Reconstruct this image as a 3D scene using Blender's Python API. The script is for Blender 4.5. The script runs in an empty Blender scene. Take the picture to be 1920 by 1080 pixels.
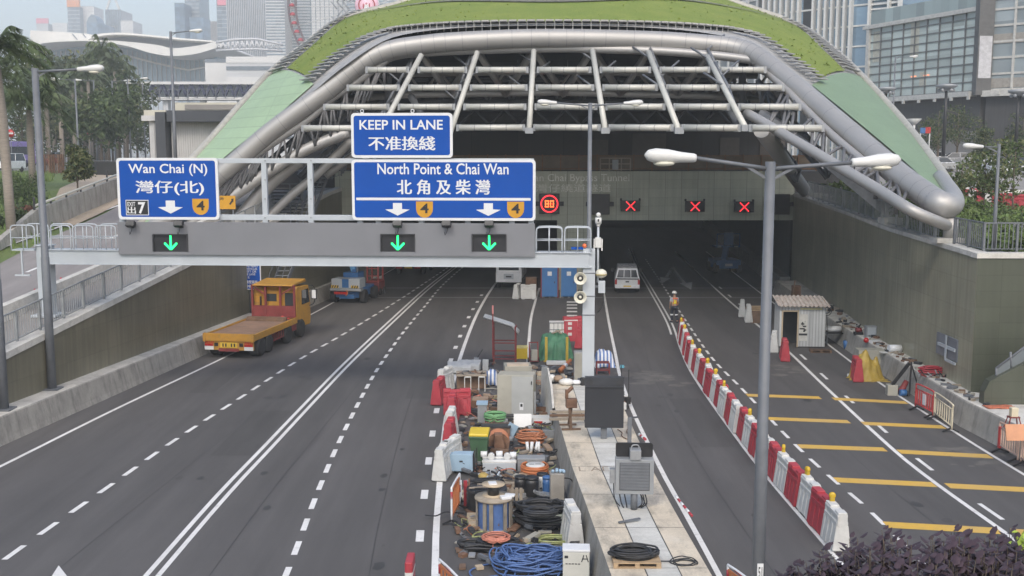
import bpy, bmesh, math, random
from math import sin, cos, atan, pi as PI, radians as R, hypot, sqrt
from mathutils import Vector, Matrix, noise as NZ
random.seed(11)
S = bpy.context.scene
COL = S.collection
# ---------------------------------------------------------------- camera
F = 2000.0; PITCH = atan(0.125); H = 9.5; CP, SP = cos(PITCH), sin(PITCH)
cam = bpy.data.objects.new('camera', bpy.data.cameras.new('camera'))
COL.objects.link(cam); S.camera = cam
cam.location = (0, 0, H); cam.rotation_euler = (PI / 2 - PITCH, 0, 0)
cam.data.sensor_width = 36; cam.data.lens = 36 * F / 1920
cam.data.clip_start = 0.1; cam.data.clip_end = 9000
# ---------------------------------------------------------------- sky, sun, exposure
SUN_EL, SUN_AZ = R(44), R(-22)
W = bpy.data.worlds.new('World'); S.world = W; W.use_nodes = True
nt = W.node_tree
sky = nt.nodes.new('ShaderNodeTexSky'); sky.sky_type = 'NISHITA'; sky.sun_disc = False
sky.sun_elevation = SUN_EL; sky.sun_rotation = R(180) + SUN_AZ
sky.air_density = 1.15; sky.dust_density = 3.2; sky.ozone_density = 2.0
bg = nt.nodes['Background']; bg.inputs['Strength'].default_value = 0.138
nt.links.new(sky.outputs['Color'], bg.inputs['Color'])
sun = bpy.data.lights.new('sun', 'SUN'); sun.energy = 1.25; sun.angle = R(15); sun.color = (1.0, 0.93, 0.82)
so = bpy.data.objects.new('sun', sun); COL.objects.link(so); so.location = (0, -20, 80)
sd = Vector((sin(SUN_AZ) * cos(SUN_EL), -cos(SUN_AZ) * cos(SUN_EL), sin(SUN_EL)))   # towards the sun, behind the camera
so.rotation_euler = (-sd).to_track_quat('-Z', 'Y').to_euler()
S.view_settings.view_transform = 'Standard'; S.view_settings.look = 'None'
S.view_settings.gamma = 1.0; S.view_settings.exposure = 0.85
S.view_settings.use_curve_mapping = False
S.render.engine = 'CYCLES'
S.cycles.use_denoising = True
S.cycles.max_bounces = 6; S.cycles.transparent_max_bounces = 6; S.cycles.volume_bounces = 0
# ---------------------------------------------------------------- pixel -> place helpers (photo pixels, 1920 x 1080)
def ray(px, py):
    u = (px - 960) / F; v = (py - 540) / F
    return Vector((u, CP - v * SP, -SP - v * CP))
def gz(px, py, z=0.0):
    d = ray(px, py); t = (z - H) / d.z
    return Vector((d.x * t, d.y * t, z))
def at(px, py, Y):
    d = ray(px, py); t = Y / d.y
    return Vector((d.x * t, Y, H + d.z * t))
def zl(Y):                                   # level of the left slip road
    return 2.6 + 0.119 * (Y - 36) if Y < 74 else 7.12 + 0.012 * (Y - 74)
def zr(Y):                                   # level of the right bank
    return 5.9 + 0.022 * (Y - 38) if Y < 75 else 6.71 + 0.035 * (min(Y, 125) - 75)
def onf(px, py, f):
    d = ray(px, py); lo, hi = 12.0, 400.0
    for _ in range(50):
        m = (lo + hi) / 2
        if H + d.z * m / d.y > f(m): lo = m
        else: hi = m
    return at(px, py, lo)
def onl(px, py): return onf(px, py, zl)
def onr(px, py): return onf(px, py, zr)
def lerp(a, b, t): return a + (b - a) * t
def sstep(a, b, x):
    t = max(0.0, min(1.0, (x - a) / (b - a))); return t * t * (3 - 2 * t)
def pl(pts, x, i=0, j=1):                    # piecewise linear
    if x <= pts[0][i]: return pts[0][j]
    for p, q in zip(pts, pts[1:]):
        if x <= q[i]: return lerp(p[j], q[j], (x - p[i]) / (q[i] - p[i]))
    return pts[-1][j]
def spline(P, n=8, closed=False):
    P = [Vector(p) for p in P]; out = []
    N = len(P); rng = N if closed else N - 1
    for i in range(rng):
        g = (lambda k: P[k % N]) if closed else (lambda k: P[max(0, min(N - 1, k))])
        a, b, c, d = g(i - 1), g(i), g(i + 1), g(i + 2)
        for k in range(n):
            t = k / n
            out.append(0.5 * ((2 * b) + (c - a) * t + (2 * a - 5 * b + 4 * c - d) * t * t + (3 * b - a - 3 * c + d) * t ** 3))
    if not closed: out.append(P[-1].copy())
    return out
# ---------------------------------------------------------------- materials
MC = {}
def srgb(r, g, b):
    f = lambda c: (c / 255 / 12.92) if c <= 10 else ((c / 255 + 0.055) / 1.055) ** 2.4
    return (f(r), f(g), f(b))
def nodes_of(name):
    m = bpy.data.materials.new(name); m.use_nodes = True
    t = m.node_tree; return m, t, t.nodes['Principled BSDF']
def nd(t, kind, **kw):
    n = t.nodes.new(kind)
    for k, v in kw.items():
        if hasattr(n, k): setattr(n, k, v)
        else: n.inputs[k].default_value = v
    return n
def math_(t, op, a, b=0.0, c=0.0):
    n = t.nodes.new('ShaderNodeMath'); n.operation = op
    for i, x in enumerate((a, b, c)):
        if isinstance(x, (int, float)): n.inputs[i].default_value = x
        else: t.links.new(x, n.inputs[i])
    return n.outputs[0]
def mixc(t, f, a, b, blend='MIX'):
    n = t.nodes.new('ShaderNodeMix'); n.data_type = 'RGBA'; n.blend_type = blend
    for i, x in ((0, f), (6, a), (7, b)):
        if isinstance(x, (int, float)): n.inputs[i].default_value = x
        elif isinstance(x, (tuple, list)): n.inputs[i].default_value = (*x[:3], 1)
        else: t.links.new(x, n.inputs[i])
    return n.outputs[2]
def noise_(t, vec, scale, detail=5, st=None, rough=0.55):
    if st:
        mp = nd(t, 'ShaderNodeMapping'); mp.inputs['Scale'].default_value = st
        t.links.new(vec, mp.inputs['Vector']); vec = mp.outputs[0]
    n = nd(t, 'ShaderNodeTexNoise', Scale=scale, Detail=detail, Roughness=rough); t.links.new(vec, n.inputs['Vector'])
    return n.outputs['Fac']
def ramp(t, fac, a, b, lo=0.0, hi=1.0):
    n = nd(t, 'ShaderNodeMapRange'); t.links.new(fac, n.inputs[0])
    for i, v in enumerate((a, b, lo, hi)): n.inputs[i + 1].default_value = v
    return n.outputs[0]
def mat(name, rgb, rough=0.65, metal=0.0, var=0.16, sc=2.5, st=None, bump=0.0, bsc=30, dirt=0.0, dirtc=(0.09, 0.08, 0.07), spec=0.5):
    if name in MC: return MC[name]
    m, t, b = nodes_of(name)
    vec = nd(t, 'ShaderNodeTexCoord').outputs['Object']
    n1 = noise_(t, vec, sc, 6, st)
    k = ramp(t, n1, 0.3, 0.7, 1 - var, 1 + var)
    g = nd(t, 'ShaderNodeCombineColor')
    for i in range(3): t.links.new(k, g.inputs[i])
    c = mixc(t, 1.0, rgb, g.outputs[0], 'MULTIPLY')
    if dirt:
        n2 = noise_(t, vec, sc * 2.3, 8, st, 0.7)
        c = mixc(t, ramp(t, n2, 0.5, 0.72, 0, dirt), c, dirtc)
    t.links.new(c, b.inputs['Base Color'])
    b.inputs['Metallic'].default_value = metal
    rr = ramp(t, n1, 0.2, 0.8, max(0.05, rough - 0.1), min(1, rough + 0.1)); t.links.new(rr, b.inputs['Roughness'])
    b.inputs['Specular IOR Level'].default_value = spec
    if bump:
        bn = nd(t, 'ShaderNodeBump', Strength=bump, Distance=0.02)
        t.links.new(noise_(t, vec, bsc, 4), bn.inputs['Height']); t.links.new(bn.outputs[0], b.inputs['Normal'])
    MC[name] = m; return m
def panel_mat(name, rgb, axis, pu, pv, jw=0.03, joint=0.45, rough=0.6, var=0.1, pv_var=0.07, su=0.0, jv=None, metal=0.0, streak=0.1):
    """cladding: joints every pu metres along axis 'x'/'y' and pv metres up, each panel a little different"""
    if name in MC: return MC[name]
    m, t, b = nodes_of(name)
    vec = nd(t, 'ShaderNodeTexCoord').outputs['Object']
    sx = nd(t, 'ShaderNodeSeparateXYZ'); t.links.new(vec, sx.inputs[0])
    u = sx.outputs['X' if axis == 'x' else 'Y']; v = sx.outputs['Z' if axis in 'xy' else 'X']
    if axis == 'g': u, v = sx.outputs['X'], sx.outputs['Y']
    uu = math_(t, 'DIVIDE', math_(t, 'ADD', u, 500.0), pu); vv = math_(t, 'DIVIDE', math_(t, 'ADD', v, 500.0), pv)
    ju = math_(t, 'LESS_THAN', math_(t, 'FRACT', uu), jw / pu); jvv = math_(t, 'LESS_THAN', math_(t, 'FRACT', vv), (jv or jw) / pv)
    j = math_(t, 'MAXIMUM', ju, jvv)
    cb = nd(t, 'ShaderNodeCombineXYZ'); t.links.new(math_(t, 'FLOOR', uu), cb.inputs[0]); t.links.new(math_(t, 'FLOOR', vv), cb.inputs[1])
    wn = nd(t, 'ShaderNodeTexWhiteNoise'); wn.noise_dimensions = '3D'; t.links.new(cb.outputs[0], wn.inputs['Vector'])
    k = math_(t, 'MULTIPLY', ramp(t, wn.outputs['Value'], 0, 1, 1 - pv_var, 1 + pv_var), ramp(t, noise_(t, vec, 0.5, 6), 0.3, 0.7, 1 - var, 1 + var))
    k = math_(t, 'MULTIPLY', k, ramp(t, noise_(t, vec, 1.6, 5, (3, 3, 0.12)), 0.35, 0.7, 1 + streak * 0.4, 1 - streak))
    k = math_(t, 'MULTIPLY', k, ramp(t, j, 0, 1, 1.0, joint))
    g = nd(t, 'ShaderNodeCombineColor')
    for i in range(3): t.links.new(k, g.inputs[i])
    t.links.new(mixc(t, 1.0, rgb, g.outputs[0], 'MULTIPLY'), b.inputs['Base Color'])
    b.inputs['Roughness'].default_value = rough; b.inputs['Metallic'].default_value = metal
    MC[name] = m; return m
def emit(name, rgb, s):
    if name in MC: return MC[name]
    m, t, b = nodes_of(name)
    b.inputs['Base Color'].default_value = (*rgb, 1); b.inputs['Emission Color'].default_value = (*rgb, 1); b.inputs['Emission Strength'].default_value = s
    MC[name] = m; return m
def glass(name, rgb, rough=0.12, var=0.5, cell=None, axis='x', metal=0.0):
    """reflective facade glass, each pane its own tone"""
    if name in MC: return MC[name]
    m, t, b = nodes_of(name)
    vec = nd(t, 'ShaderNodeTexCoord').outputs['Object']
    if cell:
        sx = nd(t, 'ShaderNodeSeparateXYZ'); t.links.new(vec, sx.inputs[0])
        cb = nd(t, 'ShaderNodeCombineXYZ')
        t.links.new(math_(t, 'FLOOR', math_(t, 'DIVIDE', sx.outputs['X' if axis == 'x' else 'Y'], cell[0])), cb.inputs[0])
        t.links.new(math_(t, 'FLOOR', math_(t, 'DIVIDE', sx.outputs['Z'], cell[1])), cb.inputs[1])
        wn = nd(t, 'ShaderNodeTexWhiteNoise'); t.links.new(cb.outputs[0], wn.inputs['Vector'])
        f = math_(t, 'ADD', math_(t, 'MULTIPLY', wn.outputs['Value'], 0.5), math_(t, 'MULTIPLY', noise_(t, vec, 0.16, 3), 0.6))
    else: f = noise_(t, vec, 0.3, 4)
    k = ramp(t, f, 0.2, 0.85, 1 - var, 1 + var)
    g = nd(t, 'ShaderNodeCombineColor')
    for i in range(3): t.links.new(k, g.inputs[i])
    t.links.new(mixc(t, 1.0, rgb, g.outputs[0], 'MULTIPLY'), b.inputs['Base Color'])
    b.inputs['Roughness'].default_value = rough; b.inputs['Metallic'].default_value = metal
    MC[name] = m; return m
# ---------------------------------------------------------------- mesh builder
class MB:
    def __init__(s, M=None): s.v = []; s.f = []; s.mi = []; s.sm = []; s.mats = []; s.c = 0; s.M = M
    def m(s, mt):
        if mt not in s.mats: s.mats.append(mt)
        s.c = s.mats.index(mt); return s
    def add(s, vs, fs, smooth=False):
        o = len(s.v)
        for p in vs:
            p = Vector(p); s.v.append(s.M @ p if s.M else p)
        for f in fs: s.f.append([o + i for i in f]); s.mi.append(s.c); s.sm.append(smooth)
        return s
    def box(s, c, d, rz=0.0, rot=None):
        x, y, z = d[0] / 2, d[1] / 2, d[2] / 2
        T = Matrix.Translation(Vector(c)) @ (rot.to_4x4() if rot else Matrix.Rotation(rz, 4, 'Z'))
        vs = [T @ Vector((a * x, b * y, e * z)) for e in (-1, 1) for b in (-1, 1) for a in (-1, 1)]
        return s.add(vs, [(0, 2, 3, 1), (4, 5, 7, 6), (0, 1, 5, 4), (2, 6, 7, 3), (0, 4, 6, 2), (1, 3, 7, 5)])
    def bx(s, x0, x1, y0, y1, z0, z1):
        return s.box(((x0 + x1) / 2, (y0 + y1) / 2, (z0 + z1) / 2), (abs(x1 - x0), abs(y1 - y0), abs(z1 - z0)))
    def beam(s, p, q, w, h, up=(0, 0, 1)):
        p, q = Vector(p), Vector(q); d = q - p
        if d.length < 1e-6: return s
        y = d.normalized(); u = Vector(up)
        if abs(y.dot(u)) > 0.98: u = Vector((1, 0, 0))
        x = y.cross(u).normalized(); z = x.cross(y)
        vs = [b + x * (a * w / 2) + z * (e * h / 2) for b in (p, q) for e in (-1, 1) for a in (-1, 1)]
        return s.add(vs, [(0, 1, 3, 2), (4, 6, 7, 5), (0, 4, 5, 1), (2, 3, 7, 6), (0, 2, 6, 4), (1, 5, 7, 3)])
    def tube(s, pts, r, n=8, closed=False, cap=True, sq=1.0):
        P = [Vector(p) for p in pts]; N = len(P)
        rs = r if isinstance(r, (list, tuple)) else [r] * N
        T = []
        for i in range(N):
            a = P[(i - 1) % N] if closed or i else P[0]; b = P[(i + 1) % N] if closed or i < N - 1 else P[-1]
            T.append((b - a).normalized())
        u = T[0].orthogonal().normalized()
        if abs(T[0].z) < 0.9: u = (Vector((0, 0, 1)) - T[0] * T[0].z).normalized()
        vs = []
        for i in range(N):
            u = (u - T[i] * u.dot(T[i]));
            if u.length < 1e-6: u = T[i].orthogonal()
            u.normalize(); w = T[i].cross(u)
            for k in range(n):
                a = 2 * PI * k / n; vs.append(P[i] + (u * cos(a) * sq + w * sin(a)) * rs[i])
        fs = []
        for i in range(N if closed else N - 1):
            j = (i + 1) % N
            for k in range(n): fs.append((i * n + k, i * n + (k + 1) % n, j * n + (k + 1) % n, j * n + k))
        s.add(vs, fs, True)
        if cap and not closed:
            o = len(s.v) - N * n
            s.f.append([o + k for k in range(n)][::-1]); s.mi.append(s.c); s.sm.append(False)
            s.f.append([o + (N - 1) * n + k for k in range(n)]); s.mi.append(s.c); s.sm.append(False)
        return s
    def cyl(s, p, q, r, r2=None, n=12): return s.tube([p, q], [r, r if r2 is None else r2], n)
    def lathe(s, c, prof, n=16, axis='z', smooth=True, sc=(1, 1)):
        c = Vector(c); vs = []
        for (r, h) in prof:
            for k in range(n):
                a = 2 * PI * k / n; x, y = r * cos(a) * sc[0], r * sin(a) * sc[1]
                vs.append(c + (Vector((x, y, h)) if axis == 'z' else Vector((x, h, y)) if axis == 'y' else Vector((h, x, y))))
        fs = []
        for i in range(len(prof) - 1):
            for k in range(n): fs.append((i * n + k, i * n + (k + 1) % n, (i + 1) * n + (k + 1) % n, (i + 1) * n + k))
        s.add(vs, fs, smooth); o = len(s.v) - len(vs)
        for i in (0, len(prof) - 1):
            if prof[i][0] > 1e-4: s.f.append([o + i * n + k for k in range(n)]); s.mi.append(s.c); s.sm.append(False)
        return s
    def ball(s, c, r, n=10, sc=(1, 1, 1)):
        c = Vector(c); vs = [c + Vector((0, 0, -r * sc[2]))]; m_ = max(4, n // 2 + 1)
        for i in range(1, m_):
            a = -PI / 2 + PI * i / m_
            for k in range(n):
                b = 2 * PI * k / n; vs.append(c + Vector((r * sc[0] * cos(a) * cos(b), r * sc[1] * cos(a) * sin(b), r * sc[2] * sin(a))))
        vs.append(c + Vector((0, 0, r * sc[2]))); fs = []
        for k in range(n): fs.append((0, 1 + (k + 1) % n, 1 + k)); fs.append((len(vs) - 1, len(vs) - 1 - n + k, len(vs) - 1 - n + (k + 1) % n))
        for i in range(m_ - 2):
            for k in range(n):
                a = 1 + i * n; fs.append((a + k, a + (k + 1) % n, a + n + (k + 1) % n, a + n + k))
        return s.add(vs, fs, True)
    def ring(s, c, Rr, r, n=24, m_=6, axis='z', sc=(1, 1)):
        c = Vector(c); P = []
        for k in range(n):
            a = 2 * PI * k / n; x, y = Rr * cos(a) * sc[0], Rr * sin(a) * sc[1]
            P.append(c + (Vector((x, y, 0)) if axis == 'z' else Vector((x, 0, y)) if axis == 'y' else Vector((0, x, y))))
        return s.tube(P, r, m_, closed=True)
    def prism(s, poly, d0, d1, plane='xz'):
        """outline poly extruded: plane 'xz' along y, 'xy' along z, 'yz' along x"""
        g = {'xz': lambda a, b, e: (a, e, b), 'xy': lambda a, b, e: (a, b, e), 'yz': lambda a, b, e: (e, a, b)}[plane]
        n = len(poly); vs = [g(a, b, d0) for a, b in poly] + [g(a, b, d1) for a, b in poly]
        return s.add(vs, [list(range(n)), list(range(2 * n - 1, n - 1, -1))] + [(i, (i + 1) % n, n + (i + 1) % n, n + i) for i in range(n)])
    def grid(s, rows, smooth=True, closed=False):
        n = len(rows[0]); fs = []
        for i in range(len(rows) - 1):
            for k in range(n - 1 + (1 if closed else 0)): fs.append((i * n + k, i * n + (k + 1) % n, (i + 1) * n + (k + 1) % n, (i + 1) * n + k))
        return s.add([p for r in rows for p in r], fs, smooth)
    def slab(s, top, depth):
        """closed sheet: outline of 3-D points and a thickness downwards"""
        n = len(top); T = [Vector(p) for p in top]; B = [p - Vector((0, 0, depth)) for p in T]
        return s.add(T + B, [list(range(n)), list(range(2 * n - 1, n - 1, -1))] + [(i, n + i, n + (i + 1) % n, (i + 1) % n) for i in range(n)])
    def coil(s, c, Ro, r, turns, h, n=10, jit=0.03, sc=(1, 1), ph=0, m_=14):
        """a loose coil of cable: one strand going round and round"""
        rnd = random.Random(int(Ro * 977 + turns * 31 + ph * 7)); P = []; c = Vector(c)
        for i in range(int(turns * m_) + 1):
            a = 2 * PI * i / m_ + ph
            if i % m_ == 0: ro = Ro * (1 + rnd.uniform(-1, 1) * jit * 4); hz = rnd.uniform(0, h); t0 = rnd.uniform(-jit, jit) * 2
            rr = ro * (1 + rnd.uniform(-jit, jit))
            P.append(c + Vector((rr * cos(a) * sc[0], rr * sin(a) * sc[1], r + hz + t0 * sin(a) * Ro)))
        return s.tube(spline(P, 2), r, 5)
    def build(s, name, parent=None, mt=None, loc=None, rz=0.0, bevel=0.0, seg=2):
        me = bpy.data.meshes.new(name); me.from_pydata([tuple(p) for p in s.v], [], s.f)
        for q in (s.mats or [mt]): me.materials.append(q)
        me.polygons.foreach_set('material_index', s.mi); me.polygons.foreach_set('use_smooth', s.sm)
        bm = bmesh.new(); bm.from_mesh(me); bmesh.ops.recalc_face_normals(bm, faces=bm.faces); bm.to_mesh(me); bm.free()
        me.update()
        o = bpy.data.objects.new(name, me); COL.objects.link(o)
        if parent: o.parent = parent
        if loc is not None: o.location = loc
        if rz: o.rotation_euler.z = rz
        if bevel:
            b = o.modifiers.new('bevel', 'BEVEL'); b.width = bevel; b.segments = seg; b.limit_method = 'ANGLE'; b.angle_limit = R(40)
        return o
def tag(o, label=None, cat=None, group=None, kind=None):
    if label: o['label'] = label
    if cat: o['category'] = cat
    if group: o['group'] = group
    if kind: o['kind'] = kind
    return o
def thing(name, label, cat, loc=(0, 0, 0), rz=0.0, group=None):
    o = bpy.data.objects.new(name, None); COL.objects.link(o); o.empty_display_size = 0.3
    o.location = loc; o.rotation_euler.z = rz
    return tag(o, label, cat, group)
def dup(o, loc=None, rz=None, label=None, parent=None):
    c = o.copy(); COL.objects.link(c)
    if parent: c.parent = parent
    if loc is not None: c.location = loc
    if rz is not None: c.rotation_euler.z = rz
    if label: c['label'] = label
    for ch in list(o.children): dup(ch, parent=c)
    return c
def struct(name, mb, mt=None): return tag(mb.build(name, None, mt), kind='structure')
# lettering: the built-in font turned into a mesh and fitted to a width and a height
def letters(mb, text, x0, x1, z0, z1, y, bold=0.0, mt=None, depth=0.012, fit_h=True, mirror=False, shear=0.0):
    cjk = any(ord(c) > 0x2E80 for c in text)
    cu = bpy.data.curves.new('lettering', 'FONT'); cu.body = text; cu.size = 1.0; cu.offset = 0.0 if cjk else bold; cu.extrude = 0.0; cu.resolution_u = 3; cu.shear = shear
    ob = bpy.data.objects.new('lettering', cu); COL.objects.link(ob)
    bpy.context.view_layer.update()
    me = bpy.data.meshes.new_from_object(ob.evaluated_get(bpy.context.evaluated_depsgraph_get()))
    vs = [v.co.copy() for v in me.vertices]; fs = [list(p.vertices) for p in me.polygons]
    bpy.data.objects.remove(ob); bpy.data.curves.remove(cu); bpy.data.meshes.remove(me)
    if not vs: return mb
    ax, bx_ = min(v.x for v in vs), max(v.x for v in vs); ay, by = min(v.y for v in vs), max(v.y for v in vs)
    sx = (x1 - x0) / (bx_ - ax); sy = (z1 - z0) / (by - ay) if fit_h else sx
    if mt: mb.m(mt)
    for k, e in enumerate((0, -1, 1) if cjk and bold else (0,)):      # thicker strokes
        g = e * 0.028 * (sy if e else 0); mb.add([(x0 + (v.x - ax) * sx + g, y - k * 0.0012, z0 + (v.y - ay) * sy + abs(g) * 0.4) for v in vs], fs)
    return mb
# ================================================================ MATERIALS
def asphalt(name, rgb, var=0.2):
    m, t, b = nodes_of(name)
    vec = nd(t, 'ShaderNodeTexCoord').outputs['Object']
    big = noise_(t, vec, 0.12, 5, (1, 0.3, 1)); mid = noise_(t, vec, 1.1, 6, (1, 0.18, 1), 0.65); fine = noise_(t, vec, 60, 2)
    k = math_(t, 'MULTIPLY', ramp(t, big, 0.3, 0.7, 1 - var, 1 + var), ramp(t, mid, 0.3, 0.72, 0.9, 1.1))
    k = math_(t, 'MULTIPLY', k, ramp(t, noise_(t, vec, 1.3, 4, (1, 0.035, 1), 0.6), 0.3, 0.7, 0.86, 1.12))
    k = math_(t, 'MULTIPLY', k, ramp(t, fine, 0.2, 0.8, 0.8, 1.2))
    g = nd(t, 'ShaderNodeCombineColor')
    for i in range(3): t.links.new(k, g.inputs[i])
    c = mixc(t, 1.0, rgb, g.outputs[0], 'MULTIPLY')
    st = noise_(t, vec, 0.35, 9, (1, 0.45, 1), 0.75)          # dusty worn patches
    c = mixc(t, ramp(t, st, 0.62, 0.8, 0, 0.35), c, (0.16, 0.15, 0.14))
    c = mixc(t, ramp(t, noise_(t, vec, 0.8, 6, (1, 0.25, 1), 0.7), 0.66, 0.78, 0, 0.45), c, (0.025, 0.025, 0.027))
    t.links.new(c, b.inputs['Base Color']); b.inputs['Roughness'].default_value = 0.82
    bn = nd(t, 'ShaderNodeBump', Strength=0.25, Distance=0.01); t.links.new(fine, bn.inputs['Height']); t.links.new(bn.outputs[0], b.inputs['Normal'])
    return m
def stained(name, rgb, dark, st=(2.2, 2.2, 0.25), amt=0.75, light=None):
    """weathered concrete: vertical run-off streaks, blotches and pores"""
    m, t, b = nodes_of(name)
    vec = nd(t, 'ShaderNodeTexCoord').outputs['Object']
    n1 = noise_(t, vec, 1.4, 7, None, 0.6); n2 = noise_(t, vec, 1.5, 8, st, 0.72); n3 = noise_(t, vec, 22, 4)
    g = nd(t, 'ShaderNodeCombineColor'); k = math_(t, 'MULTIPLY', ramp(t, n1, 0.3, 0.7, 0.85, 1.13), ramp(t, n3, 0.25, 0.75, 0.9, 1.1))
    for i in range(3): t.links.new(k, g.inputs[i])
    c = mixc(t, 1.0, rgb, g.outputs[0], 'MULTIPLY')
    c = mixc(t, ramp(t, n2, 0.48, 0.7, 0, amt), c, dark)
    if light: c = mixc(t, ramp(t, noise_(t, vec, 0.7, 6), 0.55, 0.7, 0, 0.6), c, light)
    t.links.new(c, b.inputs['Base Color']); b.inputs['Roughness'].default_value = 0.85
    bn = nd(t, 'ShaderNodeBump', Strength=0.3, Distance=0.02); t.links.new(n3, bn.inputs['Height']); t.links.new(bn.outputs[0], b.inputs['Normal'])
    return m
m_asph = asphalt('asphalt', (0.087, 0.082, 0.080)); m_asph2 = asphalt('pale_asphalt', (0.235, 0.215, 0.205), 0.06)
def paintm(name, rgb, wear=0.5):
    m, t, b = nodes_of(name)
    vec = nd(t, 'ShaderNodeTexCoord').outputs['Object']
    n = noise_(t, vec, 3.5, 8, None, 0.75)
    c = mixc(t, ramp(t, n, 0.52, 0.75, 0, wear), rgb, (0.16, 0.15, 0.14))
    c = mixc(t, ramp(t, noise_(t, vec, 0.5, 4), 0.35, 0.7, 0, 0.25), c, (0.3, 0.29, 0.27))
    t.links.new(c, b.inputs['Base Color']); b.inputs['Roughness'].default_value = 0.7
    return m
m_white_line = paintm('white_road_paint', (0.74, 0.73, 0.71)); m_yellow_line = paintm('yellow_road_paint', (0.62, 0.385, 0.06), 0.4)
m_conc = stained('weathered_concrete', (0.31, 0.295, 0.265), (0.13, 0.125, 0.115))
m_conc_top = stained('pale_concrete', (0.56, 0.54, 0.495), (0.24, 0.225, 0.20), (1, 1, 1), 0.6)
m_slab = stained('median_slab', (0.58, 0.505, 0.395), (0.25, 0.225, 0.185), (1.2, 0.5, 1), 0.9, (0.56, 0.53, 0.47))
m_cover = stained('trench_cover', (0.52, 0.51, 0.47), (0.36, 0.345, 0.315), (0.25, 2.2, 1), 0.8, (0.6, 0.6, 0.58))
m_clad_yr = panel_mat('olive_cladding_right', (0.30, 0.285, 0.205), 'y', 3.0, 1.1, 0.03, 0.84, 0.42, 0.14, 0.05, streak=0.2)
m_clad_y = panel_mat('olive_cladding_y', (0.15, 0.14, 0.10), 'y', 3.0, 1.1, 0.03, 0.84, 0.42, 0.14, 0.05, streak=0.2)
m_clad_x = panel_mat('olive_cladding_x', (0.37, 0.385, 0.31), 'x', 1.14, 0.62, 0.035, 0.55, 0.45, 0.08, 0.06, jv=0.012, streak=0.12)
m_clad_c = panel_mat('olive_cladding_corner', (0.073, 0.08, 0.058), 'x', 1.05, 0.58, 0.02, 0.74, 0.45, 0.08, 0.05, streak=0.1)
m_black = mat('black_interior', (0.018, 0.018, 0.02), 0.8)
m_dark = mat('dark_grey_panel', (0.035, 0.036, 0.04), 0.55)
m_steel = panel_mat('silver_tube_paint', (0.40, 0.39, 0.375), 'g', 900, 900, 0.001, 1, 0.5, 0.05, 0.0, metal=0.45, streak=0.0)
m_pipe = mat('pale_pipe_paint', (0.50, 0.495, 0.45), 0.42, 0.1, 0.07)
m_galv = mat('galvanised_steel', (0.14, 0.15, 0.165), 0.55, 0.1, 0.12, 4)
m_paint_grey = mat('pale_grey_paint', (0.45, 0.485, 0.515), 0.42, 0.1, 0.06, 1.2)
m_grey_mid = mat('mid_grey_paint', (0.30, 0.315, 0.33), 0.45, 0.2, 0.08, 2)
m_white = mat('white_paint', (0.62, 0.62, 0.60), 0.45, 0, 0.06, 2, dirt=0.25, dirtc=(0.4, 0.38, 0.34))
m_blackp = mat('black_paint', (0.02, 0.02, 0.022), 0.45)
m_rubber = mat('black_rubber', (0.022, 0.022, 0.024), 0.8, bump=0.2)
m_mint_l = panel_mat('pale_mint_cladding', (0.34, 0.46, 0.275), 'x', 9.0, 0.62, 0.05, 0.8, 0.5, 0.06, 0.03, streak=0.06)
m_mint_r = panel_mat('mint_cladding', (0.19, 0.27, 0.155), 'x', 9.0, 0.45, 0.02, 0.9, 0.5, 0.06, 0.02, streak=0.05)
def grassy(name, a, b_, c_, sc=0.8):
    m, t, b = nodes_of(name)
    vec = nd(t, 'ShaderNodeTexCoord').outputs['Object']
    n1 = noise_(t, vec, sc * 0.35, 6, None, 0.65); n2 = noise_(t, vec, sc * 8, 7, None, 0.7)
    c = mixc(t, ramp(t, n1, 0.35, 0.65), a, b_); c = mixc(t, ramp(t, n2, 0.46, 0.68, 0, 0.85), c, c_)
    t.links.new(c, b.inputs['Base Color']); b.inputs['Roughness'].default_value = 0.9
    bn = nd(t, 'ShaderNodeBump', Strength=0.6, Distance=0.08); t.links.new(n2, bn.inputs['Height']); t.links.new(bn.outputs[0], b.inputs['Normal'])
    return m
m_roofgrass = grassy('roof_turf', (0.165, 0.225, 0.034), (0.22, 0.265, 0.05), (0.10, 0.15, 0.024), 1.4)
m_verge = grassy('verge_grass', (0.09, 0.14, 0.035), (0.14, 0.18, 0.05), (0.06, 0.09, 0.025), 1.2)
m_dirt = grassy('sandy_ground', (0.44, 0.36, 0.27), (0.38, 0.31, 0.235), (0.33, 0.27, 0.20), 1.2)
m_far = mat('far_ground', (0.20, 0.20, 0.19), 0.9, 0, 0.2, 0.02)
m_paving = mat('grey_paving', (0.25, 0.235, 0.22), 0.85, 0, 0.12, 0.6, bump=0.1)

# ================================================================ GROUND AND ROADS
XL = lambda Y: -17.5 + 0.1436 * (Y - 36.3)                      # left retaining wall foot
CBL = lambda Y: -16.53 + 0.129 * (Y - 35.9)                     # left kerb barrier foot
XR = lambda Y: pl([(38.2, 16.75), (49, 17.25), (57, 18.15), (75, 19.75)], Y)
CBR = lambda Y: pl([(0, 17.0), (20, 16.3), (34.3, 15.94), (36.6, 15.76), (47, 16.15), (55, 16.55), (75, 18.1), (135, 23)], Y)
mb = MB(); mb.m(m_asph)
mb.add([(-600, -200, -0.03), (600, -200, -0.03), (600, 320, -0.03), (-600, 320, -0.03)], [(0, 1, 2, 3)])
struct('ground', mb)
mb = MB(); mb.m(m_asph)
ys = [-20, 10, 20, 30, 40, 50, 60, 75, 135]
mb.grid([[(CBL(y) - 0.3, y, 0.0), (CBR(y) + 0.3, y, 0.0)] for y in ys], False)
struct('road', mb)
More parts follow.
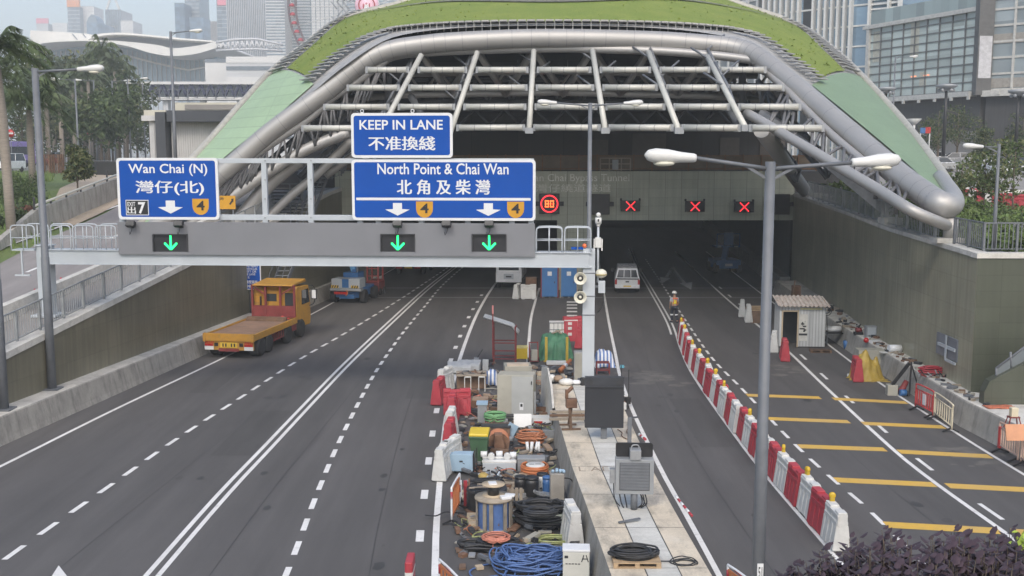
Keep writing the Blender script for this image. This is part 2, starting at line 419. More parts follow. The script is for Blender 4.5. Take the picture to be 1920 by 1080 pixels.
LN = {
 'L': [(-18.5, 8), (-16.6, 24), (-15.71, 31.8), (-14.92, 39.18), (-13.62, 49.2), (-12.11, 62.5), (-11.45, 70), (-10.9, 77), (-8.2, 110)],
 'A': [(-12.9, 8), (-12.2, 20), (-11.95, 25.14), (-11.62, 30.04), (-11.3, 34.95), (-10.69, 41.22), (-9.9, 49.33), (-8.91, 56.76), (-7.62, 67.98), (-6.58, 78.2), (-3.5, 110)],
 'D2': [(-8.2, 8), (-8.18, 23.24), (-8.14, 29.2), (-8.0, 33.9), (-7.84, 39.44), (-7.55, 48.2), (-6.95, 60), (-6.05, 75.69), (-4.9, 90), (-3.2, 110)],
 'B': [(-4.5, 8), (-4.95, 18), (-5.16, 23.55), (-5.52, 29.44), (-5.8, 35.78), (-6.0, 45), (-5.95, 52), (-5.82, 58), (-5.5, 66.76), (-4.95, 80), (-3, 105)],
 'C': [(-1.2, 8), (-1.6, 20), (-1.75, 23.24), (-2.0, 27.61), (-2.4, 38.19), (-2.46, 47.91), (-2.21, 60.27), (-1.77, 70.28), (-1.2, 79.22), (0.8, 110)],
 'D': [(0.72, 46), (0.76, 49.59), (0.89, 54.75), (1.13, 62.08), (1.6, 70.28), (2.1, 78)],
 'E': [(4.9, 6), (4.76, 18), (4.71, 23.33), (4.62, 27.74), (4.53, 31.41), (4.51, 38.68), (4.66, 45), (5.0, 51), (5.55, 60.5), (6.17, 70.28), (6.9, 82), (8.9, 112)],
 'F': [(7.8, 8), (7.66, 20), (7.56, 24.92), (7.44, 32.91), (7.7, 44.98), (8.2, 52), (8.99, 60.46), (9.9, 76), (10.8, 92), (12.3, 112)],
 'G': None,
 'H': [(12.9, 12), (12.6, 22), (12.5, 25.61), (12.33, 30.71), (12.42, 34.68), (12.95, 43.69), (13.47, 51.68), (13.95, 63.14), (14.55, 76), (16.4, 110)],
 'I': [(15.9, 15), (15.5, 25), (15.32, 30.97), (15.28, 35.92), (15.42, 43.9), (15.93, 52.87), (16.5, 62), (17.3, 75), (19.8, 115)]}
G_px = [(1668, 994), (1558, 896), (1480, 823), (1391, 729), (1330, 665), (1275, 585)]
LN['G'] = [(9.5, 10)] + [tuple(gz(*p)[:2]) for p in G_px] + [(10.95, 76), (12.4, 100)]
SM = {k: [Vector((*p, 0)) for p in spline([(x, y, 0) for x, y in v], 12)] for k, v in LN.items()}
def XLN(k, Y): return pl([(p.x, p.y) for p in SM[k]], Y, 1, 0)
mk = MB()
def stripe(k, y0, y1, w, off=0.0, m=m_white_line, z=0.006):
    ys_ = [y0 + (y1 - y0) * i / max(1, int((y1 - y0) / 1.2)) for i in range(max(1, int((y1 - y0) / 1.2)) + 1)]
    rows = []
    for y in ys_:
        x = XLN(k, y); x2 = XLN(k, y + 0.2); a = math.atan2(x2 - x, 0.2); ww = w / cos(a)
        rows.append([(x + off - ww / 2, y, z), (x + off + ww / 2, y, z)])
    mk.m(m).grid(rows, False)
stripe('L', 10, 105, 0.14); stripe('D2', 10, 105, 0.13, -0.14); stripe('D2', 10, 105, 0.13, 0.14)
stripe('C', 10, 105, 0.17); stripe('D', 46, 76, 0.15); stripe('E', 10, 108, 0.14); stripe('F', 56, 108, 0.11, -0.13); stripe('F', 10, 108, 0.11, 0.13)
stripe('H', 12, 105, 0.14); stripe('I', 15, 105, 0.12)
def dashes(k, y0, y1, pitch, ln, w, off=0.0):
    y = y0
    while y < y1: stripe(k, y, y + ln, w, off); y += pitch
dashes('A', 12.6, 98, 1.66, 0.92, 0.15); dashes('B', 12.9, 98, 1.66, 0.9, 0.15)
dashes('G', 13, 98, 1.7, 0.95, 0.12); dashes('C', 12.2, 72, 3.3, 0.8, 0.2, -0.4); dashes('H', 22.6, 78, 4.4, 1.3, 0.13, 0.42)
def bar(x0, y0, x1, y1, w, m=m_yellow_line):
    mk.m(m).add([(x0, y0 - w / 2, 0.007), (x1, y1 - w / 2, 0.007), (x1, y1 + w / 2, 0.007), (x0, y0 + w / 2, 0.007)], [(0, 1, 2, 3)])
for (a, b_, c, d) in [(1400, 741, 1538, 746), (1562, 748, 1700, 755), (1440, 785, 1592, 791), (1617, 794, 1770, 801), (1498, 837, 1660, 843), (1685, 847, 1857, 856),
                      (1566, 900, 1752, 909), (1776, 911, 1935, 919), (1660, 984, 1875, 996), (1902, 998, 2150, 1012), (1770, 1095, 2010, 1108)]:
    p, q = gz(a, b_), gz(c, d); bar(p.x, p.y, q.x, q.y, 0.48)
def gpoly(pts, m=m_white_line, z=0.007): mk.m(m).add([gz(*p, z) for p in pts], [list(range(len(pts)))])
gpoly([(110, 1060), (95, 1083), (128, 1083)])                    # arrow tip at the frame's lower left
for (bx0, by0) in [(1240, 527)]:                                # split arrow at the tunnel mouth
    gpoly([(1258, 501), (1262, 501), (1253, 520), (1247, 519)]); gpoly([(1237, 519), (1257, 522), (1241, 531)])
    gpoly([(1258, 501), (1263, 501), (1287, 531), (1281, 532)]); gpoly([(1274, 531), (1298, 529), (1296, 543)])
for y in (565, 570.5, 576.5, 583, 590.5): gpoly([(1063, y), (1082, y), (1082.5, y + 2.4), (1062.5, y + 2.4)])
struct('road_markings', mk)
mb = MB(); rnd = random.Random(9); m_seam = mat('tar_seam', (0.045, 0.044, 0.043), 0.7); m_pat = asphalt('newer_asphalt', (0.074, 0.070, 0.068)); m_dust = mat('dusty_road', (0.12, 0.113, 0.104), 0.9, 0, 0.25, 2.5)
mk = mb
for k, off in (('A', 1.55), ('D2', 1.3), ('C', -1.5), ('F', -1.6), ('H', -1.5)):     # paving seams and drips along the lanes
    stripe(k, 10, 76, 0.025, off, m_seam, 0.0035)
    for _ in range(13):
        y = rnd.uniform(22, 72); x = XLN(k, y) + off * 0.9 + rnd.gauss(0, .35); r = rnd.uniform(.04, .2); mb.m(m_seam if rnd.random() < .6 else m_pat); mb.add([(x + r * cos(a) * rnd.uniform(.6, 1.1), y + r * 1.6 * sin(a) * rnd.uniform(.6, 1.1), 0.0038) for a in [i * PI / 4 for i in range(8)]], [list(range(8))])
for (x0, y0, w, l) in ((-9.6, 33, 1.3, 6), (-4.2, 41, 1.2, 4.5), (-13, 42, 1.0, 5), (6.2, 34, 1.1, 7), (13.9, 39, 1.2, 5)): mb.m(m_pat).add([(x0, y0, .0032), (x0 + w, y0, .0032), (x0 + w * 1.02, y0 + l, .0032), (x0 - .03, y0 + l, .0032)], [(0, 1, 2, 3)])
for (cx, cy, r, n) in ((5.6, 45.4, 1.0, 26), (6.6, 44.6, .8, 18), (12.6, 46.5, 1.0, 16), (14.4, 33.2, .9, 18)):
    for _ in range(n):
        x, y, q = cx + rnd.gauss(0, r * .6), cy + rnd.gauss(0, r * .7), rnd.uniform(.08, .4); mb.m(m_dust).add([(x + q * 1.6 * cos(a) * rnd.uniform(.5, 1), y + q * sin(a) * rnd.uniform(.5, 1), 0.0036 + rnd.random() * .0003) for a in [i * PI / 4 for i in range(8)]], [list(range(8))])
struct('road_wear', mb)
mb = MB(); mb.m(mat('drain_grating', (0.18, 0.18, 0.175), 0.7, 0.2, 0.3, 8))
for (y, w) in ((gz(960, 540).y, 0.5), (gz(960, 558).y, 0.45)):
    mb.add([(-13, y - w / 2, 0.004), (18.3, y - w / 2, 0.004), (18.3, y + w / 2, 0.004), (-13, y + w / 2, 0.004)], [(0, 1, 2, 3)])
struct('drain_channels', mb)
# banks either side and the land beyond
def bank(fx, sgn, f, y0, y1, xo, m, name):
    mb = MB(); mb.m(m); ys_ = [y0 + (y1 - y0) * i / 24 for i in range(25)]
    mb.grid([[(fx(y) + sgn * 0.25, y, f(y) - 0.05), (fx(y) + sgn * 9, y, f(y) - 0.05), (xo, y, f(y) - 0.05)] for y in ys_], False)
    return struct(name, mb)
bank(lambda y: XL(y), -1, zl, 14, 124, -160, m_verge, 'left_bank_ground')
bank(lambda y: XR(max(38.2, y)), 1, zr, 38.6, 125, 260, m_verge, 'right_bank_ground')
mb = MB(); mb.m(m_far)
mb.add([(-3200, 118, 7.5), (3200, 118, 7.5), (3200, 5200, 7.5), (-3200, 5200, 7.5)], [(0, 1, 2, 3)])
struct('distant_ground', mb)

# ================================================================ LEFT RETAINING WALL, KERB AND SLIP ROAD
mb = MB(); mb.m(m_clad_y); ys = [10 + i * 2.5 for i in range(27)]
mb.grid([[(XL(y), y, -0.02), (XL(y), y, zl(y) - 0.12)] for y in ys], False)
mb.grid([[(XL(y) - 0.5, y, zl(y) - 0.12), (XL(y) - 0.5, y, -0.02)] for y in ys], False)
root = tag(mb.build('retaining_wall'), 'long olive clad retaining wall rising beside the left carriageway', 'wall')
mb = MB(); mb.m(m_conc_top)
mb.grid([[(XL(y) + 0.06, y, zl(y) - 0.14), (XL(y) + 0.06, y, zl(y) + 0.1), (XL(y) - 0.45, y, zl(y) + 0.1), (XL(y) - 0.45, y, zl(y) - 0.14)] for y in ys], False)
mb.build('coping', root)
def kerb_wall(name, label, fx, back, sgn, y0, y1, hgt=0.9):
    mb = MB(); n = int((y1 - y0) / 1.5); rows = []
    for i in range(n + 1):
        y = lerp(y0, y1, i / n); x = fx(y)
        rows.append([(x, y, 0), (x - sgn * 0.06, y, 0.18), (x - sgn * 0.2, y, hgt - 0.04), (x - sgn * 0.24, y, hgt)])
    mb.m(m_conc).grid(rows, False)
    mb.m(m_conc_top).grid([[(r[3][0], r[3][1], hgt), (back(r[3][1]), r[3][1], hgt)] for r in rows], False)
    for r in (rows[0], rows[-1]):
        y = r[0][1]; mb.m(m_conc).add([*r, (back(y), y, hgt), (back(y), y, 0)], [(0, 1, 2, 3, 4, 5)])
    return tag(mb.build(name), label, 'barrier')
kerb_wall('concrete_barrier', 'streaky concrete barrier running along the foot of the left olive wall', CBL, XL, 1, 12, 73)
kerb_wall('concrete_barrier', 'streaky concrete barrier along the foot of the right olive wall', CBR, lambda y: (XR(y) if y >= 38.2 else 19.5), -1, 14, 73)
# slip road
PRK = lambda Y: XL(Y) - 2.6                                    # roadside parapet of the slip road
mb = MB(); mb.m(m_asph2); ys_ = [14 + i * 2.5 for i in range(27)]
pL = [onl(0, 515), onl(218, 402)]                               # far edge of the slip road
farx = lambda Y: pl([(p.x, p.y) for p in sorted([onl(-300, 690), onl(0, 500), onl(100, 448), onl(218, 395), onl(330, 345)], key=lambda p: p.y)], Y, 1, 0)
mb.grid([[(PRK(y) - 0.1, y, zl(y) + 0.012), (farx(y) - 0.3, y, zl(y) + 0.012)] for y in ys_], False)
struct('slip_road', mb)
mb = MB(); mb.m(m_paving)
mb.grid([[(XL(y) - 0.4, y, zl(y) + 0.03), (PRK(y), y, zl(y) + 0.03)] for y in ys_], False)
struct('footpath', mb)
mb = MB(); mb.m(m_white_line)
p0, p1 = onl(0, 466), onl(218, 387); q0 = p0 + (p0 - p1) * 0.5; q1 = p1 + (p1 - p0) * 0.3
def lstripe(a, b, w):
    n = 12; mb.grid([[(lerp(a.x, b.x, i / n) - w, lerp(a.y, b.y, i / n), zl(lerp(a.y, b.y, i / n)) + 0.02), (lerp(a.x, b.x, i / n) + w, lerp(a.y, b.y, i / n), zl(lerp(a.y, b.y, i / n)) + 0.02)] for i in range(n + 1)], False)
lstripe(q0, q1, 0.11)
a, b_ = onl(50, 511), onl(72, 502); lstripe(a, b_, 0.09); d_ = b_ - a
for k in (1, 2, 3, -1): lstripe(a + d_ * 4 * k, b_ + d_ * 4 * k, 0.09)
struct('slip_road_markings', mb)
mb = MB(); mb.m(m_conc_top); ys_ = [20 + i * 1.5 for i in range(31)]
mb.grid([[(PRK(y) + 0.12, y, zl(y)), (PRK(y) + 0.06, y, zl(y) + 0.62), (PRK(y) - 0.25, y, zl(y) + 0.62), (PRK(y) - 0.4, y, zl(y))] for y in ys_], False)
tag(mb.build('parapet'), 'low concrete parapet between the slip road and the footpath', 'parapet')
# far side wall of the slip road, with its pipe rail, and sandy lot behind
fw = [onl(-20, 480), onl(10, 462), onl(72, 436), onl(218, 372), onl(300, 337)]
fw = [p for p in fw]
mb = MB(); mb.m(stained('grimy_concrete', (0.33, 0.315, 0.285), (0.12, 0.115, 0.10)))
rows = []
for i, p in enumerate(fw):
    h_ = 0.25 if i == 0 else 0.5 if i == 1 else 1.25
    rows.append([(p.x + 0.1, p.y, p.z), (p.x, p.y, p.z + h_), (p.x - 0.35, p.y + 0.1, p.z + h_), (p.x - 0.4, p.y + 0.1, p.z - 0.2)])
mb.grid(rows, False)
root = tag(mb.build('roadside_wall'), 'grimy low concrete wall on the far side of the slip road', 'wall')
mb = MB(); mb.m(m_pipe)
rl = [Vector((p.x - 0.15, p.y, p.z + 1.45)) for p in fw[2:]]; mb.tube(rl, 0.07, 8); mb.build('pipe_rail', root)
mb = MB(); mb.m(m_dark)
for i in range(12):
    t_ = i / 11 * (len(rl) - 1); k = min(int(t_), len(rl) - 2); p = rl[k].lerp(rl[k + 1], t_ - k); mb.beam(p - Vector((0, 0, 0.3)), p + Vector((0, 0, 0.02 if i % 5 else 0.5)), 0.09, 0.09)
mb.build('rail_post', root)
mb = MB(); mb.m(m_dirt)
lot = [onl(86, 425), onl(218, 366), onl(300, 330), onl(300, 303), onl(185, 303), onl(120, 335), onl(98, 385)]
ly = [lot[0].y + (112 - lot[0].y) * i / 14 for i in range(15)]
mb.grid([[(lerp(farx(min(y, 74)) - .5 if y < 74 else farx(74) - .5 + (y - 74) * -.1, at(lerp(92, 175, sstep(lot[0].y, 110, y)), 300, y).x, k / 3), y, zl(y) + 0.03) for k in range(4)] for y in ly], False)
struct('sandy_lot', mb)
# ================================================================ RIGHT RETAINING WALL
mb = MB(); ys = [38.2, 41, 44, 47, 49, 53, 57, 62, 68, 75]
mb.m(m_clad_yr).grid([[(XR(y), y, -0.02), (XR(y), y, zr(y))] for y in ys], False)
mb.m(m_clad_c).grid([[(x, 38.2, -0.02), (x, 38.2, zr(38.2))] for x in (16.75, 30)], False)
root = tag(mb.build('retaining_wall'), 'olive clad retaining wall with a sharp corner on the right side', 'wall')
mb = MB(); mb.m(m_conc_top)
mb.grid([[(XR(y) - 0.05, y, zr(y) - 0.1), (XR(y) - 0.05, y, zr(y) + 0.08), (XR(y) + 0.5, y, zr(y) + 0.08), (XR(y) + 0.5, y, zr(y) - 0.1)] for y in ys], False)
mb.bx(16.7, 30, 38.15, 38.7, zr(38.2) - 0.1, zr(38.2) + 0.08)
mb.build('coping', root)
# wing wall in front of the corner
p = [gz(1846, 735, 0.9), at(1850, 728, 35.5), at(1925, 690, 35.5)]
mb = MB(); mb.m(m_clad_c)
b0 = at(1846, 735, 36.2); 
mb.prism([(b0.x, 0.0), (b0.x, b0.z), (at(1856, 715, 36.2).x, at(1856, 715, 36.2).z), (at(2000, 640, 36.2).x, at(2000, 640, 36.2).z), (26, 4), (26, 0)], 36.2, 36.6)
root = tag(mb.build('wing_wall'), 'sloping olive wing wall in front of the right wall corner', 'wall')
mb = MB(); mb.m(m_galv); q = [at(1868, 712, 36.4), at(1868, 690, 36.4), at(1895, 660, 36.4), at(1895, 690, 36.4), at(1990, 600, 36.4), at(1990, 650, 36.4)]
for a, b_ in ((0, 1), (3, 2), (1, 4)): mb.cyl(q[a], q[b_], 0.04, n=8)
mb.build('handrail', root)
mb = MB(); mb.m(glass('grey_rail_glass', (0.16, 0.18, 0.19), 0.2, 0.2)); mb.prism([(q[0].x, q[0].z), (q[1].x, q[1].z - 0.05), (q[4].x, q[4].z - 0.05), (q[5].x, q[5].z)], 36.38, 36.42); mb.build('rail_panel', root)

# ================================================================ MEDIAN ISLAND
MLx = lambda y: pl([(10, 2.3), (21, 2.05), (25.8, 1.83), (28.6, 1.68), (36.1, 1.46), (41, 1.36)], y)
MRx = lambda y: pl([(10, 4.4), (21, 4.12), (23.9, 4.0), (27.9, 3.86), (41, 3.8)], y)
mb = MB(); ys = [10, 14, 18, 21, 23.9, 25.8, 28.6, 32, 36, 39.5]
mb.m(m_conc).grid([[(MLx(y) - 0.12, y, 0), (MLx(y) - 0.1, y, 0.15), (MLx(y), y, 0.9)] for y in ys], False)
mb.grid([[(MRx(y) + 0.1, y, 0), (MRx(y), y, 0.9)] for y in ys], False)
mb.m(m_slab); mb.grid([[(MLx(y), y, 0.9), (lerp(MLx(y), MRx(y), 0.36), y, 0.9)] for y in ys], False)
mb.grid([[(lerp(MLx(y), MRx(y), 0.70), y, 0.9), (MRx(y), y, 0.9)] for y in ys], False)
mb.m(m_cover).grid([[(lerp(MLx(y), MRx(y), 0.36), y, 0.9), (lerp(MLx(y), MRx(y), 0.70), y, 0.9)] for y in ys], False)
mb.m(m_conc).add([(MLx(39.5), 39.5, 0.9), (MLx(39.5) - 0.1, 39.5, 0), (2.6, 41.2, 0), (2.6, 41, 0.7), (MRx(39.5) + 0.1, 39.5, 0), (MRx(39.5), 39.5, 0.9)], [(0, 1, 2, 3), (3, 2, 4, 5), (0, 3, 5)])
mb.m(m_dark)                                                    # joints of the slabs
for f_ in (0.36, 0.70): mb.grid([[(lerp(MLx(y), MRx(y), f_) - 0.012, y, 0.903), (lerp(MLx(y), MRx(y), f_) + 0.012, y, 0.903)] for y in ys], False)
for k in range(9):
    y = 19 + k * 2.45; mb.add([(MLx(y), y, 0.903), (MLx(y), y + 0.02, 0.903), (MRx(y), y + 0.02, 0.903), (MRx(y), y, 0.903)], [(0, 1, 2, 3)])
tag(mb.build('median_island'), 'raised concrete median island between the two carriageways', 'median')
# curved end slab standing at the nose of the median
mb = MB(); mb.m(m_conc_top)
P_ = [(1.12, 39.6), (1.28, 38.4), (1.36, 37), (1.38, 35.6)]; hh = [1.55, 1.75, 1.4, 0.92]
mb.grid([[(x - 0.05, y, 0), (x, y, h_), (x + 0.07, y, h_), (x + 0.07, y, 0)] for (x, y), h_ in zip(P_, hh)], False, True)
tag(mb.build('curved_slab'), 'curved pale concrete end slab leaning at the nose of the median', 'slab')

# ================================================================ TUNNEL AND PORTAL
Zp0 = at(1300, 413, 75).z; Zp1 = at(1300, 321, 75).z
mb = MB(); X0, X1 = -12.4, 19.8
cx0, cx1 = at(1045, 440, 75).x, at(1110, 440, 75).x
zl0 = at(1020, 412, 75).z
mb.m(m_clad_x).bx(X0, X1, 75, 75.8, Zp0, Zp1)
mb.bx(cx0, cx1, 75.003, 75.79, 0, Zp0)
root = tag(mb.build('tunnel_portal'), 'olive panelled tunnel portal with two dark bores and raised lettering', 'tunnel portal')
mb = MB(); mb.m(mat('portal_letter_metal', (0.58, 0.59, 0.54), 0.35, 0.4))
a, b_ = at(905, 326, 74.96), at(1180, 341, 74.96); letters(mb, 'Central - Wan Chai Bypass Tunnel', a.x, b_.x, b_.z - 0.12, a.z, 74.96)
a, b_ = at(935, 345, 74.96), at(1145, 360, 74.96); letters(mb, '中環及灣仔繞道隧道', a.x, b_.x, b_.z, a.z, 74.96)
mb.build('lettering', root)
mb = MB(); mb.m(m_black)
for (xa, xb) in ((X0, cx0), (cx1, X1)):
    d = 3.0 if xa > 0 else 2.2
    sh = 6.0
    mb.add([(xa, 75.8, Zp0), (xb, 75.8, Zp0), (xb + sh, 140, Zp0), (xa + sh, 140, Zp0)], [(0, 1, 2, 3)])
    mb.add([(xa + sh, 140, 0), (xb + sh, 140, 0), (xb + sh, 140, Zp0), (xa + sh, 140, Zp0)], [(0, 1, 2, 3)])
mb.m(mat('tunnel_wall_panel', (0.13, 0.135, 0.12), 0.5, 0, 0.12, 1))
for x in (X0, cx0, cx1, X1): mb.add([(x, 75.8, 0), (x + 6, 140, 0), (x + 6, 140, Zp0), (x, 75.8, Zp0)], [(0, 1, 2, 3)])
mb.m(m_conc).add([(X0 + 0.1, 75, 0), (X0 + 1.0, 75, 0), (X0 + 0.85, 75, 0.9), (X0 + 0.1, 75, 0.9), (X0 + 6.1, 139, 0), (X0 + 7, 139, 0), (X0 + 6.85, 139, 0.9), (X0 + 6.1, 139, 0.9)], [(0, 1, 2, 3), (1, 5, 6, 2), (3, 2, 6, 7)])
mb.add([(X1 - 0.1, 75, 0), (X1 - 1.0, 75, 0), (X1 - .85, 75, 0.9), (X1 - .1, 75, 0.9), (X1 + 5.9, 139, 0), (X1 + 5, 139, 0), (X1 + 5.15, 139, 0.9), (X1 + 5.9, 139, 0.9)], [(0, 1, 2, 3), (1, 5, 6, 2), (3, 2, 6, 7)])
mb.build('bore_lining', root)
# deck over the tunnel mouth, dark back wall under the canopy
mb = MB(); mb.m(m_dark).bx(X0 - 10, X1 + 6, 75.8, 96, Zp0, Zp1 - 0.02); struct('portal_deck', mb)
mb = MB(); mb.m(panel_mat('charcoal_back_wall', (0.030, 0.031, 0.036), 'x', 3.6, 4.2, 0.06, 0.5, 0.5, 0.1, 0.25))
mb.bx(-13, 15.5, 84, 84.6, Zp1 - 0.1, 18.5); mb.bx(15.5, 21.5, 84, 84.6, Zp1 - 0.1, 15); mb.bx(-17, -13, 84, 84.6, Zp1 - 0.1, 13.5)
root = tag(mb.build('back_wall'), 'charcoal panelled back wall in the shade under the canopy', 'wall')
mb = MB(); mb.m(mat('brown_door_panel', (0.12, 0.105, 0.095), 0.6))
for (xa, xb, yt, yb) in ((1186, 1248, 250, 320), (1110, 1140, 262, 300), (1350, 1385, 258, 320), (1425, 1470, 262, 320)):
    a, b_ = at(xa, yt, 83.95), at(xb, yb, 83.95); mb.bx(a.x, b_.x, 83.93, 84.02, max(b_.z, Zp1 - 0.05), a.z)
mb.build('wall_panel', root)
# site fence on top of the portal
root = thing('site_fence', 'brown mesh site fence standing on top of the tunnel portal', 'fence', (0, 76.3, Zp1))
mb = MB(); mb.m(mat('brown_mesh', (0.16, 0.125, 0.09), 0.8, 0, 0.2, 1)); a, b_ = at(640, 292, 76.3), at(1530, 319, 76.3)
mb.bx(a.x, b_.x, -0.01, 0.01, 0.06, a.z - Zp1); mb.build('mesh_panel', root)
mb = MB(); mb.m(mat('rusty_post', (0.20, 0.105, 0.055), 0.8, 0, 0.3, 6))
n = 26
for i in range(n + 1): x = lerp(a.x, b_.x, i / n); mb.bx(x - 0.04, x + 0.04, -0.08, -0.012, 0, a.z - Zp1 + 0.1)
for z in (0.15, a.z - Zp1): mb.bx(a.x, b_.x, -0.06, -0.02, z - 0.03, z + 0.03)
mb.build('fence_post', root)
mb = MB(); mb.m(mat('cream_frame', (0.33, 0.27, 0.20), 0.7)); c0, c1 = at(1126, 292, 76), at(1182, 316, 76)
for x in (c0.x, lerp(c0.x, c1.x, .3), lerp(c0.x, c1.x, .7), c1.x): mb.bx(x - 0.04, x + 0.04, 0.06, 0.12, 0, c0.z - c1.z)
for z in (0.1, 0.5, c0.z - c1.z): mb.bx(c0.x, c1.x, 0.06, 0.12, z - 0.04, z + 0.04)
mb.m(m_grey_mid).bx(lerp(c0.x, c1.x, .4), lerp(c0.x, c1.x, .6), 0.05, 0.13, 0.1, 0.8)
o = mb.build('crowd_barrier', None, loc=(0, 75.95, Zp1 + 0.0)); tag(o, 'cream barrier frame on top of the portal above the lettering', 'barrier')
# ================================================================ CANOPY
def Yc(px, py): return 60 - (max(py, 72) - 72) * 0.0575 * sstep(900, 1500, px)
def cpt(px, py, dy=0.0): return at(px, py, Yc(px, py) + dy)
canopy = thing('canopy', 'huge leaf shaped tunnel canopy with green roof and silver steel arch', 'canopy', (0, 60, 7))
cb = canopy.location
def cbuild(mb, name, parent=None):
    mb.M = None
    for i, p in enumerate(mb.v): mb.v[i] = p - Vector(cb)
    return mb.build(name, parent or canopy)
ARCH = [(255, 458), (330, 395), (430, 313), (515, 241), (617, 168), (655, 136), (690, 111), (735, 93), (800, 83), (855, 78), (960, 73), (1040, 72), (1120, 73), (1240, 77), (1335, 84), (1375, 89), (1407, 99), (1440, 121), (1511, 178), (1600, 256), (1690, 332), (1738, 367), (1762, 383)]
arch = spline([cpt(*p) for p in ARCH], 7)
mb = MB(); mb.m(m_steel).tube(arch, 0.52, 24)
mb.m(mat('tube_joint', (0.23, 0.23, 0.24), 0.5, 0.3))
for i in range(4, len(arch) - 2, 3):
    d = (arch[i + 1] - arch[i - 1]).normalized(); mb.tube([arch[i] - d * 0.012, arch[i] + d * 0.012], 0.524, 24, cap=False)
cbuild(mb, 'arch_tube')
# rounded end joining the arch to the roof's outer edge beam, on a post
e0 = arch[-1]; ends = spline([arch[-4], e0, cpt(1779, 386, 0.25), cpt(1787, 376, 0.7), cpt(1779, 356, 1.2), cpt(1762, 332, 1.7)], 6)
mb = MB(); mb.m(m_steel).tube(ends, [0.52] * 8 + [lerp(0.54, 0.3, i / (len(ends) - 9)) for i in range(len(ends) - 8)], 20); cbuild(mb, 'arch_end')
# secondary chord tubes
def chord(pts, r, m=m_steel, dy=0.0, name='chord_tube', n=10):
    mb = MB(); mb.m(m).tube(spline([cpt(*p, dy) for p in pts], 5), r, n); return cbuild(mb, name)
chord([(715, 115), (745, 104), (790, 99), (890, 94), (1040, 91), (1120, 92), (1240, 96), (1330, 103), (1405, 112), (1420, 120)], 0.23, dy=0.3)
chord([(725, 112), (660, 160), (622, 185), (577, 225), (512, 268), (420, 335), (360, 385)], 0.22, dy=0.2)
chord([(1420, 118), (1470, 165), (1545, 240), (1600, 288), (1640, 320)], 0.2, dy=0.2)
mb = MB(); mb.m(m_steel).tube(spline([cpt(*p, -0.1) for p in [(1400, 212), (1480, 258), (1560, 305), (1640, 352), (1712, 396)]] + [Vector((XR(42) + .3, 42.0, zr(42) + .72))], 5), .24, 10); cbuild(mb, 'chord_tube')
chord([(655, 248), (575, 280), (500, 325), (430, 372), (350, 425)], 0.32, dy=0.4)
chord([(660, 262), (600, 322), (540, 372), (480, 432), (440, 480)], 0.26, dy=2)
chord([(690, 270), (610, 330)], 0.24, dy=5)
chord([(560, 300), (505, 345), (455, 405), (425, 450)], 0.42, dy=1.2)
mb = MB(); mb.m(m_steel).tube([at(1428, 243, 54), at(1512, 362, 72.5)], 0.42, 14); cbuild(mb, 'strut')
mb = MB(); mb.m(mat('box_brace_steel', (0.36, 0.36, 0.37), 0.45, 0.3)).beam(at(1530, 285, 54), at(1673, 402, 52.5), 0.45, 0.55); mb.beam(at(1425, 215, 56), at(1530, 285, 54), 0.5, 0.6); cbuild(mb, 'box_brace')
# louvre grid: rafters and purlins
TOP = [(790, 103), (895, 98), (1001, 95), (1111, 95), (1216, 98), (1326, 106)]
BOT = [(668, 330), (840, 262), (992, 245), (1135, 245), (1273, 245), (1398, 240)]
YG = lambda px, py: Yc(px, py) - 0.5 - (py - 95) * 0.02 * (1 - sstep(900, 1500, px))
mb = MB(); mb.m(m_pipe)
for i, (a, b_) in enumerate(zip(TOP, BOT)):
    o = MB(); o.m(m_pipe).cyl(at(*a, YG(*a)), at(*b_, YG(*b_)), 0.15, n=10)
    o.m(m_grey_mid); q = at(*b_, YG(*b_)); o.box(q + Vector((0, 0, 0.0)), (0.42, 0.36, 0.3)); cbuild(o, 'rafter')
for (y, xa, xb, dip) in ((131, 690, 1432, 0), (164, 655, 1466, 1), (200, 611, 1497, 1), (239, 570, 1540, 2)):
    cut = [xa]
    for (a, b_) in zip(TOP, BOT):
        x = a[0] + (b_[0] - a[0]) * (y - a[1]) / (b_[1] - a[1]); cut += [x - 13, x + 13]
    cut.append(xb); o = MB()
    for k in range(0, len(cut), 2):
        ya, yb = y - abs(cut[k] - 1050) / 400 * -dip * .6, y + abs(cut[k + 1] - 1050) / 400 * dip * .6
        p, q = at(cut[k], ya, YG(cut[k], ya) - 0.15), at(cut[k + 1], yb, YG(cut[k + 1], yb) - 0.15); o.m(m_pipe).cyl(p, q, 0.16, n=10)
        o.m(m_grey_mid)
        for c in (p, q): o.box(c + Vector((0, 0.25, 0)), (0.3, 0.5, 0.34))
        o.m(MC['tube_joint'])
        for j in (1, 2, 3):
            c = p.lerp(q, j / 4); d = (q - p).normalized() * 0.015; o.tube([c - d, c + d], 0.164, 10, cap=False)
    cbuild(o, 'purlin')
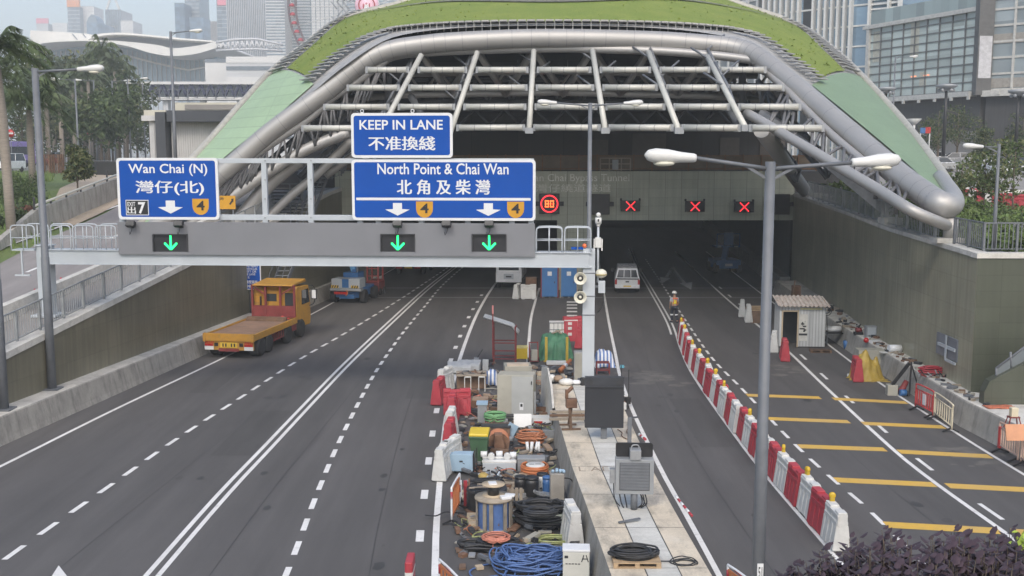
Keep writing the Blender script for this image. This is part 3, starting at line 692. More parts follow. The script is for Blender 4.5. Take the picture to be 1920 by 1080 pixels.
# inner truss behind the grid
o = MB(); o.m(m_steel)
def it(px, py, dy=3.5): return at(px, py, 60 + dy)
for k in range(5):
    (xa, ya), (xb, yb) = TOP[k], TOP[k + 1]; xm = (xa + xb) / 2
    for (x, y) in ((xa, ya), (xb, yb)):
        o.cyl(it(x, y, 1), it(xm, 178, 5), 0.17, n=8)
        o.cyl(it(x + (8 if x == xa else -8), y + 4, 6), it(xm, 172, 10), 0.14, n=8)
o.tube([it(640, 186, 5), it(760, 178, 5), it(1040, 173, 5), it(1330, 180, 5), it(1450, 190, 5)], 0.2, 8)
o.tube([it(700, 140, 7), it(1040, 133, 7), it(1420, 142, 7)], 0.2, 8)
o.m(m_galv).tube([it(770, 180, 2), it(790, 214, 1)], 0.2); o.tube([it(1360, 195, 2), it(1385, 232, -1)], 0.24)
for (x, y0, y1) in ((728, 115, 190), (1392, 118, 200)): o.cyl(it(x, y0, 4), it(x, y1, 4), 0.22, n=8)
for (a, b_) in zip(TOP, BOT):                                   # thin members tying each rafter back to the inner truss
    for k in range(1, 5):
        t_ = k / 5; x, y = lerp(a[0], b_[0], t_), lerp(a[1], b_[1], t_); p = at(x, y, YG(x, y)); q = p + Vector((0, 2.2, 1.3)); o.m(m_galv).cyl(p, q, 0.07, n=6); o.cyl(q, q + Vector((1.1 if k % 2 else -1.1, 1.2, 0.9)), 0.06, n=6)
        if k < 4: x2, y2 = lerp(a[0], b_[0], t_ + .2), lerp(a[1], b_[1], t_ + .2); o.cyl(q, at(x2, y2, YG(x2, y2)) + Vector((0, 2.2, 1.3)), 0.09, n=6)
o.m(m_steel)
for k in range(12): x = 700 + k * 62; o.cyl(it(x, 134, 7), it(x + 31, 175, 8), 0.09, n=6); o.cyl(it(x + 62, 134, 7), it(x + 31, 175, 8), 0.09, n=6)
cbuild(o, 'inner_truss')
o = MB(); o.m(m_dark)
for k in range(9):
    t_ = k / 8; x = lerp(720, 1400, t_); o.beam(it(x, 118, 12), it(x + (x - 1050) * 0.2, 150, 26), 0.3, 0.5)
cbuild(o, 'ceiling_beam')
# lacing between arch and lower chord
o = MB(); o.m(mat('lacing_steel', (0.13, 0.13, 0.135), 0.55, 0.1))
def lace(A, B, n, r):
    o = MB(); o.m(MC['lacing_steel'])
    A = spline([cpt(*p, 0.2) for p in A], 8); B = spline([cpt(*p, 0.1) for p in B], 8)
    for i in range(n):
        a = A[int(i / n * (len(A) - 1))]; b_ = B[int((i + .5) / n * (len(B) - 1))]; c = A[int((i + 1) / n * (len(A) - 1))]
        o.cyl(a, b_, r, n=6); o.cyl(b_, c, r, n=6)
        if i % 2 == 0: o.cyl(a, a - Vector((0, 0, 1.2)), r * 1.3, n=6)
    cbuild(o, 'lacing')
lace([(1470, 165), (1600, 286), (1700, 360)], [(1440, 236), (1580, 318), (1700, 388)], 11, 0.075)
lace([(720, 118), (622, 187), (512, 270)], [(690, 190), (620, 255), (500, 325)], 10, 0.07)
lace([(500, 280), (400, 352)], [(470, 340), (380, 405)], 7, 0.07)
def deep(x0, y0, x1, y1, dy, n, hgt, r):                      # lattice girders farther in
    o = MB(); o.m(m_galv)
    for k in range(n):
        a, b_ = (lerp(x0, x1, k / n), lerp(y0, y1, k / n)), (lerp(x0, x1, (k + 1) / n), lerp(y0, y1, (k + 1) / n)); m_ = ((a[0] + b_[0]) / 2, (a[1] + b_[1]) / 2 + hgt)
        A, B_, M_ = at(*a, 60 + dy), at(*b_, 60 + dy), at(*m_, 60 + dy); o.cyl(A, M_, r, n=6); o.cyl(M_, B_, r, n=6); o.cyl(A, B_, r * 1.5, n=6)
        if k: o.cyl(Mp, M_, r * 1.4, n=6)
        Mp = M_
    cbuild(o, 'lattice_girder')
deep(700, 135, 470, 330, 5, 9, 38, .1); deep(740, 170, 560, 330, 9, 8, 34, .1); deep(1420, 150, 1560, 310, -1, 8, 34, .1); deep(1400, 190, 1500, 320, 4, 7, 30, .1); deep(760, 150, 1380, 150, 12, 14, 40, .1); deep(720, 205, 1400, 205, 16, 12, 30, .09)
# ---- the roof shell
FB = [((285, 420), (262, 428)), ((380, 335), (350, 316)), ((440, 284), (398, 263)), ((520, 222), (455, 197)), ((590, 162), (510, 137)), ((640, 120), (572, 88)), ((700, 82), (642, 38)),
      ((762, 63), (735, 13)), ((880, 51), (865, -22)), ((1040, 48), (1040, -42)), ((1200, 51), (1250, -30)), ((1330, 62), (1400, 15)), ((1412, 80), (1500, 53)), ((1470, 124), (1562, 97)),
      ((1522, 163), (1615, 147)), ((1600, 226), (1692, 232)), ((1680, 293), (1746, 302)), ((1738, 345), (1782, 358)), ((1762, 370), (1788, 374))]
n = len(FB)
ext = [0.8 + 27 * sin(PI * min(1, max(0, i / (n - 1)))) ** 1.6 for i in range(n)]
Fp = spline([cpt(*a, 0.3) for a, b_ in FB], 6); Bp = spline([cpt(*b_, 0.75 + e) for (a, b_), e in zip(FB, ext)], 6)
NS = len(Fp)
def sp(si, t):
    i = max(0, min(NS - 1.001, si * 6)); k = int(i); f = i - k
    a, b_ = Fp[k].lerp(Fp[k + 1], f), Bp[k].lerp(Bp[k + 1], f)
    return a.lerp(b_, t) + Vector((0, 0, 0.5 * sin(PI * t) * min(1, (a - b_).length / 20)))
def patch(s0, s1, t0, t1, m, name, dz=0.0, ns=60, ntt=10, tf=None, parent=None):
    o = MB(); o.m(m); rows = []
    for i in range(ns + 1):
        s_ = lerp(s0, s1, i / ns); a, b_ = tf(s_) if tf else (t0, t1)
        rows.append([sp(s_, lerp(a, b_, j / ntt)) + Vector((0, 0, dz)) for j in range(ntt + 1)])
    o.grid(rows); return o, rows
o, rows = patch(0, 18, 0, 1, mat('roof_grey_sheet', (0.36, 0.355, 0.345), 0.55, 0.0), 'roof', 0, 60, 10, lambda s_: (-0.05 * (1 - sstep(5.0, 7.5, s_) * (1 - sstep(10.5, 13, s_))), 1))
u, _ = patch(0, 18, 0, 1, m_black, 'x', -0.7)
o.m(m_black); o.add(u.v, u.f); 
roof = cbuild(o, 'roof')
gt = lambda s_: (lerp(0.17, 0.02, sstep(4.2, 8.5, s_) * (1 - sstep(9.5, 13.8, s_))), lerp(0.64, 0.995, sstep(4.5, 7.3, s_) * (1 - sstep(10.8, 13.5, s_))))
o, rows = patch(4.05, 13.95, 0, 1, m_roofgrass, 'grass', 0.12, 120, 16, gt)
rnd = random.Random(3)
for _ in range(900):                                           # tufts that roughen the turf
    i, j = rnd.randrange(120), rnd.randrange(16); p = rows[i][j].lerp(rows[i + 1][j + 1], rnd.random()) + Vector((rnd.uniform(-.3, .3), rnd.uniform(-.3, .3), -0.02))
    a = rnd.uniform(0, PI); h_ = rnd.uniform(0.05, 0.13); w = rnd.uniform(0.05, 0.12)
    o.add([p - Vector((w * cos(a), w * sin(a), 0)), p + Vector((w * cos(a), w * sin(a), 0)), p + Vector((rnd.uniform(-.1, .1), rnd.uniform(-.1, .1), h_))], [(0, 1, 2)])
g = cbuild(o, 'roof_turf'); tag(g, kind='stuff')
o, rows = patch(5.6, 12.4, 0, 1, mat('roof_path', (0.16, 0.155, 0.13), 0.9, 0, 0.35, 3), 'path', 0.2, 80, 2, lambda s_: (lerp(0.80, 0.25, sstep(5.2, 9, s_) * (1 - sstep(9, 12.8, s_))) - 0.013, lerp(0.80, 0.25, sstep(5.2, 9, s_) * (1 - sstep(9, 12.8, s_))) + 0.013))
cbuild(o, 'roof_path')
o, rows = patch(0, 4, 0.02, 0.94, m_mint_l, 'mint', 0.1, 30, 6); cbuild(o, 'mint_panel')
o, rows = patch(14, 18, 0.0, 0.97, m_mint_r, 'mint', 0.1, 30, 6); cbuild(o, 'mint_panel')
# louvre slats beside the turf
o = MB(); o.m(mat('slat_grey', (0.36, 0.36, 0.35), 0.5)); d_ = MB(); d_.m(m_dark)
def slats(s0, s1, ta, tb, step, both=True):
    s_ = s0; o = MB(); o.m(MC['slat_grey'])
    while s_ < s1:
        a, b_ = gt(s_); t0, t1 = (0.04, a - 0.02) if ta == 0 else (b_ + 0.02, 0.95)
        p = sp(s_, t0); best = None
        for k in range(-40, 41):
            q = sp(s_ + k * 0.03, t1); e = abs(q.z - p.z - 0.0)
            if best is None or e < best[0]: best = (e, q)
        q = best[1]; up = Vector((0, 0, 0.32))
        if (q - p).length < 9: o.beam(p + up, q + up, 0.30, 0.06)
        s_ += step
    cbuild(o, 'louvre_slats')
slats(4.05, 6.6, 0, 0, 0.17); slats(4.0, 6.5, 1, 0, 0.14); slats(11.4, 14, 0, 0, 0.17); slats(11.7, 14, 1, 0, 0.13)
for k in range(46):
    s0_ = 6.6 + k * 4.8 / 46; a = sp(s0_, gt(s0_)[0] - 0.015) + Vector((0, 0, .25)); b_ = sp(s0_ + 0.09, gt(s0_ + 0.09)[0] - 0.015) + Vector((0, 0, .25)); o.beam(a, b_, 0.5, 0.08)
    o.beam(a - Vector((0, 0, .5)), a, 0.06, 0.06)
cbuild(o, 'louvre_slats')
o = MB(); o.m(mat('edge_beam_paint', (0.40, 0.385, 0.34), 0.5, 0.1))
o.tube([p + Vector((0, 0, 0.1)) for p in Bp], 0.27, 8); cbuild(o, 'edge_beam')
o, rows = patch(4, 14, 0.965, 1.0, MC['edge_beam_paint'], 'e', 0.12, 50, 1); cbuild(o, 'edge_fascia')
# feet: post on plinth, brace foot, strut foot
o = MB(); p = cpt(1781, 445); zt = 0
P0 = Vector((XR(42) + 0.35, 42.0, zr(42) + 0.08))
o.m(m_steel).cyl(P0 + Vector((0, 0, 0.18)), P0 + Vector((0, 0, 0.95)), 0.27, n=16); cbuild(o, 'foot_post')
o = MB(); o.m(m_conc_top).box(P0 + Vector((-0.1, 0, 0.09)), (1.1, 0.8, 0.18)); cbuild(o, 'plinth'); o = MB(); o.m(m_conc_top).box(Vector((XR(50.5) + 0.5, 50.5, zr(50.5) + 0.2)), (0.9, 0.9, 0.35)); cbuild(o, 'plinth'); o = MB(); o.m(m_conc_top).box(Vector((XR(72.5) + 0.6, 72.5, zr(72.5) + 0.12)), (1.6, 1.6, 0.25)); cbuild(o, 'plinth')
# ================================================================ SIGN GANTRY
m_blue = mat('sign_blue', (0.004, 0.068, 0.345), 0.6, 0, 0.06, 0.8, spec=0.2); m_signw = mat('sign_white', (0.68, 0.69, 0.70), 0.4, 0, 0.03)
m_signy = mat('sign_amber', (0.55, 0.28, 0.02), 0.45, 0, 0.05); m_led_off = mat('display_black', (0.022, 0.022, 0.026), 0.4)
e_green = emit('green_led', (0.02, 0.95, 0.25), 1.1); e_red = emit('red_led', (1.0, 0.035, 0.05), 1.0); e_orange = emit('orange_led', (1.0, 0.22, 0.05), 1.1)
GR = Vector((2.9, 40.0, 0)); GL = Vector((-18.1, 41.3, 0)); GD = (GR - GL).normalized(); GN = Vector((GD.y, -GD.x, 0))  # GN faces the camera
Grz = math.atan2(GD.y, GD.x)
def gp(px, py, off=0.0):
    """pixel -> (s, z) in the gantry's own upright plane, off metres towards the camera"""
    o = GR + GN * off; d = ray(px, py); c = Vector((0, 0, H)); t = (o - c).dot(GN) / d.dot(GN); p = c + d * t
    return (p - o).dot(GD), p.z
def gbox(mb, px0, py0, px1, py1, y0, y1, off=0.0):
    a, b_ = gp(px0, py0, off), gp(px1, py1, off); return mb.bx(a[0], b_[0], y0, y1, b_[1], a[1])
gan = thing('sign_gantry', 'pale grey steel sign gantry spanning the left carriageway', 'gantry', GR, Grz)
zb0, zb1 = gp(600, 496)[1], gp(600, 471)[1]
sL = gp(86, 480)[0]
mb = MB(); mb.m(m_paint_grey)
mb.bx(sL, 0.0, -0.28, 0.28, zb0, zb1); mb.bx(sL, 0.1, -0.34, 0.34, zb1, zb1 + 0.035); mb.bx(sL, 0.1, -0.34, 0.34, zb0 - 0.03, zb0)
mb.build('beam', gan, bevel=0.01)
mb = MB(); mb.m(m_paint_grey)
mb.bx(-0.23, 0.23, -0.23, 0.23, 0.9, gp(1105, 466)[1]); mb.m(m_galv)
for z in (gp(1105, 555)[1], gp(1105, 512)[1], gp(1105, 590)[1]): mb.bx(-0.255, 0.255, -0.255, 0.255, z, z + 0.04)
mb.bx(-0.4, 0.4, -0.4, 0.4, 0.9, 0.95); mb.build('column', gan, bevel=0.02)
mb = MB(); mb.m(m_paint_grey); mb.bx(sL - 0.26, sL + 0.24, -0.25, 0.25, zl(41.3), zb1 + 0.15); mb.bx(sL - 0.32, sL + 0.3, -0.3, 0.3, zb1 + 0.15, zb1 + 0.2); mb.bx(sL - 0.5, sL + 0.5, -.5, .5, zl(41.3), zl(41.3) + 0.1); mb.build('column', gan, bevel=0.02)
mb = MB(); mb.m(mat('gantry_fascia', (0.185, 0.19, 0.205), 0.55, 0.0, 0.06, 0.7)); a, b_ = gp(222, 416, .3), gp(1003, 481, .3)
zt0, zt1 = b_[1], a[1]; sp0, sp1 = a[0], b_[0]; led = []
xs = sp0
for (c0, c1) in ((288, 355), (714, 779), (885, 950)):           # openings for the lane displays
    q0, q1 = gp(c0, 438, .3), gp(c1, 472, .3); led.append((q0[0], q1[0], q1[1], q0[1])); mb.bx(xs, q0[0], -0.4, -0.29, zt0, zt1); mb.bx(q0[0], q1[0], -0.4, -0.29, zt0, q1[1]); mb.bx(q0[0], q1[0], -0.4, -0.29, q0[1], zt1); xs = q1[0]
mb.bx(xs, sp1, -0.4, -0.29, zt0, zt1)
mb.build('fascia_panel', gan)
zr0 = zt1
mb = MB(); mb.m(m_paint_grey); g0 = gp(355, 297); zf1 = gp(600, 297)[1]; zf0 = gp(600, 306)[1]; zh1 = gp(600, 403)[1]; zh0 = gp(600, 413)[1]
mb.bx(gp(235, 300)[0], gp(995, 300)[0], -0.1, 0.1, zf0, zf1); mb.bx(gp(235, 300)[0], gp(995, 300)[0], -0.1, 0.1, zh0, zh1)
for px in (228, 497, 583, 675, 709, 790, 877, 960, 996): s_ = gp(px, 360)[0]; mb.bx(s_ - 0.1, s_ + 0.1, -0.095, 0.095, zb1 + 0.03, zf1 - 0.004)
mb.build('sign_frame', gan, bevel=0.008)
mb = MB(); mb.m(m_grey_mid)
for px in (497, 583):
    for py in (337, 373, 301, 408): q = gp(px, py, 0.1); mb = MB(); mb.m(m_grey_mid).cyl((q[0], -0.1, q[1]), (q[0], -0.125, q[1]), 0.03, n=8); mb.build('bolt', gan)
# railings of the catwalk
def railing(mb, s0, s1, z0, h_, y, n, r=0.025):
    for k in range(n):
        a, b_ = lerp(s0, s1, k / n) + 0.05, lerp(s0, s1, (k + 1) / n) - 0.05
        mb.tube(spline([(a, y, z0), (a, y, z0 + h_ - 0.18), (a + 0.05, y, z0 + h_ - 0.04), (a + 0.2, y, z0 + h_), (b_ - 0.2, y, z0 + h_), (b_ - 0.05, y, z0 + h_ - 0.04), (b_, y, z0 + h_ - 0.18), (b_, y, z0)], 3), r, 6)
        mb.cyl((a, y, z0 + h_ * 0.5), (b_, y, z0 + h_ * 0.5), r * 0.8, n=6); mb.cyl(((a + b_) / 2, y, z0), ((a + b_) / 2, y, z0 + h_), r * 0.8, n=6)
mb = MB(); mb.m(m_paint_grey); hh = gp(160, 422)[1] - zb1
railing(mb, gp(100, 450)[0], gp(226, 450)[0], zb1, hh, -0.3, 3); railing(mb, gp(40, 450)[0], gp(226, 450)[0], zb1 + 0.02, hh, 0.32, 4)
mb.build('railing', gan)
mb = MB(); mb.m(m_paint_grey); railing(mb, gp(1003, 450)[0], gp(1110, 450)[0], zb1, hh, -0.3, 2); railing(mb, gp(1003, 450)[0], gp(1110, 450)[0], zb1, hh, 0.32, 2); mb.build('railing', gan)
mb = MB(); mb.m(m_paint_grey); q = gp(60, 470); mb.bx(sL - 1.2, sL - 0.3, -0.3, 0.3, zb1 - 0.02, zb1 + 0.03); railing(mb, sL - 1.25, sL - 0.2, zb1, hh, -0.3, 1); mb.beam((sL - 0.8, -0.3, zb1), (sL - 0.8, -0.3, zb1 - 1.0), 0.06, 0.06); mb.bx(sL - 1.1, sL - 0.5, -0.35, -0.25, zb1 - 1.0, zb1 - 0.94); mb.build('landing', gan)
# sign plates
def rrect(x0, x1, z0, z1, r, n=5):
    P = []
    for cx, cz, a0 in ((x1 - r, z1 - r, 0), (x0 + r, z1 - r, 90), (x0 + r, z0 + r, 180), (x1 - r, z0 + r, 270)):
        for k in range(n + 1): a = R(a0 + 90 * k / n); P.append((cx + r * cos(a), cz + r * sin(a)))
    return P
YS = -0.22
def plate(name, label, px0, py0, px1, py1, grp='blue direction signs on the gantry'):
    a, b_ = gp(px0, py0, -YS), gp(px1, py1, -YS)
    w = b_[0] - a[0]; base = GR + GD * ((a[0] + b_[0]) / 2) + GN * (-YS); base.z = b_[1]
    t_ = thing(name, label, 'road sign', base, Grz, grp)
    h_ = a[1] - b_[1]; mb = MB(); mb.m(m_signw).prism(rrect(-w / 2, w / 2, 0, h_, 0.14), -0.03, 0.05)
    mb.m(m_blue).prism(rrect(-w / 2 + 0.1, w / 2 - 0.1, 0.1, h_ - 0.1, 0.09), -0.034, -0.02); mb.build('face', t_)
    k = w / (px1 - px0)
    return t_, (lambda px, py: ((px - (px0 + px1) / 2) * k, h_ - (py - py0) * h_ / (py1 - py0)))
def put(mb, f, text, x0, y0, x1, y1, bold=0.012, m=m_signw):
    a, b_ = f(x0, y0), f(x1, y1); return letters(mb, text, a[0], b_[0], b_[1], a[1], -0.037, bold, m)
def shield(par, f, cx, y0, y1):
    a = f(cx, y0); b_ = f(cx, y1); h_ = a[1] - b_[1]; w = h_ * 0.52
    P = [(a[0] - w, a[1]), (a[0] + w, a[1])] + [(a[0] + w * cos(R(t_)) if True else 0, a[1] - h_ * 0.45 - h_ * 0.55 * sin(R(t_))) for t_ in range(0, 181, 20)]
    mb = MB(); mb.m(m_signy).prism(P, -0.040, -0.03); o = mb.build('route_shield', par)
    mb = MB(); letters(mb, '4', a[0] - w * 0.5, a[0] + w * 0.5, b_[1] + h_ * 0.28, a[1] - h_ * 0.12, -0.043, 0.02, m_blackp); mb.build('number', o)
def darrow(par, f, cx, y0, y1):
    a = f(cx, y0); b_ = f(cx, y1); h_ = a[1] - b_[1]; w = h_ * 0.98; s_ = h_ * 0.36
    mb = MB(); mb.m(m_signw).prism([(a[0] - s_, a[1]), (a[0] + s_, a[1]), (a[0] + s_, a[1] - h_ * .48), (a[0] + w, a[1] - h_ * .52), (a[0], b_[1]), (a[0] - w, a[1] - h_ * .52), (a[0] - s_, a[1] - h_ * .48)], -0.040, -0.03); mb.build('arrow', par)
t_, f = plate('direction_sign', 'blue sign reading Wan Chai (N) at the left end of the gantry', 218, 296, 412, 412)
mb = MB(); put(mb, f, 'Wan Chai (N)', 241, 307, 392, 330); put(mb, f, '灣仔(北)', 254, 339, 384, 366, 0.02); mb.build('lettering', t_)
a, b_ = f(233, 375), f(277, 404)
mb = MB(); mb.m(m_signw).bx(a[0], b_[0], -0.040, -0.03, b_[1], a[1]); mb.m(m_blackp).bx(a[0] + .025, b_[0] - .025, -0.043, -0.035, b_[1] + .025, a[1] - .025); o = mb.build('exit_plate', t_)
mb = MB(); f2 = lambda x, y: f(x, y)
for (tx, x0, y0, x1, y1, bo) in (('EXIT', 236.5, 379, 251.5, 387, 0.01), ('出', 236, 388, 252, 401, 0.02), ('7', 257, 379, 271, 401, 0.03)):
    a, b_ = f(x0, y0), f(x1, y1); letters(mb, tx, a[0], b_[0], b_[1], a[1], -0.046, bo, m_signw)
mb.build('lettering', o)
darrow(t_, f, 319, 376, 400.5); shield(t_, f, 377, 372.5, 403)
t_, f = plate('direction_sign', 'wide blue sign reading North Point and Chai Wan on the gantry', 659, 299, 1004, 414)
mb = MB(); put(mb, f, 'North Point & Chai Wan', 708, 306, 954, 327); put(mb, f, '北 角 及 柴 灣', 745, 337, 919, 365, 0.02)
a, b_ = f(667, 371), f(995, 376); mb.m(m_signw).bx(a[0], b_[0], -0.040, -0.03, b_[1], a[1]); mb.build('lettering', t_)
for cx, cs in ((745, 796), (916, 967)): darrow(t_, f, cx, 381, 405); shield(t_, f, cs, 378, 409)
t_, f = plate('direction_sign', 'blue sign reading KEEP IN LANE on top of the gantry', 658, 212, 849, 296)
mb = MB(); put(mb, f, 'KEEP IN LANE', 674, 225, 831, 243, 0.016); put(mb, f, '不准換綫', 691, 256, 816, 282, 0.02); mb.build('lettering', t_)
mb = MB(); mb.m(m_signw)
for px in (679, 774): a = f(px, 212); mb = MB(); mb.m(m_signw).ring((a[0], 0, a[1] + 0.07), 0.06, 0.018, 12, 5, 'y'); mb.bx(a[0] - .04, a[0] + .04, -.02, .02, a[1] - .03, a[1] + .02); mb.build('lifting_eye', t_)
mb = MB(); mb.m(m_paint_grey); a = f(700, 296); b_ = f(800, 296)
for q in (a, b_): mb.bx(q[0] - .06, q[0] + .06, 0.06, 0.14, -0.9, 0.7)
mb.build('bracket', t_)
# lane displays sunk in the fascia
for (s0, s1, z0, z1), lab in zip(led, ('lit green arrow display under the Wan Chai (N) sign', 'lit green arrow display under the left arrow of the North Point sign', 'lit green arrow display under the right arrow of the North Point sign')):
    base = GR + GD * ((s0 + s1) / 2) + GN * 0.36; base.z = z0; t_ = thing('lane_signal', lab, 'lane signal', base, Grz, 'green lane signals on the gantry'); w, h_ = (s1 - s0) / 2, z1 - z0
    mb = MB(); mb.m(m_led_off).bx(-w + .004, w - .004, -0.012, 0.1, 0.004, h_ - .004); mb.m(m_dark)
    for sx in (-1, 1): mb.bx(sx * w * 0.97 - .02, sx * w * 0.97 + .02, -0.10, -0.012, 0.02, h_ - .02)
    mb.bx(-w + .02, w - .02, -0.12, -0.012, h_ - .045, h_ - .01); mb.build('casing', t_)
    mb = MB(); mb.m(e_green); c = h_ / 2
    def strip(x0, z0_, x1, z1_, n=9):
        for k in range(n): u_ = k / (n - 1); mb.bx(lerp(x0, x1, u_) - .034, lerp(x0, x1, u_) + .034, -0.028, -0.014, lerp(z0_, z1_, u_) - .034, lerp(z0_, z1_, u_) + .034)
    strip(0, c + 0.25, 0, c - 0.22, 12); strip(-0.22, c - 0.03, -0.02, c - 0.235, 7); strip(0.22, c - 0.03, 0.02, c - 0.235, 7); mb.build('lit_arrow', t_)
# small floodlights under the signs
fl = None
for px, lab in ((245, 'black floodlight at the left end under the Wan Chai (N) sign'), (335, 'black floodlight right of the down arrow of the Wan Chai (N) sign'), (745, 'black floodlight under the left arrow of the North Point sign'), (837, 'black floodlight midway under the North Point sign'), (917, 'black floodlight under the right arrow of the North Point sign')):
    q = gp(px, 420, .62); loc = GR + GD * q[0] + GN * 0.62; loc.z = q[1]
    if fl is None:
        fl = thing('floodlight', lab, 'floodlight', loc, Grz, 'floodlights under the gantry signs')
        mb = MB(); mb.m(m_blackp).box((0, 0, 0), (0.34, 0.22, 0.22), rot=Matrix.Rotation(R(-25), 3, 'X')); mb.build('lamp_body', fl, bevel=0.02)
        mb = MB(); mb.m(m_blackp).beam((0, 0.0, -0.08), (0, 0.26, -0.16), 0.05, 0.05); mb.build('bracket', fl)
        mb = MB(); mb.m(m_rubber).tube(spline([(0.02, 0.08, -0.1), (0.03, -0.02, -0.25), (-0.05, 0.0, -0.4), (-0.1, 0.12, -0.3)], 4), 0.012, 5); mb.build('cable', fl)
    else: dup(fl, loc, None, lab)
# things fixed to the right column
def gthing(name, label, cat, px, py, off, grp=None):
    q = gp(px, py, off); loc = GR + GD * q[0] + GN * off; loc.z = q[1]; return thing(name, label, cat, loc, Grz, grp)
m_cream = mat('cream_plastic', (0.62, 0.60, 0.50), 0.5, 0, 0.05)
for py, lab in ((522, 'upper cream horn loudspeaker on the gantry column'), (557, 'lower cream horn loudspeaker on the gantry column')):
    t_ = gthing('loudspeaker', lab, 'loudspeaker', 1088, py, 0.42, 'horn loudspeakers on the gantry column')
    mb = MB(); mb.m(m_cream).lathe((0, 0, 0), [(0.09, 0.26), (0.1, 0.1), (0.16, 0.02), (0.235, -0.06), (0.24, -0.08), (0.22, -0.075), (0.14, 0.0), (0.12, 0.03)], 24, 'y'); mb.build('horn', t_)
    mb = MB(); mb.m(m_dark).lathe((0, 0, 0), [(0.12, 0.03), (0.115, 0.02), (0.06, -0.03)], 16, 'y'); mb.m(m_cream).ball((0, -0.03, 0), 0.055, 10); mb.build('throat', t_)
    mb = MB(); mb.m(m_galv).beam((0, 0.15, 0), (0.3, 0.3, 0), 0.05, 0.05); mb.build('bracket', t_)
t_ = gthing('dome_camera', 'cream dome security camera on the right of the gantry column', 'camera', 1127, 513, 0.1)
mb = MB(); mb.m(m_cream).ball((0, 0, 0), 0.22, 14, (1, 1, 0.8)); mb.build('dome', t_)
mb = MB(); mb.m(m_galv).beam((0, 0, 0), (-0.3, 0.05, 0), 0.08, 0.08); mb.m(mat('amber_band', (.35, .27, .08), .5)).lathe((0, 0, -.02), [(.225, -.03), (.225, .01)], 14); mb.build('bracket', t_)
t_ = gthing('junction_box', 'pale grey junction box on the right side of the gantry column', 'box', 1128, 549, 0.1)
mb = MB(); mb.m(m_paint_grey).bx(-.13, .13, -.1, .1, 0, .46); mb.build('casing', t_, bevel=0.01)
mb = MB(); mb.m(m_galv).bx(-.3, -.1, -.03, .03, .2, .28); mb.m(m_rubber).tube(spline([(0.06, 0, 0), (.07, 0, -.35), (-.02, 0, -.6), (-.15, 0, -.75)], 4), 0.02, 5); mb.build('conduit', t_)
t_ = gthing('camera_mast', 'slim mast with a white camera beside the gantry column', 'camera mast', 1121, 500, 0.05)
mb = MB(); mb.m(m_paint_grey).cyl((0, 0, -0.6), (0, 0, 1.55), 0.045, n=10); mb.bx(-.3, 0, -.03, .03, -.3, -.22); mb.build('mast', t_)
mb = MB(); mb.m(m_white).bx(-.11, .11, -.1, .1, .72, 1.1); mb.bx(-.17, -.12, -.06, .06, .6, 1.05); mb.bx(.12, .17, -.06, .06, .6, 1.05); mb.build('box', t_, bevel=.01)
mb = MB(); mb.m(m_white).cyl((0, 0, 1.5), (0, 0, 1.62), .05, .1); mb.cyl((0, 0, 1.62), (0, 0, 1.85), .13, .12); mb.ball((0, -.02, 1.95), .09, 10); mb.m(m_blackp).box((.0, -.125, 1.75), (.06, .02, .1)); mb.build('camera_head', t_)
t_ = gthing('warning_lamp', 'small orange lamp and blue plate on the gantry catwalk end', 'lamp', 1096, 462, 0.2)
mb = MB(); mb.m(mat('orange_lens', (.75, .16, .05), .3)).ball((0, 0, .02), .09, 10); mb.build('lens', t_)
mb = MB(); mb.m(m_blue).bx(-.5, -.05, -.02, .02, -.12, -.02); mb.build('plate', t_)

# ================================================================ SIGNALS ON THE PORTAL
def pthing(name, lab, px, py, Y, grp=None): return thing(name, lab, 'signal' if 'signal' in name or 'sign' in name else 'display', at(px, py, Y), 0, grp)
k75 = (at(1100, 400, 74.7) - at(1000, 400, 74.7)).length / 100
t_ = pthing('speed_signal', 'square display showing a red ring and 80 on the portal', 1030, 382, 74.7)
mb = MB(); mb.m(m_led_off).bx(-19 * k75, 19 * k75, -.12, .25, -19 * k75, 19 * k75); mb.m(m_dark).bx(19 * k75, 27 * k75, 0, .25, -4 * k75, 4 * k75); mb.bx(-27 * k75, -19 * k75, 0, .25, -4 * k75, 4 * k75); mb.build('casing', t_)
mb = MB(); mb.m(e_red).ring((0, -.14, 0), 15.4 * k75, 1.3 * k75, 32, 6, 'y'); mb.build('lit_ring', t_)
mb = MB(); mb.m(e_orange)
def seg7(mb, ox, w, h_, segs, th, y):
    S_ = {'a': (-w, h_, w, h_), 'd': (-w, -h_, w, -h_), 'g': (-w, 0, w, 0), 'f': (-w, 0, -w, h_), 'b': (w, 0, w, h_), 'e': (-w, -h_, -w, 0), 'c': (w, -h_, w, 0)}
    for s_ in segs: x0, z0, x1, z1 = S_[s_]; mb.bx(ox + min(x0, x1) - th, ox + max(x0, x1) + th, y, y + .02, min(z0, z1) - th, max(z0, z1) + th)
seg7(mb, -4.6 * k75, 2.6 * k75, 5.5 * k75, 'abcdefg', .9 * k75, -.15); seg7(mb, 4.8 * k75, 2.6 * k75, 5.5 * k75, 'abcdef', .9 * k75, -.15); mb.build('lit_number', t_)
for px, py, lab in ((1125, 383, 'blank dark square display on the portal behind the lamp pole'), (1462, 383, 'blank dark square display at the right end of the portal')):
    t_ = pthing('blank_display', lab, px, py, 74.7, 'blank displays on the portal'); mb = MB(); mb.m(m_led_off).bx(-18 * k75, 18 * k75, -.12, .25, -19 * k75, 19 * k75); mb.m(m_dark).bx(-26 * k75, 26 * k75, .02, .25, -4 * k75, 4 * k75); mb.build('casing', t_)
xs_ = None
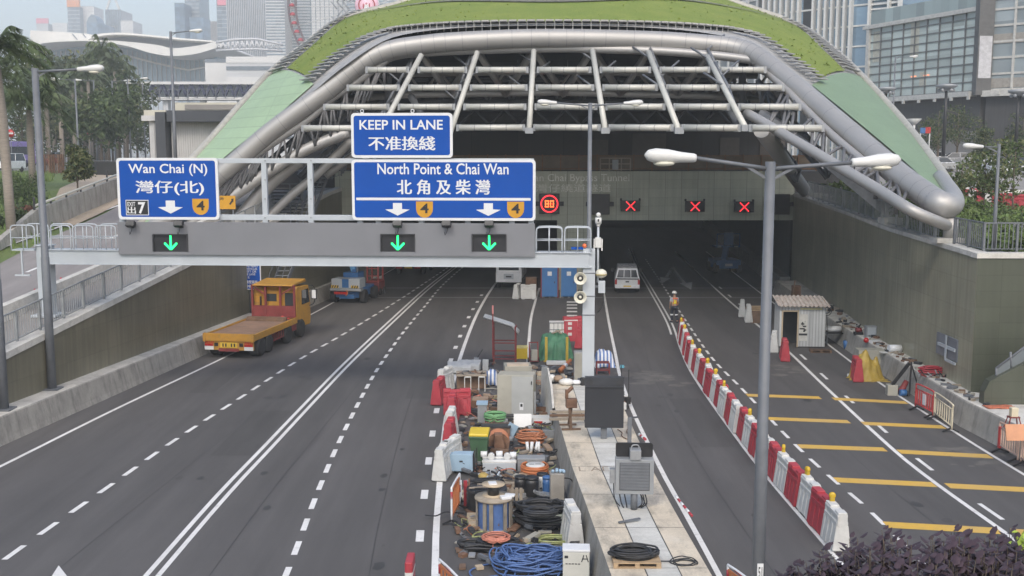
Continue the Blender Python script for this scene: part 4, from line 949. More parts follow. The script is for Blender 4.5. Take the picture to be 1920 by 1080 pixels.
for px, py, lab in ((1182, 386, 'red X lane signal on the portal nearest the lettering'), (1303, 387, 'middle red X lane signal on the portal'), (1395, 388, 'red X lane signal on the portal nearest the right wall')):
    loc = at(px, py, 74.7)
    if xs_ is None:
        xs_ = thing('lane_signal', lab, 'lane signal', loc, 0, 'red X signals on the portal')
        mb = MB(); mb.m(m_led_off).bx(-18 * k75, 18 * k75, -.12, .25, -10 * k75, 10 * k75); mb.m(m_dark); mb.bx(-19 * k75, -16 * k75, 0, .2, 10 * k75, 14 * k75); mb.bx(16 * k75, 19 * k75, 0, .2, 10 * k75, 14 * k75); mb.build('casing', xs_)
        mb = MB(); mb.m(e_red)
        for sg in (-1, 1):
            for k in range(9): u_ = (k - 4) / 4 * 7.6 * k75; mb.box((u_, -.14, sg * u_), (.075, .03, .075))
        mb.build('lit_cross', xs_)
    else: dup(xs_, loc, None, lab)

# ================================================================ STREET LAMPS
def lamp_head(mb, p, d, L=0.88, m=m_white):
    """long oval lantern from p along d"""
    p, d = Vector(p), Vector(d).normalized(); P = [p + d * (L * t_) for t_ in (0, 0.04, 0.3, 0.55, 0.8, 0.94, 1.0)]
    return mb.m(m).tube(P, [L * r for r in (0.07, 0.085, 0.1, 0.135, 0.14, 0.1, 0.025)], 14)
def street_lamp(lab, base, ztop, arms, pr=0.1, L=0.88, grp='grey street lamps', m=m_galv, door=True):
    t_ = thing('street_lamp', lab, 'street lamp', base, 0, grp); h_ = ztop - base[2]
    mb = MB(); mb.m(m).tube([(0, 0, 0), (0, 0, h_ * 0.42), (0, 0, h_ * 0.42 + .02), (0, 0, h_)], [pr * 1.2, pr * 1.12, pr, pr * .88], 14); mb.build('pole', t_)
    if door: mb = MB(); mb.m(m).bx(-.3, .3, -.3, .3, 0, .05); mb.build('base_plate', t_)
    for (ax, ay, rise, ln) in arms:                              # direction, rise, reach
        d = Vector((ax, ay, 0)).normalized(); a = Vector((0, 0, h_ - 0.12)) + d * pr * .5; b_ = a + d * ln + Vector((0, 0, rise))
        mb = MB(); mb.m(m).tube([a, b_], pr * .36, 8); mb.beam(a - Vector((0, 0, .18)), a + d * .4 + Vector((0, 0, rise * .3)), .02, .05); ar = mb.build('arm', t_)
        mb = MB(); lamp_head(mb, b_, d + Vector((0, 0, 0.06)), L); mb.build('lamp_head', t_)
        if L > .8: mb = MB(); mb.m(m_cream).ball(b_ + d * L * .62 - Vector((0, 0, L * .1)), L * .16, 10, (1.3, .8, .35)); mb.build('lens', t_)
    return t_
Yf = 18.6; b0 = at(1419, 1060, Yf); zt = at(1443, 303, Yf).z
t_ = street_lamp('tall grey double armed street lamp in the right foreground', (b0.x + .03, Yf, 0.9), zt, [(-1, -.12, 0.18, 1.28), (1, .1, 0.1, 1.4)], 0.1, 0.9)
mb = MB(); a = Vector((0, 0, 0)); mb.m(m_signw).bx(-.05, .06, -.128, -.118, at(1415, 1082, Yf).z - .9, at(1415, 1052, Yf).z - .9); z0 = at(1415, 1080, Yf).z - .9
letters(mb, '51', -.03, .04, z0 + .02, z0 + .22, -.131, .01, m_blackp); mb.build('number_plate', t_)
b0 = Vector((3.4, 47, 0)); street_lamp('double armed street lamp standing behind the right end of the gantry', b0, at(1105, 193, 47).z, [(-1, 0, .12, 1.4), (1, 0, .1, 1.4)], .1, .85)
b0 = gz(98, 730, .9); street_lamp('single armed street lamp on the left concrete barrier before the gantry', b0, at(66, 128, b0.y).z, [(1, 0, .08, 1.45)], .13, .95)
b0 = gz(8, 768, .9); t_ = street_lamp('grey pole with a dark banner cut by the left edge of the photo', b0, 11.5, [(-1, 0, .08, 1.45)], .13, .95); mb = MB(); mb.m(mat('navy_banner', (.015, .016, .04), .7)).bx(-.22, -.02, -.2, -.17, 1.6, 3.6); mb.build('banner', t_)
b0 = onl(331, 348); street_lamp('single armed street lamp behind the left end of the canopy', b0, at(321, 59, b0.y).z, [(1, 0, .15, 1.35)], .11, .95)
b0 = Vector((at(1862, 478, 39.2).x, 39.2, zr(39.2))); street_lamp('short street lamp on the corner of the right retaining wall', b0, at(1875, 270, 39.2).z, [(-1, 0, .02, .55)], .06, .75)
for i, (px, pt, pb, Y, dr) in enumerate([(148, 148, 300, 118, -1), (182, 150, 290, 150, -1), (195, 150, 285, 165, -1), (216, 151, 285, 150, 1), (245, 147, 285, 140, 1), (272, 156, 270, 170, -1), (1675, 106, 200, 128, 1)]):  # last entry: lamp head reflected in the podium glass, built as a solid lamp
    base = at(px, pb, Y); z0 = zl(Y) if px < 900 else zr(Y); base.z = z0; zt_ = at(px, pt, Y).z
    lb = ['far street lamp beyond the young tree by the slip road, leftmost of the row', 'second far street lamp of the row before the trees', 'third far street lamp of the row before the trees', 'fourth far street lamp of the row before the trees', 'far street lamp just left of the dark pavilion', 'far street lamp behind the dark pavilion roof', 'lamp reflected in the glass podium, built as a far street lamp'][i]
    street_lamp(lb, base, zt_, [(dr, 0, .1, 1.6)], .1, 1.0, 'far street lamps', m_galv, False)
# ================================================================ VEHICLES
m_truck_y = mat('lorry_yellow', (0.46, 0.235, 0.03), 0.55, 0, 0.14, 2, dirt=0.75, dirtc=(0.22, 0.16, 0.07)); m_maroon = mat('maroon_steel', (0.20, 0.035, 0.035), 0.6, 0, 0.2, 3, dirt=0.3)
m_deck = mat('worn_deck', (0.25, 0.155, 0.105), 0.8, 0, 0.25, 1.2, dirt=0.5, dirtc=(0.19, 0.15, 0.12)); m_tyre = mat('tyre', (0.024, 0.024, 0.025), 0.85, 0, 0.2, 8, dirt=.5, dirtc=(.09, .08, .07)); m_rim = mat('wheel_rim', (0.45, 0.43, 0.40), 0.5, 0.4, 0.2, 5)
m_cglass = glass('car_glass', (0.035, 0.042, 0.048), 0.06, 0.3); m_redp = mat('red_lamp_plastic', (0.42, 0.02, 0.02), 0.3); m_plate_y = mat('plate_yellow', (0.62, 0.42, 0.05), 0.5)
m_rust = mat('rusty_steel', (0.17, 0.095, 0.06), 0.85, 0, 0.35, 5, bump=0.3); m_wood = mat('raw_wood', (0.40, 0.29, 0.18), 0.8, 0, 0.25, 3, (1, 6, 6), bump=0.2); m_woodd = mat('old_brown_wood', (0.16, 0.10, 0.065), 0.85, 0, 0.3, 3, bump=.2)
m_redpl = mat('red_barrier_plastic', (0.38, 0.04, 0.055), 0.55, 0, 0.16, 2.5, dirt=0.35, dirtc=(0.30, 0.10, 0.10)); m_whpl = mat('white_barrier_plastic', (0.57, 0.57, 0.55), 0.55, 0, 0.1, 2.5, dirt=0.6, dirtc=(0.36, 0.34, 0.31))
m_liftb = mat('lift_blue', (0.035, 0.13, 0.32), 0.42, 0, .1, 3, dirt=.3); m_orange = mat('orange_plastic', (0.47, 0.16, 0.06), 0.5, 0, .12, 4)
def wheel(par, x, y, r, w, n=20):
    mb = MB(); mb.m(m_tyre).lathe((x, y, r), [(r * .6, -w / 2), (r * .93, -w / 2), (r, -w * .36), (r, w * .36), (r * .93, w / 2), (r * .6, w / 2)], n, 'x'); o = mb.build('wheel', par)
    mb = MB(); mb.m(m_rim).lathe((x, y, r), [(0.01, -w * .42), (r * .3, -w * .44), (r * .58, -w * .36), (r * .6, -w * .5), (r * .6, w * .5), (r * .58, w * .36), (r * .3, w * .44), (.01, w * .42)], n, 'x'); mb.build('rim', o)
    return o
rr = gz(430, 673); tr = thing('flatbed_lorry', 'yellow flatbed lorry with an empty worn deck and maroon headboard', 'lorry', rr, R(-9.5))
Wd, Ld = 1.2, 5.6
mb = MB(); mb.m(m_deck).bx(-Wd + .05, Wd - .05, 0.05, Ld, 1.0, 1.09)
mb.m(m_truck_y)
for sx in (-1, 1): mb.bx(sx * Wd - .05, sx * Wd + .05, 0.06, Ld, .86, 1.16)
mb.build('deck', tr, bevel=.01)
mb = MB(); mb.m(m_truck_y).bx(-Wd - .07, Wd + .07, -.06, .055, .84, 1.2)
for x in (-Wd + .02, Wd - .02): mb.bx(x - .05, x + .05, -.09, .06, .8, 1.22)
mb.build('tailboard', tr, bevel=.012)
mb = MB(); mb.m(m_truck_y).bx(-Wd, Wd, 0.0, .12, .42, .83); mb.m(m_maroon).bx(-.5, .5, -.03, .1, .36, .5)
mb.m(m_redp)
for sx in (-1, 1):
    mb.m(m_redp).bx(sx * .98 - .2, sx * .98 + .2, -.035, 0, .6, .7); mb.m(m_signw).bx(sx * .98 - .22, sx * .98 + .22, -.02, 0, .42, .6)
    for k in range(5):
        x = sx * .98 - .2 + k * .09; mb.m(m_redp).add([(x, -.024, .71), (x + .05, -.024, .71), (x + .09, -.024, .82), (x + .04, -.024, .82)], [(0, 1, 2, 3)])
    mb.m(m_blackp).bx(sx * .62 - .09, sx * .62 + .09, -.03, 0, .6, .76)
mb.build('rear_panel', tr)
mb = MB(); mb.m(m_plate_y).bx(-.42, .42, -.03, 0, .54, .78); mb.m(m_blackp)
for k in range(5):
    if k != 2: mb.bx(-.31 + k * .14, -.24 + k * .14, -.034, -.03, .58, .74)
mb.build('number_plate', tr)
mb = MB(); mb.m(m_blackp)
for sx in (-.4, .4): mb.bx(sx - .06, sx + .06, .2, 7.9, .6, .86)
mb.bx(-1.0, 1.0, .4, 2.2, .55, .6); mb.m(m_maroon)
for sx in (-1, 1):
    mb.bx(sx * 1.12 - .02, sx * 1.12 + .02, 2.25, 4.0, .42, .47); mb.bx(sx * 1.12 - .02, sx * 1.12 + .02, 2.25, 4.0, .8, .84)
    for k in range(8): mb.bx(sx * 1.12 - .02, sx * 1.12 + .02, 2.25 + k * .24, 2.29 + k * .24, .42, .84)
    mb.bx(sx * 1.05 - .1, sx * 1.05 + .1, 5.0, 5.7, .5, .95)
mb.build('chassis', tr)
for y in (.95, 1.9):
    for sx in (-1, 1): wheel(tr, sx * .98, y, .47, .5)
for y in (4.5, 6.35):
    for sx in (-1, 1): wheel(tr, sx * 1.06, y, .48, .3)
hb = MB(); hb.m(m_maroon).bx(-1.12, 1.12, Ld - .12, Ld - .04, 1.16, 1.75)
for x in (-1.14, -.42, .38, 1.14): hb.bx(x - .045, x + .045, Ld - .14, Ld - .02, 1.1, 2.84)
hb.beam((-1.1, Ld - .08, 2.75), (-.42, Ld - .08, 2.3), .06, .06); hb.beam((1.1, Ld - .08, 2.75), (.38, Ld - .08, 2.3), .06, .06); hb.bx(-1.14, 1.14, Ld - .12, Ld - .04, 2.74, 2.82)
hb.build('headboard', tr)
# cab: tapered side outline
cb_ = MB(); y0 = 5.72; P_ = [(y0, .95), (y0 + .5, .95), (y0 + .55, .55), (y0 + 2.0, .5), (y0 + 2.1, .9), (y0 + 2.05, 1.75), (y0 + 1.82, 2.62), (y0 + .12, 2.72), (y0, 2.5)]
cb_.m(m_truck_y).prism(P_, -1.17, 1.17, 'yz'); cb = cb_.build('cab', tr, bevel=.06, seg=3)
mb = MB(); mb.m(m_truck_y).prism([(y0 - .35, 2.86), (y0 + 1.6, 2.98), (y0 + 1.75, 2.8), (y0 - .35, 2.78)], -1.08, 1.08, 'yz'); mb.build('roof_visor', tr, bevel=.03)
mb = MB(); mb.m(m_cglass)
mb.bx(-.5, .1, y0 - .012, y0 + .02, 1.95, 2.35); mb.bx(.55, 1.0, y0 - .014, y0 + .02, 1.62, 2.4)
for sx in (-1, 1): mb.prism([(y0 + .75, 1.7), (y0 + 1.9, 1.7), (y0 + 1.7, 2.45), (y0 + .75, 2.45)], sx * 1.15, sx * 1.185, 'yz')
mb.build('window', cb)
mb = MB(); mb.m(m_truck_y)
for k in range(6): mb.bx(-1.1, -.55, y0 - .03, y0, 1.75 + k * .13, 1.77 + k * .13)
mb.m(m_blackp).bx(-.8, -.72, y0 - .06, y0, 1.5, 2.2); mb.build('rear_rib', cb)
mb = MB(); mb.m(m_blackp)
for sx in (-1, 1): mb.tube(spline([(sx * 1.17, y0 + 1.8, 2.6), (sx * 1.45, y0 + 1.9, 2.5), (sx * 1.45, y0 + 1.9, 1.7), (sx * 1.17, y0 + 1.9, 1.5)], 4), .025, 6); mb.bx(sx * 1.45 - .14, sx * 1.45 + .14, y0 + 1.84, y0 + 1.92, 1.85, 2.4)
mb.m(m_signw)
for sx in (-1, 1): mb.bx(sx * 1.45 - .11, sx * 1.45 + .11, y0 + 1.83, y0 + 1.838, 1.9, 2.35)
mb.build('mirror', cb)
mb = MB(); mb.m(m_woodd)
M_ = Matrix.Translation(tr.location) @ Matrix.Rotation(R(-9.5), 4, 'Z')
mb.M = None; mb.beam((-1.08, 0, .1), (1.0, 0, .1), .22, .2); mb.beam((-1.05, -.2, .06), (.95, -.16, .06), .16, .12)
o = tag(mb.build('timber_beam', None, loc=M_ @ Vector((0, 4.7, 1.09)), rz=R(-9.5)), 'dark timber beams lying across the lorry deck below the headboard', 'timber')
mb = MB(); mb.m(mat('red_sling', (.5, .06, .05), .8))
for k in range(4): mb.tube(spline([(-.3 + .1 * k, 0, .05), (0, .08, .1 + .02 * k), (.25, .02, .06), (.45, -.03 * k, .05)], 4), .03, 5)
tag(mb.build('lifting_sling', None, loc=M_ @ Vector((.55, 5.2, 1.09)), rz=R(-9.5)), 'red lifting sling heaped on the lorry deck', 'sling')
mb = MB(); mb.m(m_white).ball((0, 0, .07), .09, 8, (1, 1, .8)); mb.ball((.1, 1.1, .07), .07, 8); mb.m(m_dark)
# boom lift in front of the left bore
b0 = gz(655, 567); bl = thing('boom_lift', 'blue boom lift with raised arm parked by the left tunnel wall', 'boom lift', b0, R(-10))
mb = MB(); mb.m(m_liftb).bx(-.85, .85, -.3, 2.6, .35, .75); mb.bx(-.5, .5, -.5, 2.8, .3, .6); mb.build('chassis', bl, bevel=.03)
for x in (-.98, .98):
    for y in (.0, 2.2): wheel(bl, x, y, .44, .36, 16)
mb = MB(); mb.m(m_liftb).bx(-1.0, 1.0, -.6, 2.2, .8, 1.0); mb.m(m_grey_mid).bx(-1.05, 1.05, -.75, -.2, .82, 1.0); mb.m(m_paint_grey).bx(-.95, .95, -.72, .5, 1.0, 1.6); mb.m(m_liftb).bx(-.5, .5, .3, 1.6, 1.0, 1.9); mb.build('turntable', bl, bevel=.04)
mb = MB(); mb.m(m_liftb).bx(-.22, .22, -.73, -.7, 1.05, 1.6)
for x in (-.7, .62):
    mb.m(m_plate_y).bx(x - .25, x + .25, -.735, -.722, 1.02, 1.2); mb.m(m_blackp)
    for k in range(3): mb.add([(x - .22 + k * .16, -.738, 1.02), (x - .14 + k * .16, -.738, 1.02), (x - .06 + k * .16, -.738, 1.2), (x - .14 + k * .16, -.738, 1.2)], [(0, 1, 2, 3)])
mb.m(m_paint_grey); mb.bx(-.85, -.4, -.735, -.72, 1.3, 1.65); mb.bx(.35, .9, -.735, -.72, 1.3, 1.65); mb.m(m_redp).bx(-.75, .1, -.77, -.75, .62, .78)
mb.build('decal', bl)
mb = MB(); mb.m(m_liftb).beam((.1, .9, 1.6), (-.35, 2.6, 3.9), .34, .42); mb.m(mat('lift_light_blue', (.12, .33, .58), .4)).beam((.0, 1.1, 1.75), (-.5, .9, 3.6), .26, .3); mb.build('boom', bl)
mb = MB(); mb.m(m_galv).cyl((.35, .6, 1.7), (.1, 1.6, 2.6), .07); mb.m(m_orange).tube(spline([(.1, -.8, .9), (.18, -.84, .7), (.05, -.82, .55)], 3), .04, 5); mb.build('hydraulic_ram', bl)
b0 = gz(692, 558); t_ = thing('scissor_lift', 'dark red folded lift beside the blue boom lift', 'lift', b0 + Vector((.1, 1.0, 0)), R(-8))
mb = MB(); mb.m(m_maroon).bx(-.45, .45, 0, 1.6, .3, .9); mb.build('chassis', t_, bevel=.02)
for x in (-.48, .48):
    for y in (.25, 1.3): wheel(t_, x, y, .24, .16, 12)
mb = MB(); mb.m(mat('faded_red', (.36, .07, .06), .5, 0, .2, 3))
for x in (-.38, .38): mb.bx(x - .05, x + .05, .1, .2, .9, 2.5); mb.bx(x - .05, x + .05, 1.3, 1.4, .9, 2.5)
for z in (1.3, 1.8, 2.45): mb.bx(-.42, .42, .09, .15, z, z + .07)
mb.bx(-.42, .42, .1, 1.5, .92, 1.0); mb.build('mast', t_)
# generic wheeled boxes
def car(name, lab, cat, loc, rz, col, L=4.3, Wc=1.76, prof=None, roof=None, grp=None, wr=.31, wx=(.85, 3.45)):
    """prof: side outline (y from the tail, z); roof: (y0, y1, y2, y3, z0, z1) glasshouse foot and roof"""
    t_ = thing(name, lab, cat, loc, rz, grp); w = Wc / 2
    mb = MB(); mb.m(col).prism(prof, -w, w, 'yz'); b_ = mb.build('body', t_, bevel=.09, seg=3)
    a, b1, c, d, z0, z1 = roof; k = w * .97; k1 = w * .78
    mb = MB(); mb.m(m_cglass).add([(-k, a, z0), (k, a, z0), (k, d, z0), (-k, d, z0), (-k1, b1, z1), (k1, b1, z1), (k1, c, z1), (-k1, c, z1)], [(0, 1, 5, 4), (1, 2, 6, 5), (2, 3, 7, 6), (3, 0, 4, 7), (4, 5, 6, 7)]); mb.build('windows', t_)
    mb = MB(); mb.m(col).bx(-k1 - .02, k1 + .02, b1 - .02, c + .02, z1 - .01, z1 + .05)
    for sx in (-1, 1):
        for (ya, yb) in ((a, b1), (d, c), ((a + d) / 2 - .05, (b1 + c) / 2 - .05)): mb.beam((sx * k, ya, z0), (sx * k1, yb, z1), .07, .07)
    mb.build('roof', t_, bevel=.02)
    for y in wx:
        for sx in (-1, 1): wheel(t_, sx * (w - .1), y, wr, .2, 14)
    for sx in (-1, 1):
        mb = MB(); mb.m(m_redp).bx(sx * (w - .2) - .1, sx * (w - .2) + .1, prof[0][0] - .012, prof[0][0] + .1, .68, .86); mb.build('tail_light', t_)
        mb = MB(); mb.m(m_signw).bx(sx * (w - .25) - .14, sx * (w - .25) + .14, L - .12, L + .012, .6, .74); mb.build('headlight', t_)
    mb = MB(); mb.m(m_blackp).bx(-w + .05, w - .05, -.02, .05, .28, .42); mb.bx(-w + .05, w - .05, L - .06, L + .02, .24, .44); mb.build('bumper', t_)
    return t_
SED = [(0, .35), (0, .95), (.15, 1.02), (.9, 1.0), (3.0, .98), (4.15, .78), (4.3, .62), (4.3, .3), (4.0, .25), (.2, .25)]
SUV = [(0, .4), (0, 1.05), (.1, 1.12), (3.1, 1.1), (4.2, .95), (4.35, .75), (4.35, .35), (4.1, .28), (.2, .28)]
m_cwhite = mat('car_white', (.72, .73, .74), .25, 0, .03); m_csilver = mat('car_silver', (.42, .43, .44), .25, .5, .04); m_cred = mat('car_red', (.36, .03, .03), .25, 0, .04); m_cdark = mat('car_dark', (.03, .032, .036), .2, 0, .04)
g_ = 'cars parked beyond the right bank'
def rpark(px, py, Y): p = at(px, py, Y); p.z = zr(Y); return p
car('parked_car', 'white off roader parked behind the right edge of the canopy', 'car', rpark(1745, 300, 112), R(60), m_cwhite, 4.35, 1.85, SUV, (.1, .35, 3.0, 3.5, 1.1, 1.78), g_)
car('parked_car', 'silver car parked behind the young trees on the right bank', 'car', rpark(1795, 320, 106), R(75), m_csilver, 4.3, 1.76, SED, (.5, 1.1, 2.7, 3.3, .98, 1.45), g_)
car('parked_car', 'white car facing the camera right of the short corner lamp', 'car', rpark(1858, 325, 100), R(170), m_cwhite, 4.3, 1.76, SED, (.5, 1.1, 2.7, 3.3, .98, 1.45), g_)
car('parked_car', 'dark car parked at the right edge beyond the young trees', 'car', rpark(1915, 318, 104), R(165), m_cdark, 4.3, 1.76, SED, (.5, 1.1, 2.7, 3.3, .98, 1.45), g_)
def lpark(px, Y): p = at(px, 300, Y); p.z = zl(Y); return p
for px, py, Y, rz, src, lb in ((1830, 300, 118, 80, 0, 'silver saloon in the far row of parked cars above the young trees'), (1775, 305, 122, 100, 1, 'pale car in the far row of parked cars left of the corner lamp'), (1890, 300, 112, 95, 0, 'pale saloon half hidden by the tallest young tree')):
    o = [q for q in S.objects if q.name.startswith('parked_car')][1 + src]; dup(o, rpark(px, py, Y), R(rz), lb)
g_ = 'vehicles queued on the far left road'
car('white_van', 'white van in front of the purple coach at the left edge', 'van', lpark(34, 118), R(175), m_cwhite, 4.6, 1.8, [(0, .4), (0, 1.2), (3.6, 1.2), (4.3, 1.1), (4.6, .7), (4.6, .35), (.2, .3)], (.05, .15, 3.4, 4.2, 1.2, 1.95), g_)
car('red_taxi', 'red and silver taxi behind the big palm trunk on the left road', 'car', lpark(97, 150), R(178), m_cred, 4.3, 1.76, SED, (.5, 1.1, 2.7, 3.3, .98, 1.45), g_)
car('silver_car', 'small silver car queued right of the red taxi on the left road', 'car', lpark(114, 158), R(178), m_csilver, 4.3, 1.76, SUV, (.1, .35, 3.0, 3.5, 1.1, 1.7), g_)
t_ = thing('coach', 'purple and white coach standing behind the palm trunks', 'coach', lpark(52, 140), R(168), g_)
mb = MB(); mb.m(mat('coach_purple', (.30, .24, .55), .35, 0, .06)).prism([(0, .4), (0, 3.0), (.3, 3.25), (9.6, 3.25), (10.0, 2.9), (10.1, 1.2), (10.1, .4)], -1.25, 1.25, 'yz'); mb.build('body', t_, bevel=.12, seg=3)
mb = MB(); mb.m(m_cglass)
for sx in (-1, 1): mb.bx(sx * 1.255 - .01, sx * 1.255 + .01, .5, 9.4, 1.6, 2.6)
mb.bx(-1.1, 1.1, 10.03, 10.11, 1.4, 2.7); mb.build('windows', t_)
for y in (2, 8):
    for sx in (-1, 1): wheel(t_, sx * 1.1, y, .48, .3, 14)
# pick-up at the mouth of the right bore
p = gz(1176, 550); pk = thing('pickup_truck', 'white pick-up truck with a hardtop entering the right bore', 'pick-up', p, R(-5))
mb = MB(); mb.m(m_cwhite).prism([(0, .42), (0, 1.02), (3.0, 1.05), (4.3, 1.02), (5.0, .9), (5.1, .5), (5.0, .35), (.2, .35)], -.86, .86, 'yz'); mb.build('body', pk, bevel=.07, seg=3)
mb = MB(); mb.m(m_cwhite).add([(-.84, .02, 1.02), (.84, .02, 1.02), (.84, 4.1, 1.02), (-.84, 4.1, 1.02), (-.68, .25, 1.72), (.68, .25, 1.72), (.68, 3.3, 1.75), (-.68, 3.3, 1.75)], [(0, 1, 5, 4), (1, 2, 6, 5), (2, 3, 7, 6), (3, 0, 4, 7), (4, 5, 6, 7)]); cp = mb.build('hardtop', pk, bevel=.05, seg=2)
mb = MB(); mb.m(m_cglass).add([(-.72, .02, 1.1), (.72, .02, 1.1), (.6, .21, 1.6), (-.6, .21, 1.6)], [(0, 1, 2, 3)]); mb.m(m_cwhite)
for x in (-.24, .24): mb.beam((x, .0, 1.1), (x * .95, .19, 1.6), .04, .03)
mb.build('rear_window', cp)
mb = MB(); mb.m(m_blackp).bx(-.8, .8, -.02, .02, .96, 1.04); mb.m(m_dark).bx(-.12, .12, -.03, 0, .76, .86); mb.build('tailgate', pk)
mb = MB(); mb.m(m_plate_y).bx(-.26, .26, -.05, 0, .44, .54); mb.build('number_plate', pk)
mb = MB(); mb.m(m_cwhite).bx(-.84, .84, -.12, .02, .36, .46); mb.build('bumper', pk, bevel=.02)
for sx in (-1, 1):
    mb = MB(); mb.m(m_redp).bx(sx * .78 - .07, sx * .78 + .07, -.015, .05, .62, .95); mb.build('tail_light', pk)
    mb = MB(); mb.m(m_blackp).box((sx * 1.0, 3.5, 1.25), (.16, .08, .22)); mb.build('mirror', pk)
for y in (1.1, 4.1):
    for sx in (-1, 1): wheel(pk, sx * .76, y, .36, .22, 14)
# white light truck at the left bore and the dim lorry behind it
p = gz(954, 542); t_ = thing('light_truck', 'white light truck seen from behind at the left bore', 'truck', p, R(-6))
mb = MB(); mb.m(m_cwhite).bx(-.92, .92, 0, 3.6, .75, 2.3); mb.build('body', t_, bevel=.04)
mb = MB(); mb.m(m_cglass).bx(-.72, .72, -.02, .02, 1.35, 2.1); mb.m(m_grey_mid); mb.bx(-.7, .7, -.04, -.01, 1.62, 1.7); mb.build('rear_window', t_)
mb = MB(); mb.m(m_cwhite).bx(-.92, .92, -.1, 0, .5, 1.2); mb.m(m_paint_grey).bx(-.35, .35, -.115, -.1, .72, 1.1); mb.m(m_blackp).bx(-.2, .2, -.12, -.115, .85, .95); mb.build('tailboard', t_, bevel=.01)
for y in (.6, 3.0):
    for sx in (-1, 1): wheel(t_, sx * .78, y, .36, .2, 14)
p = at(766, 512, 84); p.z = 0; t_ = thing('box_lorry', 'box lorry deep in the left bore with red tail lights', 'lorry', p, R(-6))
mb = MB(); mb.m(m_grey_mid).bx(-1.2, 1.2, 0, 6, .95, 3.4); mb.build('cargo_box', t_, bevel=.03)
mb = MB(); mb.m(m_cwhite).bx(-1.2, 1.2, -.06, .02, .7, 1.1); mb.m(m_plate_y).bx(-.3, .3, -.08, -.05, .56, .7)
for x in (-.8, -.4, 0, .4, .8): mb.m(m_grey_mid).bx(x - .02, x + .02, -.08, -.05, .72, 1.08)
mb.build('tail_lift', t_)
for sx in (-1, 1): mb = MB(); mb.m(m_redp).bx(sx * .75 - .25, sx * .75 + .25, -.09, -.04, .55, .68); mb.build('tail_light', t_)
for y in (1, 4.6):
    for sx in (-1, 1): wheel(t_, sx * 1.0, y, .45, .3, 14)
p = gz(1366, 513); t_ = thing('boom_lift', 'dark blue lift standing in the gloom of the right bore', 'boom lift', p, R(8))
mb = MB(); mb.m(m_liftb).bx(-1.0, 1.0, 0, 2.2, .4, 1.1); mb.build('chassis', t_, bevel=.03)
for x in (-.95, .95):
    for y in (.3, 1.9): wheel(t_, x, y, .42, .3, 12)
mb = MB(); mb.m(m_liftb).beam((-.2, .6, 1.0), (.2, 1.2, 2.2), .4, .4); mb.build('boom', t_)
mb = MB(); mb.m(m_liftb).bx(-1.0, 1.0, .2, 1.3, 2.1, 2.22)
for x in (-.95, -.3, .3, .95): mb.bx(x - .03, x + .03, .2, .26, 2.2, 3.2)
mb.bx(-.98, .98, .2, .26, 3.15, 3.22); mb.bx(-.4, .4, .15, .2, 2.3, 3.3); mb.m(m_paint_grey).bx(-.9, -.6, .17, .2, 2.12, 2.2); mb.bx(.5, .8, .17, .2, 2.12, 2.2); mb.bx(-.3, .3, -.03, 0, .6, .8); mb.build('basket', t_)
# ================================================================ WORKER
m_skin = mat('skin', (.36, .22, .15), .6, 0, .05); m_shirt = mat('grey_shirt', (.36, .37, .42), .85, 0, .1, 6); m_vest = mat('yellow_vest', (.62, .52, .05), .7, 0, .1, 6); m_navy = mat('navy_cloth', (.022, .024, .035), .85); m_vor = mat('orange_vest', (.62, .14, .06), .7)
def skin(name, pts, edges, par, m, sub=1):
    me = bpy.data.meshes.new(name); me.from_pydata([p[0] for p in pts], edges, []); o = bpy.data.objects.new(name, me); COL.objects.link(o); o.parent = par
    me.materials.append(m); md = o.modifiers.new('skin', 'SKIN'); md.use_smooth_shade = True
    for i, p in enumerate(pts): me.skin_vertices[0].data[i].radius = (p[1], p[1] if len(p) < 3 else p[2]); me.skin_vertices[0].data[i].use_root = i == 0
    s_ = o.modifiers.new('sub', 'SUBSURF'); s_.levels = sub; s_.render_levels = sub; return o
p = gz(1264, 605); wk = thing('person', 'worker in a white helmet and yellow vest walking towards the tunnel', 'person', p, R(8)); h_ = 1.0
B = [((0, 0, .96), .15, .11), ((0, .01, 1.15), .15, .105), ((0, .03, 1.36), .165, .11), ((0, .03, 1.47), .07, .07), ((0, .05, 1.55), .052, .055), ((0, .07, 1.66), .085, .1), ((0, .075, 1.74), .07, .085),
     ((-.19, .03, 1.40), .06), ((-.25, -.02, 1.14), .046), ((-.24, .1, .93), .036), ((.19, .03, 1.40), .06), ((.26, .06, 1.14), .046), ((.25, .2, .95), .036),
     ((-.1, 0, .9), .095), ((-.12, .12, .5), .065), ((-.12, .02, .1), .05), ((-.13, .14, .05), .045, .04), ((.1, 0, .9), .095), ((.11, -.04, .5), .065), ((.12, -.22, .14), .05), ((.13, -.1, .05), .045, .04)]
Ed = [(0, 1), (1, 2), (2, 3), (3, 4), (4, 5), (5, 6), (2, 7), (7, 8), (8, 9), (2, 10), (10, 11), (11, 12), (0, 13), (13, 14), (14, 15), (15, 16), (0, 17), (17, 18), (18, 19), (19, 20)]
skin('body', B, Ed, wk, m_skin, 2)
g = .016
skin('shirt', [(v[0], v[1] + g, (v[2] if len(v) > 2 else v[1]) + g) for v in (B[0], B[1], B[2], B[7], ((-.235, -.005, 1.2), .05), B[10], ((.245, .055, 1.2), .05))], [(0, 1), (1, 2), (2, 3), (3, 4), (2, 5), (5, 6)], wk, m_shirt, 2)
skin('vest', [(v[0], v[1] + .034, (v[2] if len(v) > 2 else v[1]) + .034) for v in (((0, 0, 1.02), .145, .105), B[1], ((0, .03, 1.38), .155, .105))], [(0, 1), (1, 2)], wk, m_vest, 2)
skin('trousers', [(v[0], v[1] + .02, (v[2] if len(v) > 2 else v[1]) + .02) for v in (B[0], B[13], B[14], B[15], B[17], B[18], B[19])], [(0, 1), (1, 2), (2, 3), (0, 4), (4, 5), (5, 6)], wk, m_navy, 2)
